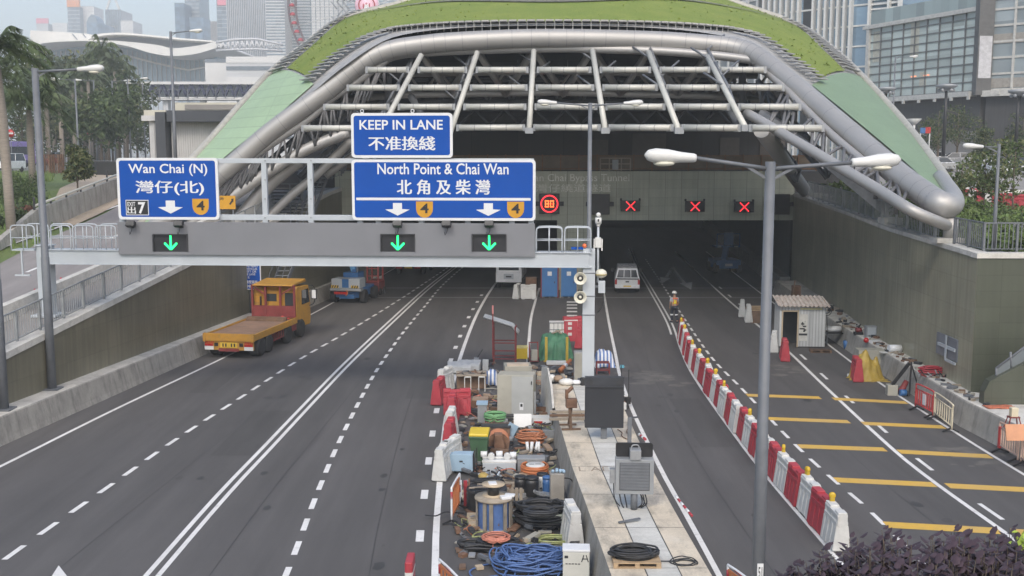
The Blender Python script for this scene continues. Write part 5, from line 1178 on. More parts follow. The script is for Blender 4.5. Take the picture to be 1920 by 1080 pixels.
mb = MB(); mb.m(m_vor)
for sx in (-1, 1): mb.beam((sx * .1, -.13, 1.05), (sx * .09, -.12, 1.45), .05, .02)
mb.bx(-.15, .15, -.155, -.135, 1.38, 1.44); mb.build('vest_braces', wk)
mb = MB(); mb.m(m_signw)
for q, r in (((-.12, .1, .46), .09), ((.11, -.06, .46), .09)): mb.lathe(q, [(r, -.04), (r, .04)], 12)
mb.build('reflective_band', wk)
mb = MB(); mb.m(m_navy)
for q in ((-.13, .07, 0), (.13, -.16, 0)): mb.box((q[0], q[1] + .03, .05), (.11, .28, .1))
mb.build('boot', wk, bevel=.03)
mb = MB(); mb.m(m_white).lathe((0, .065, 1.70), [(.15, -.01), (.155, .0), (.125, .015), (.12, .06), (.085, .11), (.0, .125)], 16); mb.build('helmet', wk)
for sx, c in ((-1, (-.24, .12, .87)), (1, (.25, .22, .89))):
    hd = MB(); hd.m(m_skin).box(c, (.035, .075, .09))
    for k in range(4): hd.tube([(c[0], c[1] - .03 + k * .02, c[2] - .03), (c[0] - sx * .012, c[1] - .028 + k * .02, c[2] - .075), (c[0] - sx * .03, c[1] - .026 + k * .02, c[2] - .095 - .006 * (k in (1, 2)))], .0095, 5)
    hd.tube([(c[0] - sx * .01, c[1] + .04, c[2] + .02), (c[0] - sx * .025, c[1] + .065, c[2] - .03)], .01, 5); hd.build('hand', wk, bevel=.012)
mb = MB(); mb.m(m_skin)
mb.prism([(.155, 1.66), (.175, 1.655), (.16, 1.685)], -.014, .014, 'yz'); mb.build('nose', wk)
mb = MB(); mb.m(m_navy).ball((-.032, .155, 1.69), .012, 6).ball((.032, .155, 1.69), .012, 6); mb.bx(-.025, .025, .15, .165, 1.625, 1.63); mb.build('eyes_and_mouth', wk)
mb = MB(); mb.m(m_navy).ball((0, .04, 1.68), .1, 10, (.95, .9, .75)); mb.build('hair', wk)
# ================================================================ WATER FILLED BARRIERS
def barrier_mb(m, ln=1.04):
    mb = MB(); h2 = ln / 2
    mb.m(m).prism([(-.21, .04), (.21, .04), (.19, .25), (.105, .72), (.1, .93), (-.1, .93), (-.105, .72), (-.19, .25)], -h2 + .02, h2 - .02, 'yz')
    for sy in (-1, 1):
        for x in (-.42, -.14, .14, .42): mb.beam((x * ln, sy * .2, .06), (x * ln, sy * .125, .66), .13, .05, (0, sy, .2))
        mb.beam((-h2 + .03, sy * .118, .70), (h2 - .03, sy * .118, .70), .05, .12); mb.beam((-h2 + .03, sy * .11, .90), (h2 - .03, sy * .11, .90), .04, .08)
        for x in (-.44, 0.02, .44): mb.beam((x * ln, sy * .112, .68), (x * ln, sy * .105, .92), .1, .03, (0, sy, 0))
    for x0, x1 in ((-h2 + .02, -h2 + .3), (h2 - .42, h2 - .02)): mb.bx(x0, x1, -.11, .11, .92, .99)
    for x in (-.32, .32):
        mb.bx(x * ln - .1, x * ln + .1, -.2, .2, 0, .05)
    return mb
B_RED = barrier_mb(m_redpl).build('red_barrier', None, bevel=.018); B_WH = barrier_mb(m_whpl).build('white_barrier', None, bevel=.018)
B_RED.name = 'water_barrier'; B_WH.name = 'water_barrier'
used = {'r': False, 'w': False}
def barrier(c, x, y, rz, lab, z=0.0, grp=None, tilt=0):
    o = B_RED if c == 'r' else B_WH
    if used[c]: o = o.copy(); COL.objects.link(o)
    used[c] = True
    o.location = (x, y, z); o.rotation_euler = (tilt, 0, rz); tag(o, lab, 'barrier', grp)
    if not grp and 'group' in o: del o['group']
    return o
lampp = None
def hazard_lamp(x, y, z, lab):
    global lampp
    if lampp: return dup(lampp, (x, y, z), random.uniform(0, 3), lab)
    lampp = thing('hazard_lamp', lab, 'lamp', (x, y, z), 0, 'yellow hazard lamps on the barrier row')
    mb = MB(); mb.m(mat('lamp_yellow', (.45, .30, .02), .45, 0, .05)).bx(-.06, .06, -.05, .05, -.03, .1); mb.build('battery_case', lampp, bevel=.015)
    mb = MB(); mb.m(mat('amber_lens', (.55, .36, .02), .2, 0, .04)).lathe((0, 0, .145), [(.02, -.05), (.07, -.045), (.085, -.02), (.085, .02), (.07, .045), (.02, .05)], 16, 'y'); mb.build('lens', lampp)
    return lampp
# the long row: follow line F from the near end to the worker
row = []; y = 25.15
ordn = 0
while y < 55.2:
    x = XLN('F', y) + .36; x2 = XLN('F', y + 1) + .36; a = math.atan2(x2 - x, 1.0)
    row.append((x + (random.random() - .5) * .09, y, PI / 2 - a)); y += 1.10 * cos(a)
NB = len(row)
words = ['first', 'second', 'third', 'fourth', 'fifth', 'sixth', 'seventh', 'eighth', 'ninth', 'tenth', 'eleventh', 'twelfth', 'thirteenth', 'fourteenth', 'fifteenth', 'sixteenth', 'seventeenth']
cnt = {'r': 0, 'w': 0}
for i, (x, y, a) in enumerate(row):
    c = 'w' if i % 2 == 0 else 'r'; k = cnt[c]; cnt[c] += 1; nm = 'red' if c == 'r' else 'white'
    lab = f'{words[k]} {nm} barrier of the long row, counted from the near purple shrub end'
    barrier(c, x, y, a + random.uniform(-.075, .075), lab, 0, 'red and white barriers in the long row')
    if c == 'w' and k not in (5, 11): hazard_lamp(x + .02, y + .42, .985, f'yellow hazard lamp on the {words[k]} white barrier from the near end of the row')
def bar_at(c, px, py, rz, lab, grp=None, lie=0): p = gz(px, py); return barrier(c, p.x, p.y + .1 + (.9 if lie else 0), rz, lab, .21 if lie else 0, grp, lie)
g_ = 'loose water barriers around the works'
bar_at('r', 823, 757, R(80), 'red barrier end on at the left rear of the works, left of the workbench', g_); bar_at('w', 835, 735, R(70), 'dirty white barrier standing behind the end on red one', g_)
bar_at('r', 857, 779, R(3), 'red barrier standing broadside to the camera beside the white line', g_)
bar_at('r', 848, 792, R(88), 'red barrier end on just in front of the broadside red barrier', g_); bar_at('w', 845, 822, R(86), 'white barrier between two red ones along the white line', g_); bar_at('r', 843, 845, R(86), 'red barrier nearest the camera along the white line', g_)
bar_at('w', 829, 897, R(82), 'white barrier with dark slots left of the pale blue box', g_); bar_at('w', 846, 882, R(70), 'white barrier touching the pale blue box from behind', g_)
bar_at('w', 1073, 1022, R(97), 'upright white barrier beside the median wall near the black cable pile', g_)
bar_at('w', 858, 703, R(5), 'white barrier with red corners lying behind the workbench', g_, R(90)); bar_at('w', 880, 700, R(-4), 'second white barrier behind the workbench, right of its twin', g_, R(88))
bar_at('w', 991, 561, R(-4), 'white barrier in front of the blue portable toilets', g_); bar_at('w', 970, 560, R(75), 'white barrier end on left of the toilets', g_)
bar_at('r', 1086, 652, R(85), 'red barrier standing on end line behind the gantry column', g_); bar_at('r', 1073, 628, R(10), 'red barrier stacked behind the green tarpaulin', g_)
bar_at('w', 1404, 604, R(80), 'white barrier left of the wood stack by the rusty roofed hut', g_); bar_at('w', 1392, 594, R(78), 'rear white barrier left of the rusty roofed hut', g_); bar_at('w', 1452, 660, R(75), 'white barrier at the left corner of the hut', g_); bar_at('r', 1472, 676, R(80), 'red barrier at the doorway of the hut', g_)
bar_at('r', 1607, 714, R(82), 'red barrier left of the yellow tarpaulin', g_); bar_at('w', 702, 546, R(88), 'left white barrier of the pair by the red lift', g_); bar_at('w', 713, 545, R(88), 'right white barrier of the pair by the red lift', g_)
p = gz(771, 1035, .95); mb_ = MB(); mb_.m(m_redpl).bx(-.085, .085, -.3, .3, 0, .95); mb_.m(m_whpl).bx(-.088, .088, -.303, .303, .62, .74); tag(mb_.build('traffic_post', None, loc=(p.x, p.y - .3, 0), bevel=.03), 'red plastic post cut by the bottom edge on the left carriageway', 'post')
# ================================================================ SITE OBJECTS
def box_thing(name, lab, cat, px, py, w, d, h_, m, rz=0.0, z=0.0, grp=None, bev=.012):
    """a box with its front bottom edge centred on the pixel"""
    p = gz(px, py, z); t_ = thing(name, lab, cat, p + Vector((-sin(rz) * d / 2, cos(rz) * d / 2, 0)), rz, grp)
    mb = MB(); mb.m(m).bx(-w / 2, w / 2, -d / 2, d / 2, 0, h_); t_.empty_display_size = .2; b_ = mb.build('body', t_, bevel=bev); return t_
def part(t_, name, fn, m, bevel=0): mb = MB(); mb.m(m); fn(mb); return mb.build(name, t_, bevel=bevel)
def solo(name, lab, cat, mb, loc, rz=0.0, grp=None, bevel=0): return tag(mb.build(name, None, loc=loc, rz=rz, bevel=bevel), lab, cat, grp)
def pallet(lab, px, py, w=1.1, d=1.0, rz=0, z=0.0, m=m_wood, loc=None, grp='wooden pallets of the works'):
    t_ = loc or gz(px, py, z); mb = MB(); mb.m(m)
    for k in range(3): x = lerp(-w / 2 + .05, w / 2 - .05, k / 2); mb.bx(x - .05, x + .05, 0, d, 0.02, .1)
    for k in range(7): y = lerp(.05, d - .05, k / 6); mb.bx(-w / 2, w / 2, y - .05, y + .05, .1, .125)
    for k in range(3): y = lerp(.05, d - .05, k / 2); mb.bx(-w / 2, w / 2, y - .05, y + .05, 0, .02)
    return solo('pallet', lab, 'pallet', mb, t_, rz, grp)
def coil(name, lab, px, py, Ro, r, turns, h_, m, sc=(1, 1), z=0.0, jit=.04, cat='cable coil', ties=None, grp=None):
    p = gz(px, py, z); mb = MB(); mb.m(m).coil((0, 0, 0), Ro, r, turns, h_, jit=jit, sc=sc, ph=px * .1)
    if ties:
        mb.m(ties)
        for a in (0.5, 2.4, 4.1): mb.ring((Ro * sc[0] * cos(a), Ro * sc[1] * sin(a), h_ * .55 + r), h_ * .55 + r * 2.5, .014, 10, 4, 'x')
    return solo(name, lab, cat, mb, p + Vector((0, Ro * sc[1], 0)), 0, grp)
def tarp(name, lab, cat, px, py, w, d, h_, m, tops, seed=1, skirt=1.6, z=0.0, n=26):
    """cloth thrown over things: heights from bumps, folds that run down to the ground"""
    p = gz(px, py, z); rnd = random.Random(seed); rows = []
    for i in range(n + 1):
        r_ = []
        for k in range(n + 1):
            u, v = i / n * 2 - 1, k / n * 2 - 1; q = max(abs(u), abs(v)); base = 0
            for (a, b_, hh, s_) in tops: base = max(base, hh * max(0, 1 - (((u - a) ** 2 + (v - b_) ** 2) / (s_ * s_)) ** skirt))
            hgt = max(0.0, base) * (1 - sstep(.72, 1.0, q) * .9)
            ang = math.atan2(v, u); fold = .07 * sin(ang * 9 + seed) + .05 * sin(ang * 19 + seed * 2); base *= 1 + .13 * sin(ang * 9 + seed + 1) * min(1, hypot(u, v) * 1.5)
            hgt += (NZ.noise(Vector((u * 3, v * 3, seed))) * .14 + abs(NZ.noise(Vector((u * 6, v * 6, seed + 3)))) * .16 - abs(NZ.noise(Vector((u * 12, v * 9, seed)))) * .08) * min(1, hgt * 2); rad = 1 + fold * sstep(.4, 1, q)
            r_.append((u * w / 2 * rad, d / 2 + v * d / 2 * rad, max(.01, hgt * h_)))
        rows.append(r_)
    mb = MB(); mb.m(m).grid(rows); o = solo(name, lab, cat, mb, p); s_ = o.modifiers.new('thickness', 'SOLIDIFY'); s_.thickness = .012; return o
m_gcab = mat('beige_cabinet', (.37, .355, .30), .5, 0, .07, 1.5, dirt=.3, dirtc=(.25, .23, .2)); m_gbox = mat('grey_steel_box', (.30, .31, .32), .5, .2, .1, 2, dirt=.3); m_ggreen = mat('grey_green_box', (.33, .37, .33), .5, 0, .07)
m_card = mat('brown_board', (.30, .215, .15), .85, 0, .2, 2); m_lblue = mat('light_blue_box', (.30, .42, .53), .5, 0, .06, 1.5); m_bin = mat('bin_green', (.055, .115, .06), .5, 0, .1, 3, dirt=.2); m_byel = mat('bin_yellow', (.58, .42, .03), .45, 0, .06)
m_gt = mat('green_tarpaulin', (.065, .19, .105), .65, 0, .2, 3); m_yt = mat('yellow_tarpaulin', (.37, .26, .05), .55, 0, .22, 2.5, dirt=.3, dirtc=(.3, .2, .04))
def striped(name, a, b_, pitch):
    m, t, bs = nodes_of(name); vec = nd(t, 'ShaderNodeTexCoord').outputs['Object']; sx = nd(t, 'ShaderNodeSeparateXYZ'); t.links.new(vec, sx.inputs[0])
    f = math_(t, 'LESS_THAN', math_(t, 'FRACT', math_(t, 'DIVIDE', math_(t, 'ADD', sx.outputs[0], 50.0), pitch)), .5)
    t.links.new(mixc(t, f, a, b_), bs.inputs['Base Color']); bs.inputs['Roughness'].default_value = .6; return m
m_strip = striped('blue_white_stripes', (.70, .71, .73), (.12, .20, .42), .16)
m_cor = mat('orange_cable', (.42, .17, .085), .55, 0, .14, 5); m_cblk = mat('black_cable', (.026, .027, .03), .55, 0, .2, 5); m_cblue = mat('blue_cable', (.075, .14, .32), .45, 0, .2, 3); m_cgy = mat('yellow_green_cable', (.30, .33, .14), .5, 0, .2, 4); m_csal = mat('salmon_cable', (.50, .19, .13), .6); m_cgrn = mat('green_hose', (.13, .30, .13), .5)
m_ply = mat('plywood', (.46, .37, .26), .8, 0, .15, 3); m_reel = mat('reel_wood', (.30, .255, .20), .8, 0, .22, 4, dirt=.3)
# --- rear of the works
t_ = thing('steel_rack', 'tall maroon steel rack with corrugated sheets sagging on top', 'rack', gz(946, 684), R(-3))
part(t_, 'frame', lambda b: [b.bx(-.56, -.5, -.03, .03, 0, 2.7), b.bx(.46, .52, -.03, .03, 0, 1.75), b.bx(-.56, -.5, .7, .76, 0, 1.9), b.bx(.46, .52, .7, .76, 0, 1.7)] + [b.bx(-.53, .5, -.02, .02, z, z + .05) for z in (.25, .62, .98)] + [b.bx(-.53, .5, .72, .75, z, z + .05) for z in (.25, .98)] + [b.bx(-.55, -.51, 0, .73, z, z + .05) for z in (.25, 1.7)] + [b.bx(.47, .51, 0, .73, z, z + .05) for z in (.25, 1.7)], m_maroon)
part(t_, 'post_tip', lambda b: b.bx(-.565, -.495, -.035, .035, 2.35, 2.72), mat('pale_red_tape', (.62, .25, .24), .6))
mb = MB(); mb.m(mat('clear_corrugated', (.45, .47, .47), .35)); rows = []
for i in range(13):
    u = i / 12; rows.append([(-.95 + 1.6 * u, k / 16 * .9, 2.2 - .5 * u + .03 * sin(k * 1.6) - .25 * sstep(.8, 1, u)) for k in range(17)])
mb.grid(rows); o = solo('corrugated_sheet', 'translucent corrugated sheets lying on the maroon steel rack', 'sheet', mb, gz(946, 684), R(-3)); s_ = o.modifiers.new('t', 'SOLIDIFY'); s_.thickness = .06
t_ = box_thing('storage_tub', 'yellow tub with a lid right of the maroon steel rack', 'tub', 978, 673, .55, .5, .5, m_byel); part(t_, 'lid', lambda b: b.bx(-.3, .3, -.27, .27, .5, .56), mat('pale_yellow_lid', (.66, .57, .22), .5))
t_ = thing('hand_truck', 'rusty red hand truck beside the green tarpaulin', 'hand truck', gz(1001, 680), R(10))
part(t_, 'frame', lambda b: [b.beam((x, 0, .1), (x, .12, .95), .05, .05) for x in (-.2, .2)] + [b.bx(-.2, .2, .0 + z * .13, .05 + z * .13, z, z + .04) for z in (.2, .5, .9)] + [b.bx(-.2, .2, -.2, .05, .08, .1)], m_maroon); part(t_, 'load', lambda b: b.bx(-.14, .14, -.16, .04, .12, .62), m_gcab, .02)
for x in (-.24, .24): wheel(t_, x, .06, .12, .06, 10)
tarp('green_tarpaulin', 'green tarpaulin draped over a heap with yellow posts', 'tarpaulin', 1043, 676, 1.62, 1.7, 1.12, m_gt, [(0, .2, 1, 1.25), (.45, .35, .95, .7), (-.45, .3, .95, .7)], 4, 1.3, 0, 34)
for k, (px, lab) in enumerate(((1024, 'yellow steel post left of the green tarpaulin'), (1063, 'yellow steel post right of the green tarpaulin'))):
    mb = MB(); mb.m(mat('yellow_post', (.48, .34, .05), .5, 0, .1, 5)).bx(-.06, .06, -.05, .05, 0, 1.15); mb.bx(-.12, .12, -.12, .12, 0, .04); solo('steel_post', lab, 'post', mb, gz(px, 678), 0, 'yellow posts by the green tarpaulin', .008)
mb = MB(); mb.m(m_white).box((0, .0, .1), (.9, .3, .16)); mb.m(m_woodd).box((0, .05, .01), (1.0, .4, .04)); solo('white_bundle', 'white bundle on a board in front of the green tarpaulin', 'bundle', mb, gz(1043, 684), 0, None, .03)
mb = MB(); mb.m(mat('timber_offcut', (.34, .29, .22), .8)).beam((-.25, 0, .0), (.25, .35, .12), .09, .05); mb.beam((.2, -.1, 0), (-.05, .3, .1), .08, .04); solo('timber_offcut', 'crossed timber offcuts lying on top of the green tarpaulin', 'timber', mb, gz(1046, 676) + Vector((0, .75, 1.16)))
t_ = thing('water_tank', 'white caged water tank with an orange stain behind the green tarpaulin', 'tank', gz(1046, 640), 0)
part(t_, 'tank', lambda b: [b.m(m_white).bx(-.42, .42, 0, .8, .16, .95), b.m(mat('peach_stain', (.55, .33, .22), .6)).bx(-.41, .41, -.004, .0, .18, .4)], m_white, .05); part(t_, 'cage', lambda b: [b.bx(x - .012, x + .012, -.03, -.006, .1, .98) for x in (-.43, -.21, 0, .21, .43)] + [b.bx(-.44, .44, -.03, -.006, z, z + .025) for z in (.3, .6, .95)], m_galv); part(t_, 'base', lambda b: b.bx(-.45, .45, -.02, .82, 0, .15), m_woodd)
t_ = thing('barrier_stack', 'red and white plastic fencing stacked behind the gantry column', 'fencing', gz(1072, 640), R(6))
part(t_, 'panel', lambda b: [b.m(m_redpl if k % 2 == 0 else m_whpl).bx(-.4 + .02 * k, .3 + .02 * k, k * .1, k * .1 + .06, 0, 1.05 + .04 * (k % 3)) for k in range(5)] + [b.m(m_whpl).bx(-.2, .0, -.01, 0, .3 + z, .45 + z) for z in (0, .3, .55)], m_redpl, .015)
t_ = box_thing('steel_cabinet', 'tall narrow grey cabinet left of the gantry column', 'cabinet', 1085, 720, .38, .4, 1.35, mat('warm_grey_cabinet', (.40, .385, .36), .5, 0, .06, 1.5)); part(t_, 'door', lambda b: b.bx(-.16, .16, -.21, -.2, .08, 1.28), m_gcab)
tarp('striped_sheet', 'blue and white striped sheet over a stack right of the gantry column', 'sheet', 1134, 690, .95, .9, .72, m_strip, [(0, 0, 1, 1.25)], 7, n=18)
t_ = thing('trolley', 'red steel trolley standing right of the gantry column', 'trolley', gz(1132, 702), 0); part(t_, 'frame', lambda b: [b.bx(x - .02, x + .02, y - .02, y + .02, 0, .5) for x in (-.3, .25) for y in (0, .4)] + [b.bx(-.3, .25, 0, .4, z, z + .04) for z in (.15, .48)], m_maroon)
# --- bench, boxes and bags, left cluster
t_ = thing('workbench', 'wooden workbench with white frame legs behind the red broadside barrier', 'workbench', gz(884, 734), R(2))
part(t_, 'top', lambda b: b.bx(-.62, .62, 0, .9, .62, .68), m_reel); part(t_, 'panel', lambda b: b.bx(-.6, .6, .3, .34, .05, .6), m_woodd)
for x in (-.15, .42): part(t_, 'leg', lambda b: [b.bx(x - .14, x - .11, -.04, 0, 0, .62), b.bx(x + .11, x + .14, -.04, 0, 0, .62), b.bx(x - .14, x + .14, -.04, 0, .58, .62)], m_white)
mb = MB(); mb.m(m_blackp); rnd = random.Random(8)
for k in range(14): a = rnd.uniform(0, PI); x, y = rnd.uniform(-.5, .5), rnd.uniform(.1, .7); mb.m(random.choice((m_blackp, m_galv, m_rust))).beam((x - .12 * cos(a), y - .12 * sin(a), .02 + .01 * k % .05), (x + .12 * cos(a), y + .12 * sin(a), .03), .03, .03)
solo('hand_tools', 'clutter of small hand tools on the wooden workbench', 'tools', mb, gz(884, 734) + Vector((0, 0, .68)))
t_ = box_thing('control_box', 'dark grey control box behind the workbench', 'box', 893, 692, .22, .25, .5, m_gbox); part(t_, 'handle', lambda b: b.beam((.05, 0, .5), (.28, .1, .85), .025, .025), m_blackp)
t_ = box_thing('heater_panel', 'slim white panel with a dark side left of the maroon rack', 'panel', 910, 696, .26, .1, .52, m_white, R(-12)); part(t_, 'back', lambda b: b.bx(-.13, .13, .05, .12, .02, .4), m_blackp)
tarp('striped_bag', 'blue and white striped bag left of the beige cabinets', 'bag', 922, 724, .55, .6, .62, m_strip, [(0, 0, 1, 1.35)], 5, n=16)
mb = MB(); mb.m(m_rust).box((0, .35, .14), (.75, .6, .28)); mb.m(m_card).box((.05, .3, .31), (.6, .5, .06)); solo('brown_crate', 'low brown crate right of the broadside red barrier', 'crate', mb, gz(898, 766), 0, None, .01)
t_ = box_thing('electrical_cabinet', 'large beige electrical cabinet with a grey door facing the camera', 'cabinet', 966, 786, 1.32, .75, 1.62, m_gcab, R(-8), 0, None, .015)
part(t_, 'door', lambda b: b.bx(-.13, .65, -.39, -.375, .04, 1.58), mat('grey_cabinet_door', (.40, .41, .40), .45, .1, .08, 1.5)); part(t_, 'sign', lambda b: [b.m(m_signw).bx(.16, .3, -.398, -.392, .35, .62), b.m(m_blackp).bx(.19, .27, -.401, -.398, .47, .58)], m_signw); part(t_, 'handle', lambda b: b.bx(.58, .61, -.42, -.39, 1.3, 1.42), m_blackp)
t_ = box_thing('electrical_cabinet', 'second beige cabinet lying behind the large beige cabinet', 'cabinet', 972, 730, 1.1, .9, .95, m_gcab, R(4)); part(t_, 'lid', lambda b: b.bx(-.45, .42, -.4, -.1, .95, 1.05), mat('pinkish_board', (.50, .42, .34), .6))
mb = MB(); mb.m(m_blackp).bx(-.02, .02, 0, .05, 0, 1.1); mb.m(m_white).bx(.06, .14, 0, .04, .35, 1.05); mb.m(m_gbox).bx(.18, .4, 0, .12, .2, 1.0); mb.m(m_woodd).bx(-.02, .42, -.01, .12, 0, .18); solo('leaning_boards', 'narrow boards leaning beside the large beige cabinet', 'boards', mb, gz(984, 786))
mb = MB(); rnd = random.Random(3)
for k in range(26):
    m_ = rnd.choice((m_gbox, m_blackp, m_rust, m_gcab, m_dark, m_ply)); x, y = rnd.uniform(-.6, .6), rnd.uniform(0, 1.8); s_ = rnd.uniform(.1, .3); mb.m(m_).box((x, y, s_ / 2 + .01 * k % .2), (s_ * rnd.uniform(.6, 1.8), s_ * rnd.uniform(.6, 1.6), s_), rnd.uniform(0, 3))
solo('scrap_pile', 'dark pile of mixed scrap between the cabinets and the tall grey cabinet', 'scrap', mb, gz(1030, 722), 0, None, .006)
mb = MB(); mb.m(m_orange).cyl((-.3, -.1, .1), (.2, .35, .5), .1, .07); mb.m(m_signw).cyl((-.1, .08, .26), (0, .17, .34), .1, .095); solo('traffic_cone', 'orange and white traffic cone lying on the scrap by the tall cabinet', 'cone', mb, gz(1062, 712) + Vector((0, 0, .3)))
mb = MB(); mb.m(m_orange)
# --- things standing on the median nose
def medp(px, py): return gz(px, py, .905)
t_ = thing('pipe_vice', 'rusty pipe vice on a splayed stand on the median', 'vice', medp(1071, 806), R(5))
part(t_, 'stand', lambda b: [b.beam((0, 0, 0), (-.06, 0, .75), .1, .08), b.bx(-.3, .3, -.04, .04, 0, .05), b.bx(-.3, .25, .55, .62, 0, .05), b.beam((0, .6, .03), (0, 0, .7), .07, .07), b.bx(-.04, .04, 0, .6, .02, .05)], m_woodd); part(t_, 'vice_head', lambda b: [b.bx(-.17, .17, -.12, .16, .72, 1.0), b.bx(-.2, -.1, -.05, .05, 1.0, 1.3), b.cyl((-.15, .0, 1.2), (.05, .1, 1.35), .06)], m_rust, .02)
mb = MB(); mb.m(m_white).ball((0, 0, .12), .2, 10, (1.5, 1, .7)); mb.m(m_signw).ball((.35, .05, .1), .15, 8, (1.6, 1, .6)); mb.m(m_blackp).box((.62, 0, .14), (.16, .2, .28), .3); solo('white_bag', 'white plastic bags with a black box on the median nose', 'bags', mb, medp(1062, 722))
mb = MB(); mb.m(m_card).ball((0, 0, .13), .17, 9, (1.2, 1, .8)); mb.m(m_byel).box((-.45, .1, .05), (.3, .2, .1)); mb.m(m_white).ball((-.25, .1, .12), .16, 8); solo('sack', 'tan sack and pale bag on the end of the median', 'sack', mb, medp(1047, 716))
for k in range(3):
    mb = MB(); mb.m(m_woodd if k % 2 else m_reel).beam((-.75, 0, .04), (.8, .06 * k, .04), .12, .07); solo('timber_plank', ('rearmost', 'middle', 'front')[k] + ' timber plank lying across the median behind the black sign', 'plank', mb, medp(1073, 774 - k * -7), 0, 'planks across the median')
t_ = thing('message_sign', 'large blank black sign board on a short grey post on the median', 'sign', medp(1132, 822), R(-2)); kk = at(1132, 800, t_.location.y).z - .905
zt_ = at(1132, 705, t_.location.y).z - .905; k_ = t_.location.y / 2000
part(t_, 'post', lambda b: b.bx(-.09, .09, -.06, .1, 0, kk + .2), m_galv, .005); part(t_, 'board', lambda b: b.bx(-37 * k_, 37 * k_, -.16, .02, kk, zt_), mat('sign_black', (.028, .03, .036), .4, 0, .08, 1), .012); part(t_, 'hood', lambda b: [b.bx(-37 * k_, 37 * k_, -.21, -.16, zt_ - .31, zt_ - .29), b.bx(-37 * k_, 37 * k_, -.168, -.16, zt_ - .29, zt_ - .004)], mat('sign_hood', (.04, .043, .05), .4)); part(t_, 'hinge', lambda b: [b.cyl((x, -.178, zt_ - .16), (x, -.16, zt_ - .16), .1, n=14) for x in (-.45, .45)], m_dark)
t_ = thing('control_cabinet', 'grey louvred cabinet with a black top on a post on the median', 'cabinet', medp(1189, 957), R(-3)); Yk = t_.location.y; k_ = Yk / 2000; z0 = at(1188, 927, Yk).z - .905; z1 = at(1188, 862, Yk).z - .905; z2 = at(1188, 836, Yk).z - .905
part(t_, 'post', lambda b: b.cyl((0, .1, 0), (0, .1, z0 + .1), .085, n=14), m_galv); part(t_, 'casing', lambda b: b.bx(-37 * k_, 37 * k_, 0, .34, z0, z1), m_grey_mid, .01)
part(t_, 'louvre_door', lambda b: [b.m(m_blackp).bx(-29 * k_, 29 * k_, -.012, 0, z0 + .1, z1 - .08)] + [b.m(m_galv).bx(-28 * k_, 28 * k_, -.03, -.01, lerp(z0 + .12, z1 - .14, i / 8), lerp(z0 + .12, z1 - .14, i / 8) + .068) for i in range(9)], m_galv); part(t_, 'top_panel', lambda b: b.prism(rrect(-36 * k_, 36 * k_, z1, z2, .05), .25, .31), m_blackp)
part(t_, 'siren', lambda b: [b.bx(-.12, .15, -.05, .25, z1 + .0, z1 + .24), b.tube(spline([(-.09, .1, z1 + .22), (-.05, .1, z1 + .33), (.08, .1, z1 + .33), (.11, .1, z1 + .22)], 4), .02, 5)], m_gbox, .03); part(t_, 'side_box', lambda b: b.bx(-37 * k_ - .13, -37 * k_, .05, .25, z0 + .25, z0 + .6), m_gbox, .01)
part(t_, 'cable', lambda b: [b.tube(spline([(x, .12, z0), (x + .05, .1, z0 - .25), (x * .7, .15, .02)], 5), .016, 5) for x in (-.36, -.24, .15, .2, .26)] + [b.tube(spline([(-.5, .1, z0 + .25), (-.48, .0, z0 - .1), (-.35, .0, z0 - .3)], 4), .014, 5)], m_rubber)
mb = MB(); mb.m(m_galv).beam((0, 0, .03), (.52, .2, .06), .07, .03); solo('steel_bar', 'loose steel bar lying on the median in front of the grey cabinet', 'bar', mb, medp(1160, 982))
mb = MB(); mb.m(m_galv).bx(-.06, .06, -.04, .04, 0, .85); mb.beam((0, 0, .85), (.35, 1.1, .6), .05, .05); solo('steel_post', 'short grey steel post on the median beside the black sign', 'post', mb, medp(1180, 836))
mb = MB()
for k in range(6): mb.m(m_signw if k % 2 == 0 else m_redpl).cyl((.02 * k, -.16 * k, .25 - .03 * k), (.02 * k + .02, -.16 * (k + 1), .25 - .03 * (k + 1)), .03, n=8)
solo('marker_pole', 'red and white marker pole leaning on the right edge of the median', 'pole', mb, medp(1266, 952) + Vector((.0, 0, .05)), R(8))
mb = MB()
for k in range(4): mb.m(m_signw if k % 2 == 0 else m_redpl).cyl((.03 * k, -.15 * k, .2), (.03 * k + .03, -.15 * (k + 1), .2), .04, n=8)
solo('marker_pole', 'short red and white marker on the median edge beside the grey cabinet', 'pole', mb, medp(1198, 826), 0)
mb = MB(); mb.m(m_white); rnd = random.Random(2)
for k in range(7): mb.m(rnd.choice((m_white, m_blackp, m_rust, m_gbox))).box((rnd.uniform(-.12, .12), k * .28, rnd.uniform(.1, .35)), (.16, .25, .25), rnd.uniform(0, 2))
mb.m(m_blackp).bx(.12, .15, .3, .34, 0, 1.5); mb.bx(-.02, .01, 1.6, 1.64, 0, 1.4); mb.m(mat('teal_tip', (.12, .35, .45), .5)).bx(-.05, .1, 1.6, 1.7, 1.3, 1.4)
solo('loose_gear', 'line of small loose gear with upright rods right of the black sign', 'gear', mb, gz(1182, 770) + Vector((-.18, 0, 0)))
p = medp(1194, 1062); pallet('pale pallet on the median carrying the black cable coil', 0, 0, 1.0, .72, 0, .905, m_wood, p + Vector((0, -.12, 0)))
o = coil('cable_coil', 'black cable coil heaped on the pallet on the median', 1190, 1052, .36, .024, 15, .17, m_cblk, (1.15, .62), .905 + .125, .07)
coil('cable_coil', 'thin loose black cable looped on the median beside the pallet', 1287, 1064, .33, .013, 3, .02, m_cblk, (1.15, .75), .905, .14)
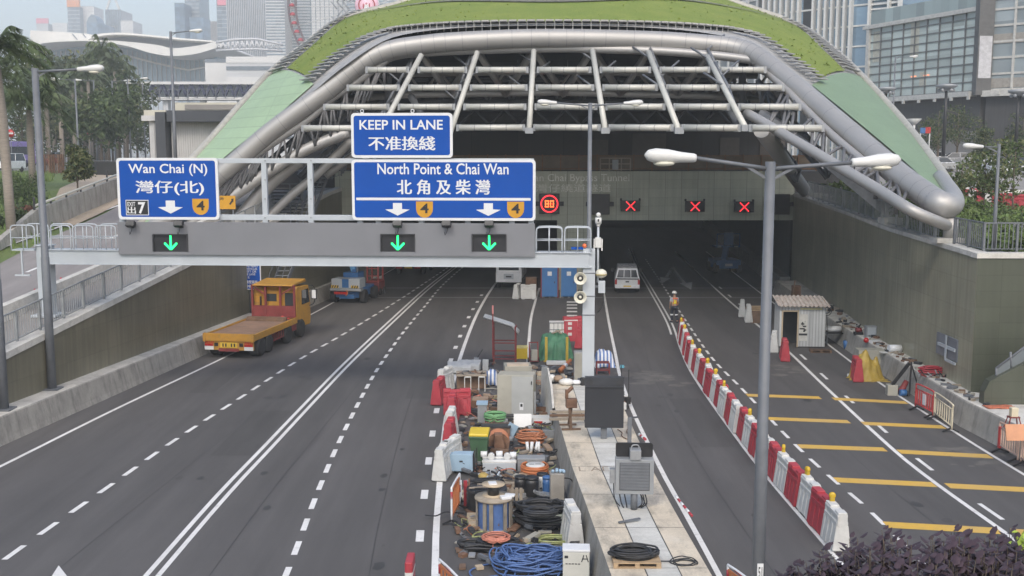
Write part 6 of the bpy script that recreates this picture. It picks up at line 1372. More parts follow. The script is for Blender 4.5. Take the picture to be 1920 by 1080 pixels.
mb = MB(); mb.m(m_rust).tube(spline([(0, 0, .02), (.1, -.4, .02), (.05, -.8, .02), (.18, -1.2, .02)], 5), .015, 5); mb.tube(spline([(.3, 0, .02), (.25, -.4, .02), (.28, -.9, .02)], 5), .012, 5); solo('rusty_wire', 'rusty wires lying on the median between the black sign and grey cabinet', 'wire', mb, medp(1158, 806))
# --- middle of the works
coil('hose_coil', 'bright green hose coil left of the large beige cabinet', 928, 792, .34, .03, 9, .26, m_cgrn, (1, .7), .35, .03, 'hose coil')
t_ = box_thing('reel_stand', 'dark bench holding the green hose coil', 'bench', 930, 822, .95, .75, .36, m_woodd); part(t_, 'lid', lambda b: b.bx(-.5, .5, -.4, .0, .36, .42), m_dark)
t_ = box_thing('post_box', 'grey post box with a pale blue top left of the green hose coil', 'box', 904, 800, .32, .3, .78, m_gbox); part(t_, 'lid', lambda b: b.bx(-.2, .2, -.18, .3, .78, .84), m_lblue); part(t_, 'red_stripe', lambda b: b.bx(.1, .15, -.165, -.15, .1, .55), m_maroon)
t_ = thing('wheelie_bin', 'dark green wheelie bin with a bright yellow lid', 'bin', gz(899, 873) + Vector((0, .3, 0)), R(-4))
mb = MB(); mb.m(m_bin); P_ = [(-.2, -.22, 0), (.2, -.22, 0), (.2, .2, 0), (-.2, .2, 0)]; Q_ = [(-.29, -.36, .88), (.29, -.36, .88), (.29, .3, .92), (-.29, .3, .92)]; mb.add(P_ + Q_, [(3, 2, 1, 0), (4, 5, 6, 7), (0, 1, 5, 4), (1, 2, 6, 5), (2, 3, 7, 6), (3, 0, 4, 7)]); mb.bx(-.31, .31, -.39, .32, .86, .93); mb.build('body', t_, bevel=.02)
part(t_, 'lid', lambda b: [b.prism([(-.4, .93), (.32, .97), (.32, 1.06), (.1, 1.1), (-.38, 1.02)], -.3, .3, 'yz')], m_byel, .03); part(t_, 'handle', lambda b: b.cyl((-.28, .36, .98), (.28, .36, .98), .025), m_bin)
for x in (-.22, .22): wheel(t_, x, .2, .1, .05, 10)
t_ = thing('cable_drum', 'drum of orange cable with a brown board standing against it', 'cable drum', gz(934, 856) + Vector((0, .5, .36)), 0)
part(t_, 'flange', lambda b: [b.lathe((0, 0, 0), [(.36, -.32), (.36, -.28)], 20, 'y'), b.lathe((0, 0, 0), [(.36, .28), (.36, .32)], 20, 'y'), b.lathe((0, 0, 0), [(.15, -.3), (.15, .3)], 12, 'y')], m_rust); part(t_, 'cable', lambda b: [b.ring((0, -.24 + k * .06, 0), .33, .032, 22, 5, 'y') for k in range(9)], m_cor)
mb = MB(); mb.m(m_rust).prism([(-.16, 0), (.16, 0), (.16, .42), (.1, .72), (-.14, .72), (-.16, .42)], 0, .4, 'xz'); solo('brown_box', 'rust brown hooded box in front of the orange cable drum', 'box', mb, gz(936, 858), R(3), None, .012)
coil('cable_coil', 'tall coil of orange brown cable hung over a frame beside the median', 996, 838, .42, .026, 13, .5, m_cor, (1, .55), .05, .06)
for i, (px, a) in enumerate(((990, -6), (996, 5), (1004, 12), (1011, -4))):
    mb = MB(); mb.m(m_signw).cyl((0, 0, .05), (sin(R(a)) * .34, .08, .36), .052, n=10); solo('white_pipe', ('leftmost', 'second', 'third', 'rightmost')[i] + ' white pipe stub under the orange cable coil', 'pipe', mb, gz(px, 850), 0, 'white pipe stubs')
t_ = box_thing('wire_tray', 'grey tray full of wire offcuts beside the median wall', 'tray', 1018, 826, .85, .7, .34, m_gbox, R(6)); part(t_, 'offcuts', lambda b: [b.m(random.choice((m_cblk, m_rust, m_cgy, m_galv))).beam((random.uniform(-.35, .35), random.uniform(-.3, .3), .34), (random.uniform(-.35, .35), random.uniform(-.3, .3), random.uniform(.36, .5)), .025, .025) for _ in range(40)], m_rust)
mb = MB(); mb.m(m_white).box((0, .12, .3), (.62, .03, .5), rot=Matrix.Rotation(R(-35), 3, 'X')); solo('white_board', 'white board leaning behind the orange cable coil', 'board', mb, gz(980, 806), 0)
mb = MB(); mb.m(m_lblue).box((0, 0, .24), (.34, .03, .48), rot=Matrix.Rotation(R(28), 3, 'Y')); solo('blue_panel', 'tilted pale blue panel left of the orange cable coil', 'panel', mb, gz(958, 820), 0)
mb = MB(); mb.m(m_white).bx(-.42, .42, 0, .5, 0, .3); mb.m(m_signw).bx(-.34, .34, -.012, 0, .04, .24); mb.m(m_redp).bx(-.2, .1, -.018, -.012, .12, .2); mb.m(m_blue).bx(-.1, .18, -.02, -.014, .07, .12); solo('parts_box', 'white parts box with a red and blue label by the curved slab', 'box', mb, gz(1012, 800), R(-2), None, .01)
mb = MB(); mb.m(m_ply).bx(-.4, .4, 0, .5, .0, .05); mb.bx(-.35, .3, .1, .4, .05, .1); mb.m(m_rust).bx(-.5, .5, .3, .36, 0, .3); solo('plywood_offcuts', 'plywood offcuts stacked behind the white parts box', 'plywood', mb, gz(1010, 782), 0)
for i, (px, py) in enumerate(((907, 862), (921, 866), (936, 862), (951, 866), (962, 864))):
    mb = MB(); mb.m(m_signw if i % 2 == 0 else m_white).cyl((-.1, 0, .0), (.1, 0, .0), .1, n=14); solo('tape_roll', ('leftmost', 'second', 'middle', 'fourth', 'rightmost')[i] + ' white roll in the row before the orange cable drum', 'roll', mb, gz(px, py + 16) + Vector((0, .3, .36)), R(90 * (i % 2)), 'white rolls on the grey rack')
t_ = box_thing('pipe_rack', 'low grey rack holding white rolls and pipes', 'rack', 936, 884, 1.0, .6, .26, m_paint_grey); part(t_, 'pipe', lambda b: [b.cyl((-.52, y, .28), (.52, y, .28), .04, n=8) for y in (-.26, -.14, .2)], m_white)
t_ = box_thing('equipment_case', 'long grey equipment case right of the white rolls', 'case', 996, 884, .82, .42, .34, m_gbox); part(t_, 'lid', lambda b: b.bx(-.42, .42, -.22, .22, .34, .4), m_grey_mid, .015)
t_ = thing('light_blue_box', 'pale blue box on thin legs beside the white barriers', 'box', gz(864, 890), R(-3)); part(t_, 'body', lambda b: b.bx(-.36, .36, 0, .4, .1, .62), m_lblue, .01); part(t_, 'mark', lambda b: [b.bx(-.04, .06, -.006, 0, .38, .43), b.beam((.06, -.004, .36), (.12, -.004, .33), .006, .02)], m_dark); part(t_, 'side_rail', lambda b: [b.bx(.37, .41, -.02, .4, 0, .66), b.bx(.46, .49, .1, .14, 0, .8), b.bx(.41, .47, .1, .14, .1, .13)], m_blackp)
t_ = thing('cable_drum', 'white faced drum of orange fibre cable lying by the median wall', 'cable drum', gz(1003, 897) + Vector((0, .42, 0)), 0); part(t_, 'cable', lambda b: [b.ring((0, 0, .06 + k * .045), .40 - .02 * (k % 2), .035, 24, 5) for k in range(6)], m_orange); part(t_, 'flange', lambda b: [b.lathe((.02, -.08, .33), [(.01, .0), (.27, 0), (.29, -.02)], 20), b.m(m_blackp).bx(-.16, -.02, -.1, -.06, .332, .336), b.m(m_blackp).bx(.02, .2, -.08, -.04, .332, .336)], m_white)
mb = MB(); rnd = random.Random(6)
for k in range(30): a = rnd.uniform(0, PI); x, y, l_ = rnd.uniform(-.45, .45), rnd.uniform(.1, .6), rnd.uniform(.08, .25); mb.m(rnd.choice((m_blackp, m_galv, m_navy, m_woodd, m_paint_grey, m_gbox))).beam((x - l_ * cos(a), y - l_ * sin(a), .16 + rnd.uniform(0, .1)), (x + l_ * cos(a), y + l_ * sin(a), .16 + rnd.uniform(0, .18)), .05, .04)
mb.m(mat('ochre_bag', (.42, .30, .09), .8)).ball((-.4, .3, .25), .16, 8, (1, 1.2, .6)); solo('hand_tools', 'heap of hand tools on the pallet before the white rolls', 'tools', mb, gz(932, 914))
pallet('old pallet under the heap of hand tools', 932, 914, 1.05, .8, 0, 0, m_reel)
mb = MB(); mb.m(m_reel).ball((0, 0, .1), .22, 10, (1.4, 1, .5)); solo('sack', 'dusty brown sack right of the heap of hand tools', 'sack', mb, gz(960, 906))
for i, (px, py, r_, m_, lab) in enumerate(((976, 932, .17, m_blackp, 'left black drum of the pair beside the grey post'), (997, 934, .2, m_blackp, 'right black drum of the pair beside the grey post'), (1017, 926, .16, m_white, 'white drum with a black lid right of the black drums'), (1026, 932, .13, mat('blue_drum', (.05, .14, .34), .45), 'small blue drum beside the grey post'))):
    t_ = thing('drum', lab, 'drum', gz(px, py) + Vector((0, r_, 0)), 0, 'drums beside the median wall'); part(t_, 'body', lambda b: b.lathe((0, 0, 0), [(r_ * .9, 0), (r_, .05), (r_ * .97, .2), (r_, .35), (r_ * .96, .52)], 18), m_); part(t_, 'lid', lambda b: b.lathe((0, 0, .52), [(r_ * 1.02, -.02), (r_ * 1.02, .03), (r_ * .7, .05), (.01, .05)], 18), m_blackp if i != 3 else m_)
t_ = box_thing('meter_post', 'grey metal meter post with a cable by the median wall', 'post', 1045, 946, .38, .3, .85, mat('brownish_post', (.30, .28, .25), .6, .1, .15, 3), R(3)); part(t_, 'cable', lambda b: b.tube(spline([(.19, 0, .7), (.4, -.05, .65), (.48, -.1, .3), (.3, -.15, .02)], 5), .018, 5), m_rubber)
part(t_, 'bottle_top', lambda b: [b.ball((random.uniform(-.18, .22), random.uniform(-.14, .12), .9), .05, 6) for _ in range(9)], m_lblue)
# folding barricade, drums, piles in the foreground
def barricade(lab, loc, rz, ln=1.0, grp=None, m1=m_orange):
    t_ = thing('folding_barricade', lab, 'barricade', loc, rz, grp)
    part(t_, 'frame', lambda b: [b.m(m_signw).tube(spline([(-ln / 2, 0, .1), (-ln / 2, 0, .9), (-ln / 2 + .08, 0, 1.0), (ln / 2 - .08, 0, 1.0), (ln / 2, 0, .9), (ln / 2, 0, .1)], 3), .028, 6), b.m(m_redpl).cyl((-ln / 2, 0, .7), (-ln / 2, 0, .9), .031, n=8), b.cyl((ln / 2, 0, .5), (ln / 2, 0, .7), .031, n=8), b.cyl((-.2, 0, 1.0), (.1, 0, 1.0), .031, n=8)], m_signw)
    part(t_, 'slats', lambda b: [b.bx(-ln / 2, ln / 2, -.015, .015, z, z + .06) for z in (.2, .86)] + [b.bx(x - .035, x + .035, -.012, .012, .22, .9) for x in [lerp(-ln / 2 + .1, ln / 2 - .1, k / 5) for k in range(6)]], m1)
    for x in (-ln / 2, ln / 2): part(t_, 'foot', lambda b: [b.beam((x, -.24, .02), (x, 0, .14), .06, .05), b.beam((x, .24, .02), (x, 0, .14), .06, .05)], m_blackp)
    return t_
p = gz(847, 985); q = gz(862, 956); barricade('orange and white folding barricade seen almost end on by the white line', (p + q) / 2, math.atan2(q.y - p.y, q.x - p.x), (q - p).length)
p = gz(822, 1047, 1.0); q = gz(866, 1090, 1.0); c_ = (p + q) / 2; c_.z = 0; barricade('red and white barricade cut by the bottom edge beside the white line', c_, math.atan2(q.y - p.y, q.x - p.x), 1.2)
p = gz(1366, 1060, 1.0); p.z = 0; barricade('red and white barricade tip at the bottom right of the median', p + Vector((.15, -.45, 0)), R(-72), 1.0)
t_ = thing('cable_reel', 'wooden slatted cable reel standing on end with blue cable showing', 'cable reel', gz(926, 1002) + Vector((0, .5, 0)), 0)
part(t_, 'flange', lambda b: [b.lathe((0, 0, 0), [(.01, .0), (.46, 0), (.46, .05), (.01, .05)], 24), b.lathe((0, 0, .78), [(.01, .0), (.50, 0), (.50, .05), (.01, .05)], 24)], m_reel)
part(t_, 'cable', lambda b: b.lathe((0, 0, .05), [(.41, 0)] + [(.41 + (.015 if k % 2 else 0), k * .06) for k in range(13)], 24), m_cblue)
part(t_, 'slat', lambda b: [b.box((.455 * cos(a), .455 * sin(a), .42), (.03, .1, .76), a) for a in [k * 2 * PI / 15 + random.uniform(-.06, .06) for k in range(15) if k not in (9, 12)]], mat('reel_slat', (.25, .22, .18), .85, 0, .25, 4))
t_ = thing('cable_reel', 'small plywood reel with a black core on top of the slatted reel', 'cable reel', gz(926, 1002) + Vector((-.02, .6, .83)), 0); part(t_, 'flange', lambda b: [b.lathe((0, 0, 0), [(.01, 0), (.28, 0), (.28, .02), (.01, .02)], 20), b.lathe((0, 0, .28), [(.01, 0), (.3, 0), (.3, .025), (.01, .025)], 20)], m_ply); part(t_, 'core', lambda b: b.lathe((0, 0, .02), [(.15, 0), (.15, .26)], 16), m_blackp); part(t_, 'paper', lambda b: b.box((-.02, -.02, .32), (.2, .22, .04), .2), m_signw)
mb = MB(); mb.m(m_signw).box((0, 0, .04), (.28, .2, .08), .3); mb.box((.1, .1, .06), (.26, .18, .06), -.2); solo('paper_bag', 'white paper bags on the flange of the slatted reel', 'bag', mb, gz(926, 1002) + Vector((.3, .3, .83)), 0, None, .02)
t_ = thing('cable_reel', 'big black wound reel lying behind the slatted reel', 'cable reel', gz(912, 968) + Vector((0, .62, 0)), 0); part(t_, 'flange', lambda b: [b.lathe((0, 0, 0), [(.01, 0), (.62, 0), (.62, .05), (.01, .05)], 24)], m_rust); part(t_, 'cable', lambda b: b.lathe((0, 0, .05), [(.54 + (.02 if k % 2 else 0), k * .055) for k in range(11)], 26), m_cblk)
part(t_, 'top_slats', lambda b: [b.m(random.choice((m_blackp, m_ply, m_dark, m_reel))).box((random.uniform(-.25, .25), -.5 + k * .13, .66 + .01 * (k % 3)), (random.uniform(.5, .9), .07, .03), random.uniform(-.25, .25)) for k in range(9)], m_blackp)
mb = MB(); mb.m(m_redpl).bx(-.05, .05, 0, .06, 0, .75); mb.m(m_signw).bx(-.2, -.1, 0, .08, .3, .75); mb.m(m_rust).bx(.08, .12, .0, .05, 0, .8); solo('marker_board', 'red and white marker boards leaning on the black wound reel', 'board', mb, gz(873, 952), R(5))
mb = MB(); mb.m(m_reel)
for k in range(4): mb.bx(-.2 + k * .12, -.12 + k * .12, 0, .04, 0, .55)
mb.bx(-.22, .28, .04, .07, .1, .2); mb.bx(-.22, .28, .04, .07, .4, .5); solo('pallet', 'grey slatted pallet upright right of the black wound reel', 'pallet', mb, gz(963, 952), R(-4), 'wooden pallets of the works')
for k in range(3): mb = MB(); mb.m(m_ply).box((0, .1, .06), (.3, .25, .1), .1 * k); solo('wood_block', ('upper', 'middle', 'lower')[k] + ' pale wood block left of the slatted reel', 'block', mb, gz(886 + k * 2, 974 + k * 8), 0, 'wood blocks by the slatted reel')
coil('cable_coil', 'large pile of coiled black cable beside the median wall', 1020, 996, .62, .04, 26, .55, m_cblk, (1.0, .62), 0, .05)
coil('cable_coil', 'smaller black coil resting on top of the large black pile', 1014, 974, .36, .03, 10, .15, m_cblk, (1, .6), .6, .05)
t_ = box_thing('grey_box', 'pale grey green box with a wire loop lying on the black cable pile', 'box', 1040, 996, .52, .36, .3, m_ggreen, R(4)); t_.location.z = .12; part(t_, 'end_cap', lambda b: b.bx(-.37, -.26, -.16, .16, .02, .24), m_galv, .02); part(t_, 'wire', lambda b: [b.ring((-.45, -.05, .2), .09, .012, 14, 5, 'y'), b.ring((-.5, -.1, .08), .1, .012, 14, 5, 'y')], m_cgy)
coil('cable_coil', 'yellow green cable coil lying in front of the grey green box', 1038, 1026, .42, .02, 9, .12, m_cgy, (1, .55), 0, .05)
mb = MB(); mb.m(m_cblk)
for k in range(9): P_ = [(lerp(-.7, .75, i / 9) , .12 * sin(i * .8 + k) * .3 + .09 * (k % 3), .06 + .06 * (k // 3) + .02 * sin(i + k * 2)) for i in range(10)]; mb.tube(spline(P_, 3), .036, 6)
mb.coil((-.55, .25, .0), .3, .03, 6, .2, sc=(1, .6)); mb.coil((.1, .3, .0), .48, .03, 7, .2, sc=(1, .5)); mb.m(m_csal).ring((-.02, .08, .12), .16, .012, 10, 4, 'x'); solo('cable_bundle', 'long tied bundle of black cable in front of the slatted reel', 'cable bundle', mb, gz(926, 1038))
coil('cable_coil', 'salmon pink cable hank lying on the black cable bundle', 930, 1020, .27, .02, 9, .12, m_csal, (1, .6), .26, .09)
mb = MB(); mb.m(m_ply).box((0, .2, .03), (.16, .7, .05), .3); mb.m(m_signw).box((.35, .2, .04), (.26, .6, .06), -.2); solo('timber_strips', 'pale timber and white strips between the black bundle and yellow green coil', 'strips', mb, gz(976, 1032))
mb = MB(); mb.m(m_cblue); rnd = random.Random(21)
for k in range(34):
    Ro = rnd.uniform(.5, 1.0); P_ = []; cx, cy, a0 = rnd.uniform(-.1, .25), rnd.uniform(-.12, .12), rnd.uniform(0, 6); tz, ta = rnd.uniform(0, .22), rnd.uniform(0, 6); ec = rnd.uniform(.45, .7)
    for i in range(16): a = a0 + i / 16 * rnd.uniform(5.4, 6.6); P_.append((cx + Ro * cos(a), cy + Ro * ec * sin(a), .03 + tz + .1 * (1 + sin(a * 2 + ta)) * rnd.uniform(.5, 1) + max(0, .2 - abs(Ro - .7)) ))
    mb.tube(spline(P_, 3), .021, 5)
for k in range(10): x = rnd.uniform(-.8, .6); mb.tube(spline([(x, -.6 + rnd.uniform(-.2, .2), .03), (x + rnd.uniform(.1, .4), -.1, .35), (x + rnd.uniform(.3, .8), .35, .2)], 5), .022, 5)
mb.tube(spline([(-.75, .3, .05), (-1.15, .15, .03), (-1.45, -.2, .03), (-1.3, -.6, .03), (-.8, -.5, .05)], 6), .022, 5); solo('cable_coil', 'wide tangled heap of blue cable at the bottom of the photo', 'cable coil', mb, gz(1000, 1078) + Vector((0, .35, 0)))
t_ = thing('instrument_box', 'white instrument box with dark markings on the blue cable heap', 'box', gz(1077, 1092) + Vector((0.05, .25, .06)), R(-3)); part(t_, 'body', lambda b: b.bx(-.3, .3, -.2, .2, .0, .62), mat('instrument_white', (.60, .60, .55), .5, 0, .06, 2), .02)
part(t_, 'lid', lambda b: b.bx(-.31, .31, -.21, .21, .62, .68), m_signw, .015); part(t_, 'marking', lambda b: [b.bx(-.26, -.18, -.206, -.2, .48, .54)] + [b.bx(-.24 + .07 * k, -.19 + .07 * k, -.206, -.2, .34, .36) for k in range(5)] + [b.beam((.12, -.204, .4), (.17, -.204, .56), .008, .02), b.beam((.22, -.204, .56), (.27, -.204, .4), .008, .02), b.bx(.15, .24, -.206, -.2, .46, .48)], m_dark)
# ================================================================ TOILETS, HUT AND THE RIGHT KERB
tl = None
for px, lab in ((1031, 'left blue portable toilet in front of the tunnel pier'), (1067, 'right blue portable toilet with a white roof by the gantry column')):
    loc = gz(px, 559) + Vector((0, .6, 0)); t_ = thing('portable_toilet', lab, 'toilet', loc, R(-2), 'blue portable toilets'); mblu = mat('toilet_blue', (.05, .17, .40), .45, 0, .06, 2)
    part(t_, 'cabin', lambda b: b.bx(-.56, .56, -.56, .56, .08, 2.08), mblu, .03); part(t_, 'door', lambda b: [b.prism(rrect(-.46, .46, .14, 2.0, .12), -.6, -.56), b.m(m_signw).bx(-.14, .14, -.606, -.6, 1.5, 1.78), b.m(m_blackp).bx(.3, .36, -.62, -.6, 1.0, 1.12)], mblu); part(t_, 'roof', lambda b: b.prism([(-.6, 2.06), (.6, 2.06), (.5, 2.2), (.2, 2.28), (-.2, 2.28), (-.5, 2.2)], -.6, .6), m_white if px > 1050 else mblu, .02)
    part(t_, 'corner_post', lambda b: [b.bx(x - .04, x + .04, -.6, -.54, 0, 2.1) for x in (-.56, .56)], m_maroon if px < 1050 else m_reel); part(t_, 'skid', lambda b: [b.bx(x - .06, x + .06, -.58, .6, 0, .1) for x in (-.4, 0, .4)], m_galv)
t_ = box_thing('brown_cupboard', 'old brown cupboard standing left of the blue toilets', 'cupboard', 996, 556, .75, .5, 1.3, m_woodd); part(t_, 'door', lambda b: [b.bx(-.34, -.01, -.27, -.25, .06, 1.2), b.bx(.01, .34, -.27, -.25, .06, 1.2)], m_rust)
Mh = gz(1506, 652); ht = thing('site_hut', 'small white corrugated site hut with a rusty roof and open doorway', 'hut', Mh, R(-4))
m_corr = panel_mat('white_corrugated', (.52, .53, .53), 'x', .15, 50, .05, .72, .5, .12, .0, streak=.25)
mb = MB(); mb.m(m_corr)
for k in range(30):                                            # corrugated front, right of the door
    x0 = -.28 + k * .045
    if x0 > 1.02: break
    mb.bx(x0, x0 + .045, 0 if k % 2 else .014, .05, .06, 2.05)
for k in range(28): y0_ = .05 + k * .05; mb.bx(-1.2 + (0 if k % 2 else .014), -1.15, y0_, y0_ + .05, .05, 2.1); mb.bx(1.02, 1.07 - (0 if k % 2 else .014), y0_, y0_ + .05, .05, 2.1)
mb.bx(-1.15, 1.02, 1.42, 1.46, .05, 2.1); mb.bx(-1.15, -.28, .0, .04, 1.82, 2.1); mb.bx(-1.2, -1.08, 0, .05, .05, 2.1); mb.build('wall', ht)
part(ht, 'door_frame', lambda b: [b.bx(-1.1, -1.03, -.03, .05, .03, 1.85), b.bx(-.33, -.26, -.03, .05, .03, 1.9), b.bx(-1.1, -.26, -.03, .05, 1.8, 1.87)], m_ply); part(ht, 'interior', lambda b: b.bx(-1.13, 1.0, 1.38, 1.41, .05, 2.05), m_dark)
part(ht, 'poster', lambda b: [b.m(mat('poster_paper', (.55, .54, .50), .8)).bx(-.24, .17, -.02, -.006, .35, 1.68), b.m(m_blackp)] + [b.bx(-.22 + random.random() * .3, -.15 + random.random() * .3, -.026, -.02, z, z + .07) for z in [.8 + .06 * k for k in range(9)]] + [b.m(m_dark).bx(-.24, .17, -.024, -.02, .62, .72)], m_white)
mb = MB(); mrf = mat('rusty_roof_sheet', (.52, .47, .42), .8, 0, .2, 2.2, (5, 1, 1), dirt=1.0, dirtc=(.36, .13, .05)); mb.m(mrf); rows = [[(lerp(-1.32, 1.2, k / 60), y, z + .035 * sin(k * PI / 2.5)) for k in range(61)] for y, z in ((-.25, 2.12), (.6, 2.26), (1.65, 2.4))]; mb.grid(rows, False); o = mb.build('roof', ht); s_ = o.modifiers.new('t', 'SOLIDIFY'); s_.thickness = .03
part(ht, 'awning_rail', lambda b: b.bx(-.2, .85, -.05, .0, 1.92, 1.98), mat('pale_yellow_rail', (.62, .58, .30), .5)); part(ht, 'cable', lambda b: [b.ring((1.1, .05, 1.9), .17, .02, 16, 5, 'y'), b.ring((1.12, .07, 1.82), .2, .018, 16, 5, 'y'), b.tube(spline([(1.1, .05, 1.7), (1.14, 0, .9), (1.1, 0, .2)], 4), .015, 5)], m_rubber)
pallet('flat pallet lying before the right corner of the hut', 1540, 662, 1.0, .5, R(-5), 0, m_woodd)
mb = MB(); mb.m(m_wood)
for k in range(9): mb.box((random.uniform(-.1, .1), .3 + (k % 3) * .16, .7 + .09 * (k // 3)), (1.1, .13, .07), random.uniform(-.1, .1))
mb.m(m_woodd).bx(-.5, .5, 0, .8, 0, .66); solo('timber_stack', 'stack of timber on dark boxes left of the hut', 'timber', mb, gz(1424, 606), R(3))
t_ = thing('work_table', 'dark table beside the hut carrying a white roll', 'table', gz(1566, 648), 0); part(t_, 'top', lambda b: b.bx(-.45, .45, 0, .6, .6, .65), m_blackp); part(t_, 'leg', lambda b: [b.bx(x - .02, x + .02, y - .02, y + .02, 0, .6) for x in (-.4, .4) for y in (.05, .55)], m_galv)
mb = MB(); mb.m(m_signw).cyl((-.3, 0, .15), (.32, .05, .15), .15, n=16); mb.box((-.35, 0, .2), (.3, .3, .18), .2); solo('cloth_roll', 'white cloth roll on the dark table beside the hut', 'roll', mb, gz(1566, 648) + Vector((0, .25, .65)))
t_ = thing('bucket', 'blue bucket on the road right of the hut', 'bucket', gz(1588, 655), 0); part(t_, 'body', lambda b: b.lathe((0, .15, 0), [(.12, 0), (.16, .4), (.15, .4), (.11, .03)], 14), m_liftb); part(t_, 'handle', lambda b: b.tube([(-.16, .15, .4), (0, .1, .48), (.16, .15, .4)], .01, 5), m_galv)
t_ = box_thing('generator', 'pale grey generator with vents behind the yellow tarpaulin', 'generator', 1634, 697, 1.15, .7, .95, m_gcab, R(-4)); part(t_, 'vent', lambda b: [b.bx(-.5, -.35, -.36, -.35, .55 + k * .09, .6 + k * .09) for k in range(3)], m_blackp)
tarp('yellow_tarpaulin', 'crumpled yellow tarpaulin draped in front of the pale generator', 'tarpaulin', 1634, 716, 1.55, 1.0, 1.25, m_yt, [(-.15, .2, 1, 1.0), (.45, .3, .7, .6)], 9, .62, 0, 34)
mb = MB(); mb.m(m_signw).box((0, 0, .06), (.3, .2, .12), .4); mb.box((.18, .06, .04), (.16, .12, .08)); solo('white_litter', 'small white packet on the road left of the yellow tarpaulin', 'packet', mb, gz(1596, 706), 0, None, .02)
def curbp(px, py): return gz(px, py, .905)
t_ = thing('hand_winch', 'black and red hand winch on the right kerb barrier', 'winch', curbp(1611, 628), 0); part(t_, 'frame', lambda b: [b.bx(-.2, .2, 0, .3, 0, .12), b.beam((-.15, .1, .1), (.1, .15, .5), .05, .05), b.beam((.15, .1, .1), (0, .15, .45), .04, .04)], m_blackp); part(t_, 'drum', lambda b: b.cyl((-.12, .15, .22), (.14, .15, .22), .12, n=12), m_maroon)
t_ = box_thing('pale_box', 'pale grey box with a light panel on the right kerb barrier', 'box', 1634, 631, .5, .35, .5, m_grey_mid, 0, .905); part(t_, 'panel', lambda b: b.bx(-.19, .19, -.185, -.175, .08, .44), m_paint_grey)
mb = MB(); mb.m(m_redp).ball((0, 0, .1), .13, 8); mb.m(m_signw).box((.35, -.15, .06), (.5, .3, .1), .2); solo('rag_heap', 'red and white rags on the kerb barrier before the pale box', 'rags', mb, curbp(1624, 642))
mb = MB(); mb.m(m_signw).cyl((-.32, .0, .17), (.22, .1, .17), .17, n=18); mb.m(m_white).box((-.45, -.1, .02), (.5, .35, .02), .15); mb.m(m_grey_mid).cyl((.215, .098, .17), (.235, .102, .17), .06, n=12); solo('plastic_roll', 'white plastic sheet roll lying on the right kerb barrier', 'roll', mb, curbp(1680, 661), R(-5))
t_ = thing('welding_set', 'welding set with a pale block, blue part and red hoses by the right kerb', 'welding set', gz(1690, 742), R(-5)); part(t_, 'case', lambda b: b.bx(-.55, -.15, -.05, .3, 0, .42), m_gcab, .015); part(t_, 'gas_bottle', lambda b: b.tube([(-.05, .1, .1), (.05, .15, .2), (.25, .25, .55)], [.12, .13, .1], 12), m_maroon); part(t_, 'blue_motor', lambda b: b.cyl((-.1, -.12, .15), (.15, -.1, .15), .13, n=12), m_liftb); part(t_, 'stand', lambda b: [b.beam((.3, 0, 0), (.36, .1, 1.35), .06, .06), b.beam((.8, .2, 0), (.38, .1, 1.2), .04, .04), b.beam((-.35, .1, .4), (.3, .15, 1.3), .11, .11)], m_blackp); part(t_, 'wheel', lambda b: [b.lathe((x, -.05, .11), [(.11, -.03), (.11, .03)], 12, 'x') for x in (.2, .55)], m_tyre)
o = coil('hose_coil', 'red hose heaped on top of the right kerb barrier by the welding set', 1702, 704, .2, .03, 8, .28, m_redpl, (1.7, .8), .905, .16, 'hose coil'); o.location.x = CBR(o.location.y) + .55
mb = MB(); mb.m(m_blackp); rnd = random.Random(5)
for k in range(16): a = rnd.uniform(0, PI); x = rnd.uniform(-.5, .5); mb.m(rnd.choice((m_blackp, m_maroon, m_gbox))).beam((x, 0, .03), (x + .25 * cos(a), .25 * sin(a) - .1, rnd.uniform(.05, .3)), .04, .04)
solo('metal_scrap', 'tangle of dark metal bits on the right kerb barrier', 'scrap', mb, curbp(1748, 708))
def crowd(lab, loc, rz, m, ln=1.5): 
    t_ = thing('crowd_barrier', lab, 'crowd barrier', loc, rz, 'crowd barriers along the right kerb'); part(t_, 'frame', lambda b: [b.tube(spline([(-ln / 2, 0, .12), (-ln / 2, 0, .85), (-ln / 2 + .12, 0, 1.0), (ln / 2 - .12, 0, 1.0), (ln / 2, 0, .85), (ln / 2, 0, .12)], 4), .03, 8), b.cyl((-ln / 2, 0, .25), (ln / 2, 0, .25), .025), b.cyl((-ln / 2, 0, .82), (ln / 2, 0, .82), .02)], m)
    part(t_, 'bars', lambda b: [b.bx(x - .03, x + .03, -.012, .012, .25, .82) for x in [lerp(-ln / 2 + .12, ln / 2 - .12, k / 7) for k in range(8)]], m)
    for x in (-ln / 2 + .1, ln / 2 - .1): part(t_, 'foot', lambda b: [b.beam((x, -.28, .02), (x, 0, .14), .07, .05), b.beam((x, .28, .02), (x, 0, .14), .07, .05)], m_blackp)
    return t_
m_crm = mat('cream_barrier', (.62, .55, .40), .5, 0, .06); m_crr = mat('crowd_red', (.48, .05, .05), .5, 0, .08)
def seg(px0, py0, px1, py1): p, q = gz(px0, py0), gz(px1, py1); return (p + q) / 2, math.atan2(q.y - p.y, q.x - p.x), (q - p).length
c, a, l_ = seg(1716, 768, 1749, 785); t_ = crowd('red crowd barrier standing against the right kerb beside the cream one', c, a, m_crr, max(1.0, l_)); part(t_, 'notice', lambda b: b.bx(-.1, .12, -.03, -.014, .35, .75), m_signw)
c, a, l_ = seg(1751, 786, 1784, 812); crowd('cream crowd barrier standing against the right kerb', c, a, m_crm, max(1.1, l_))
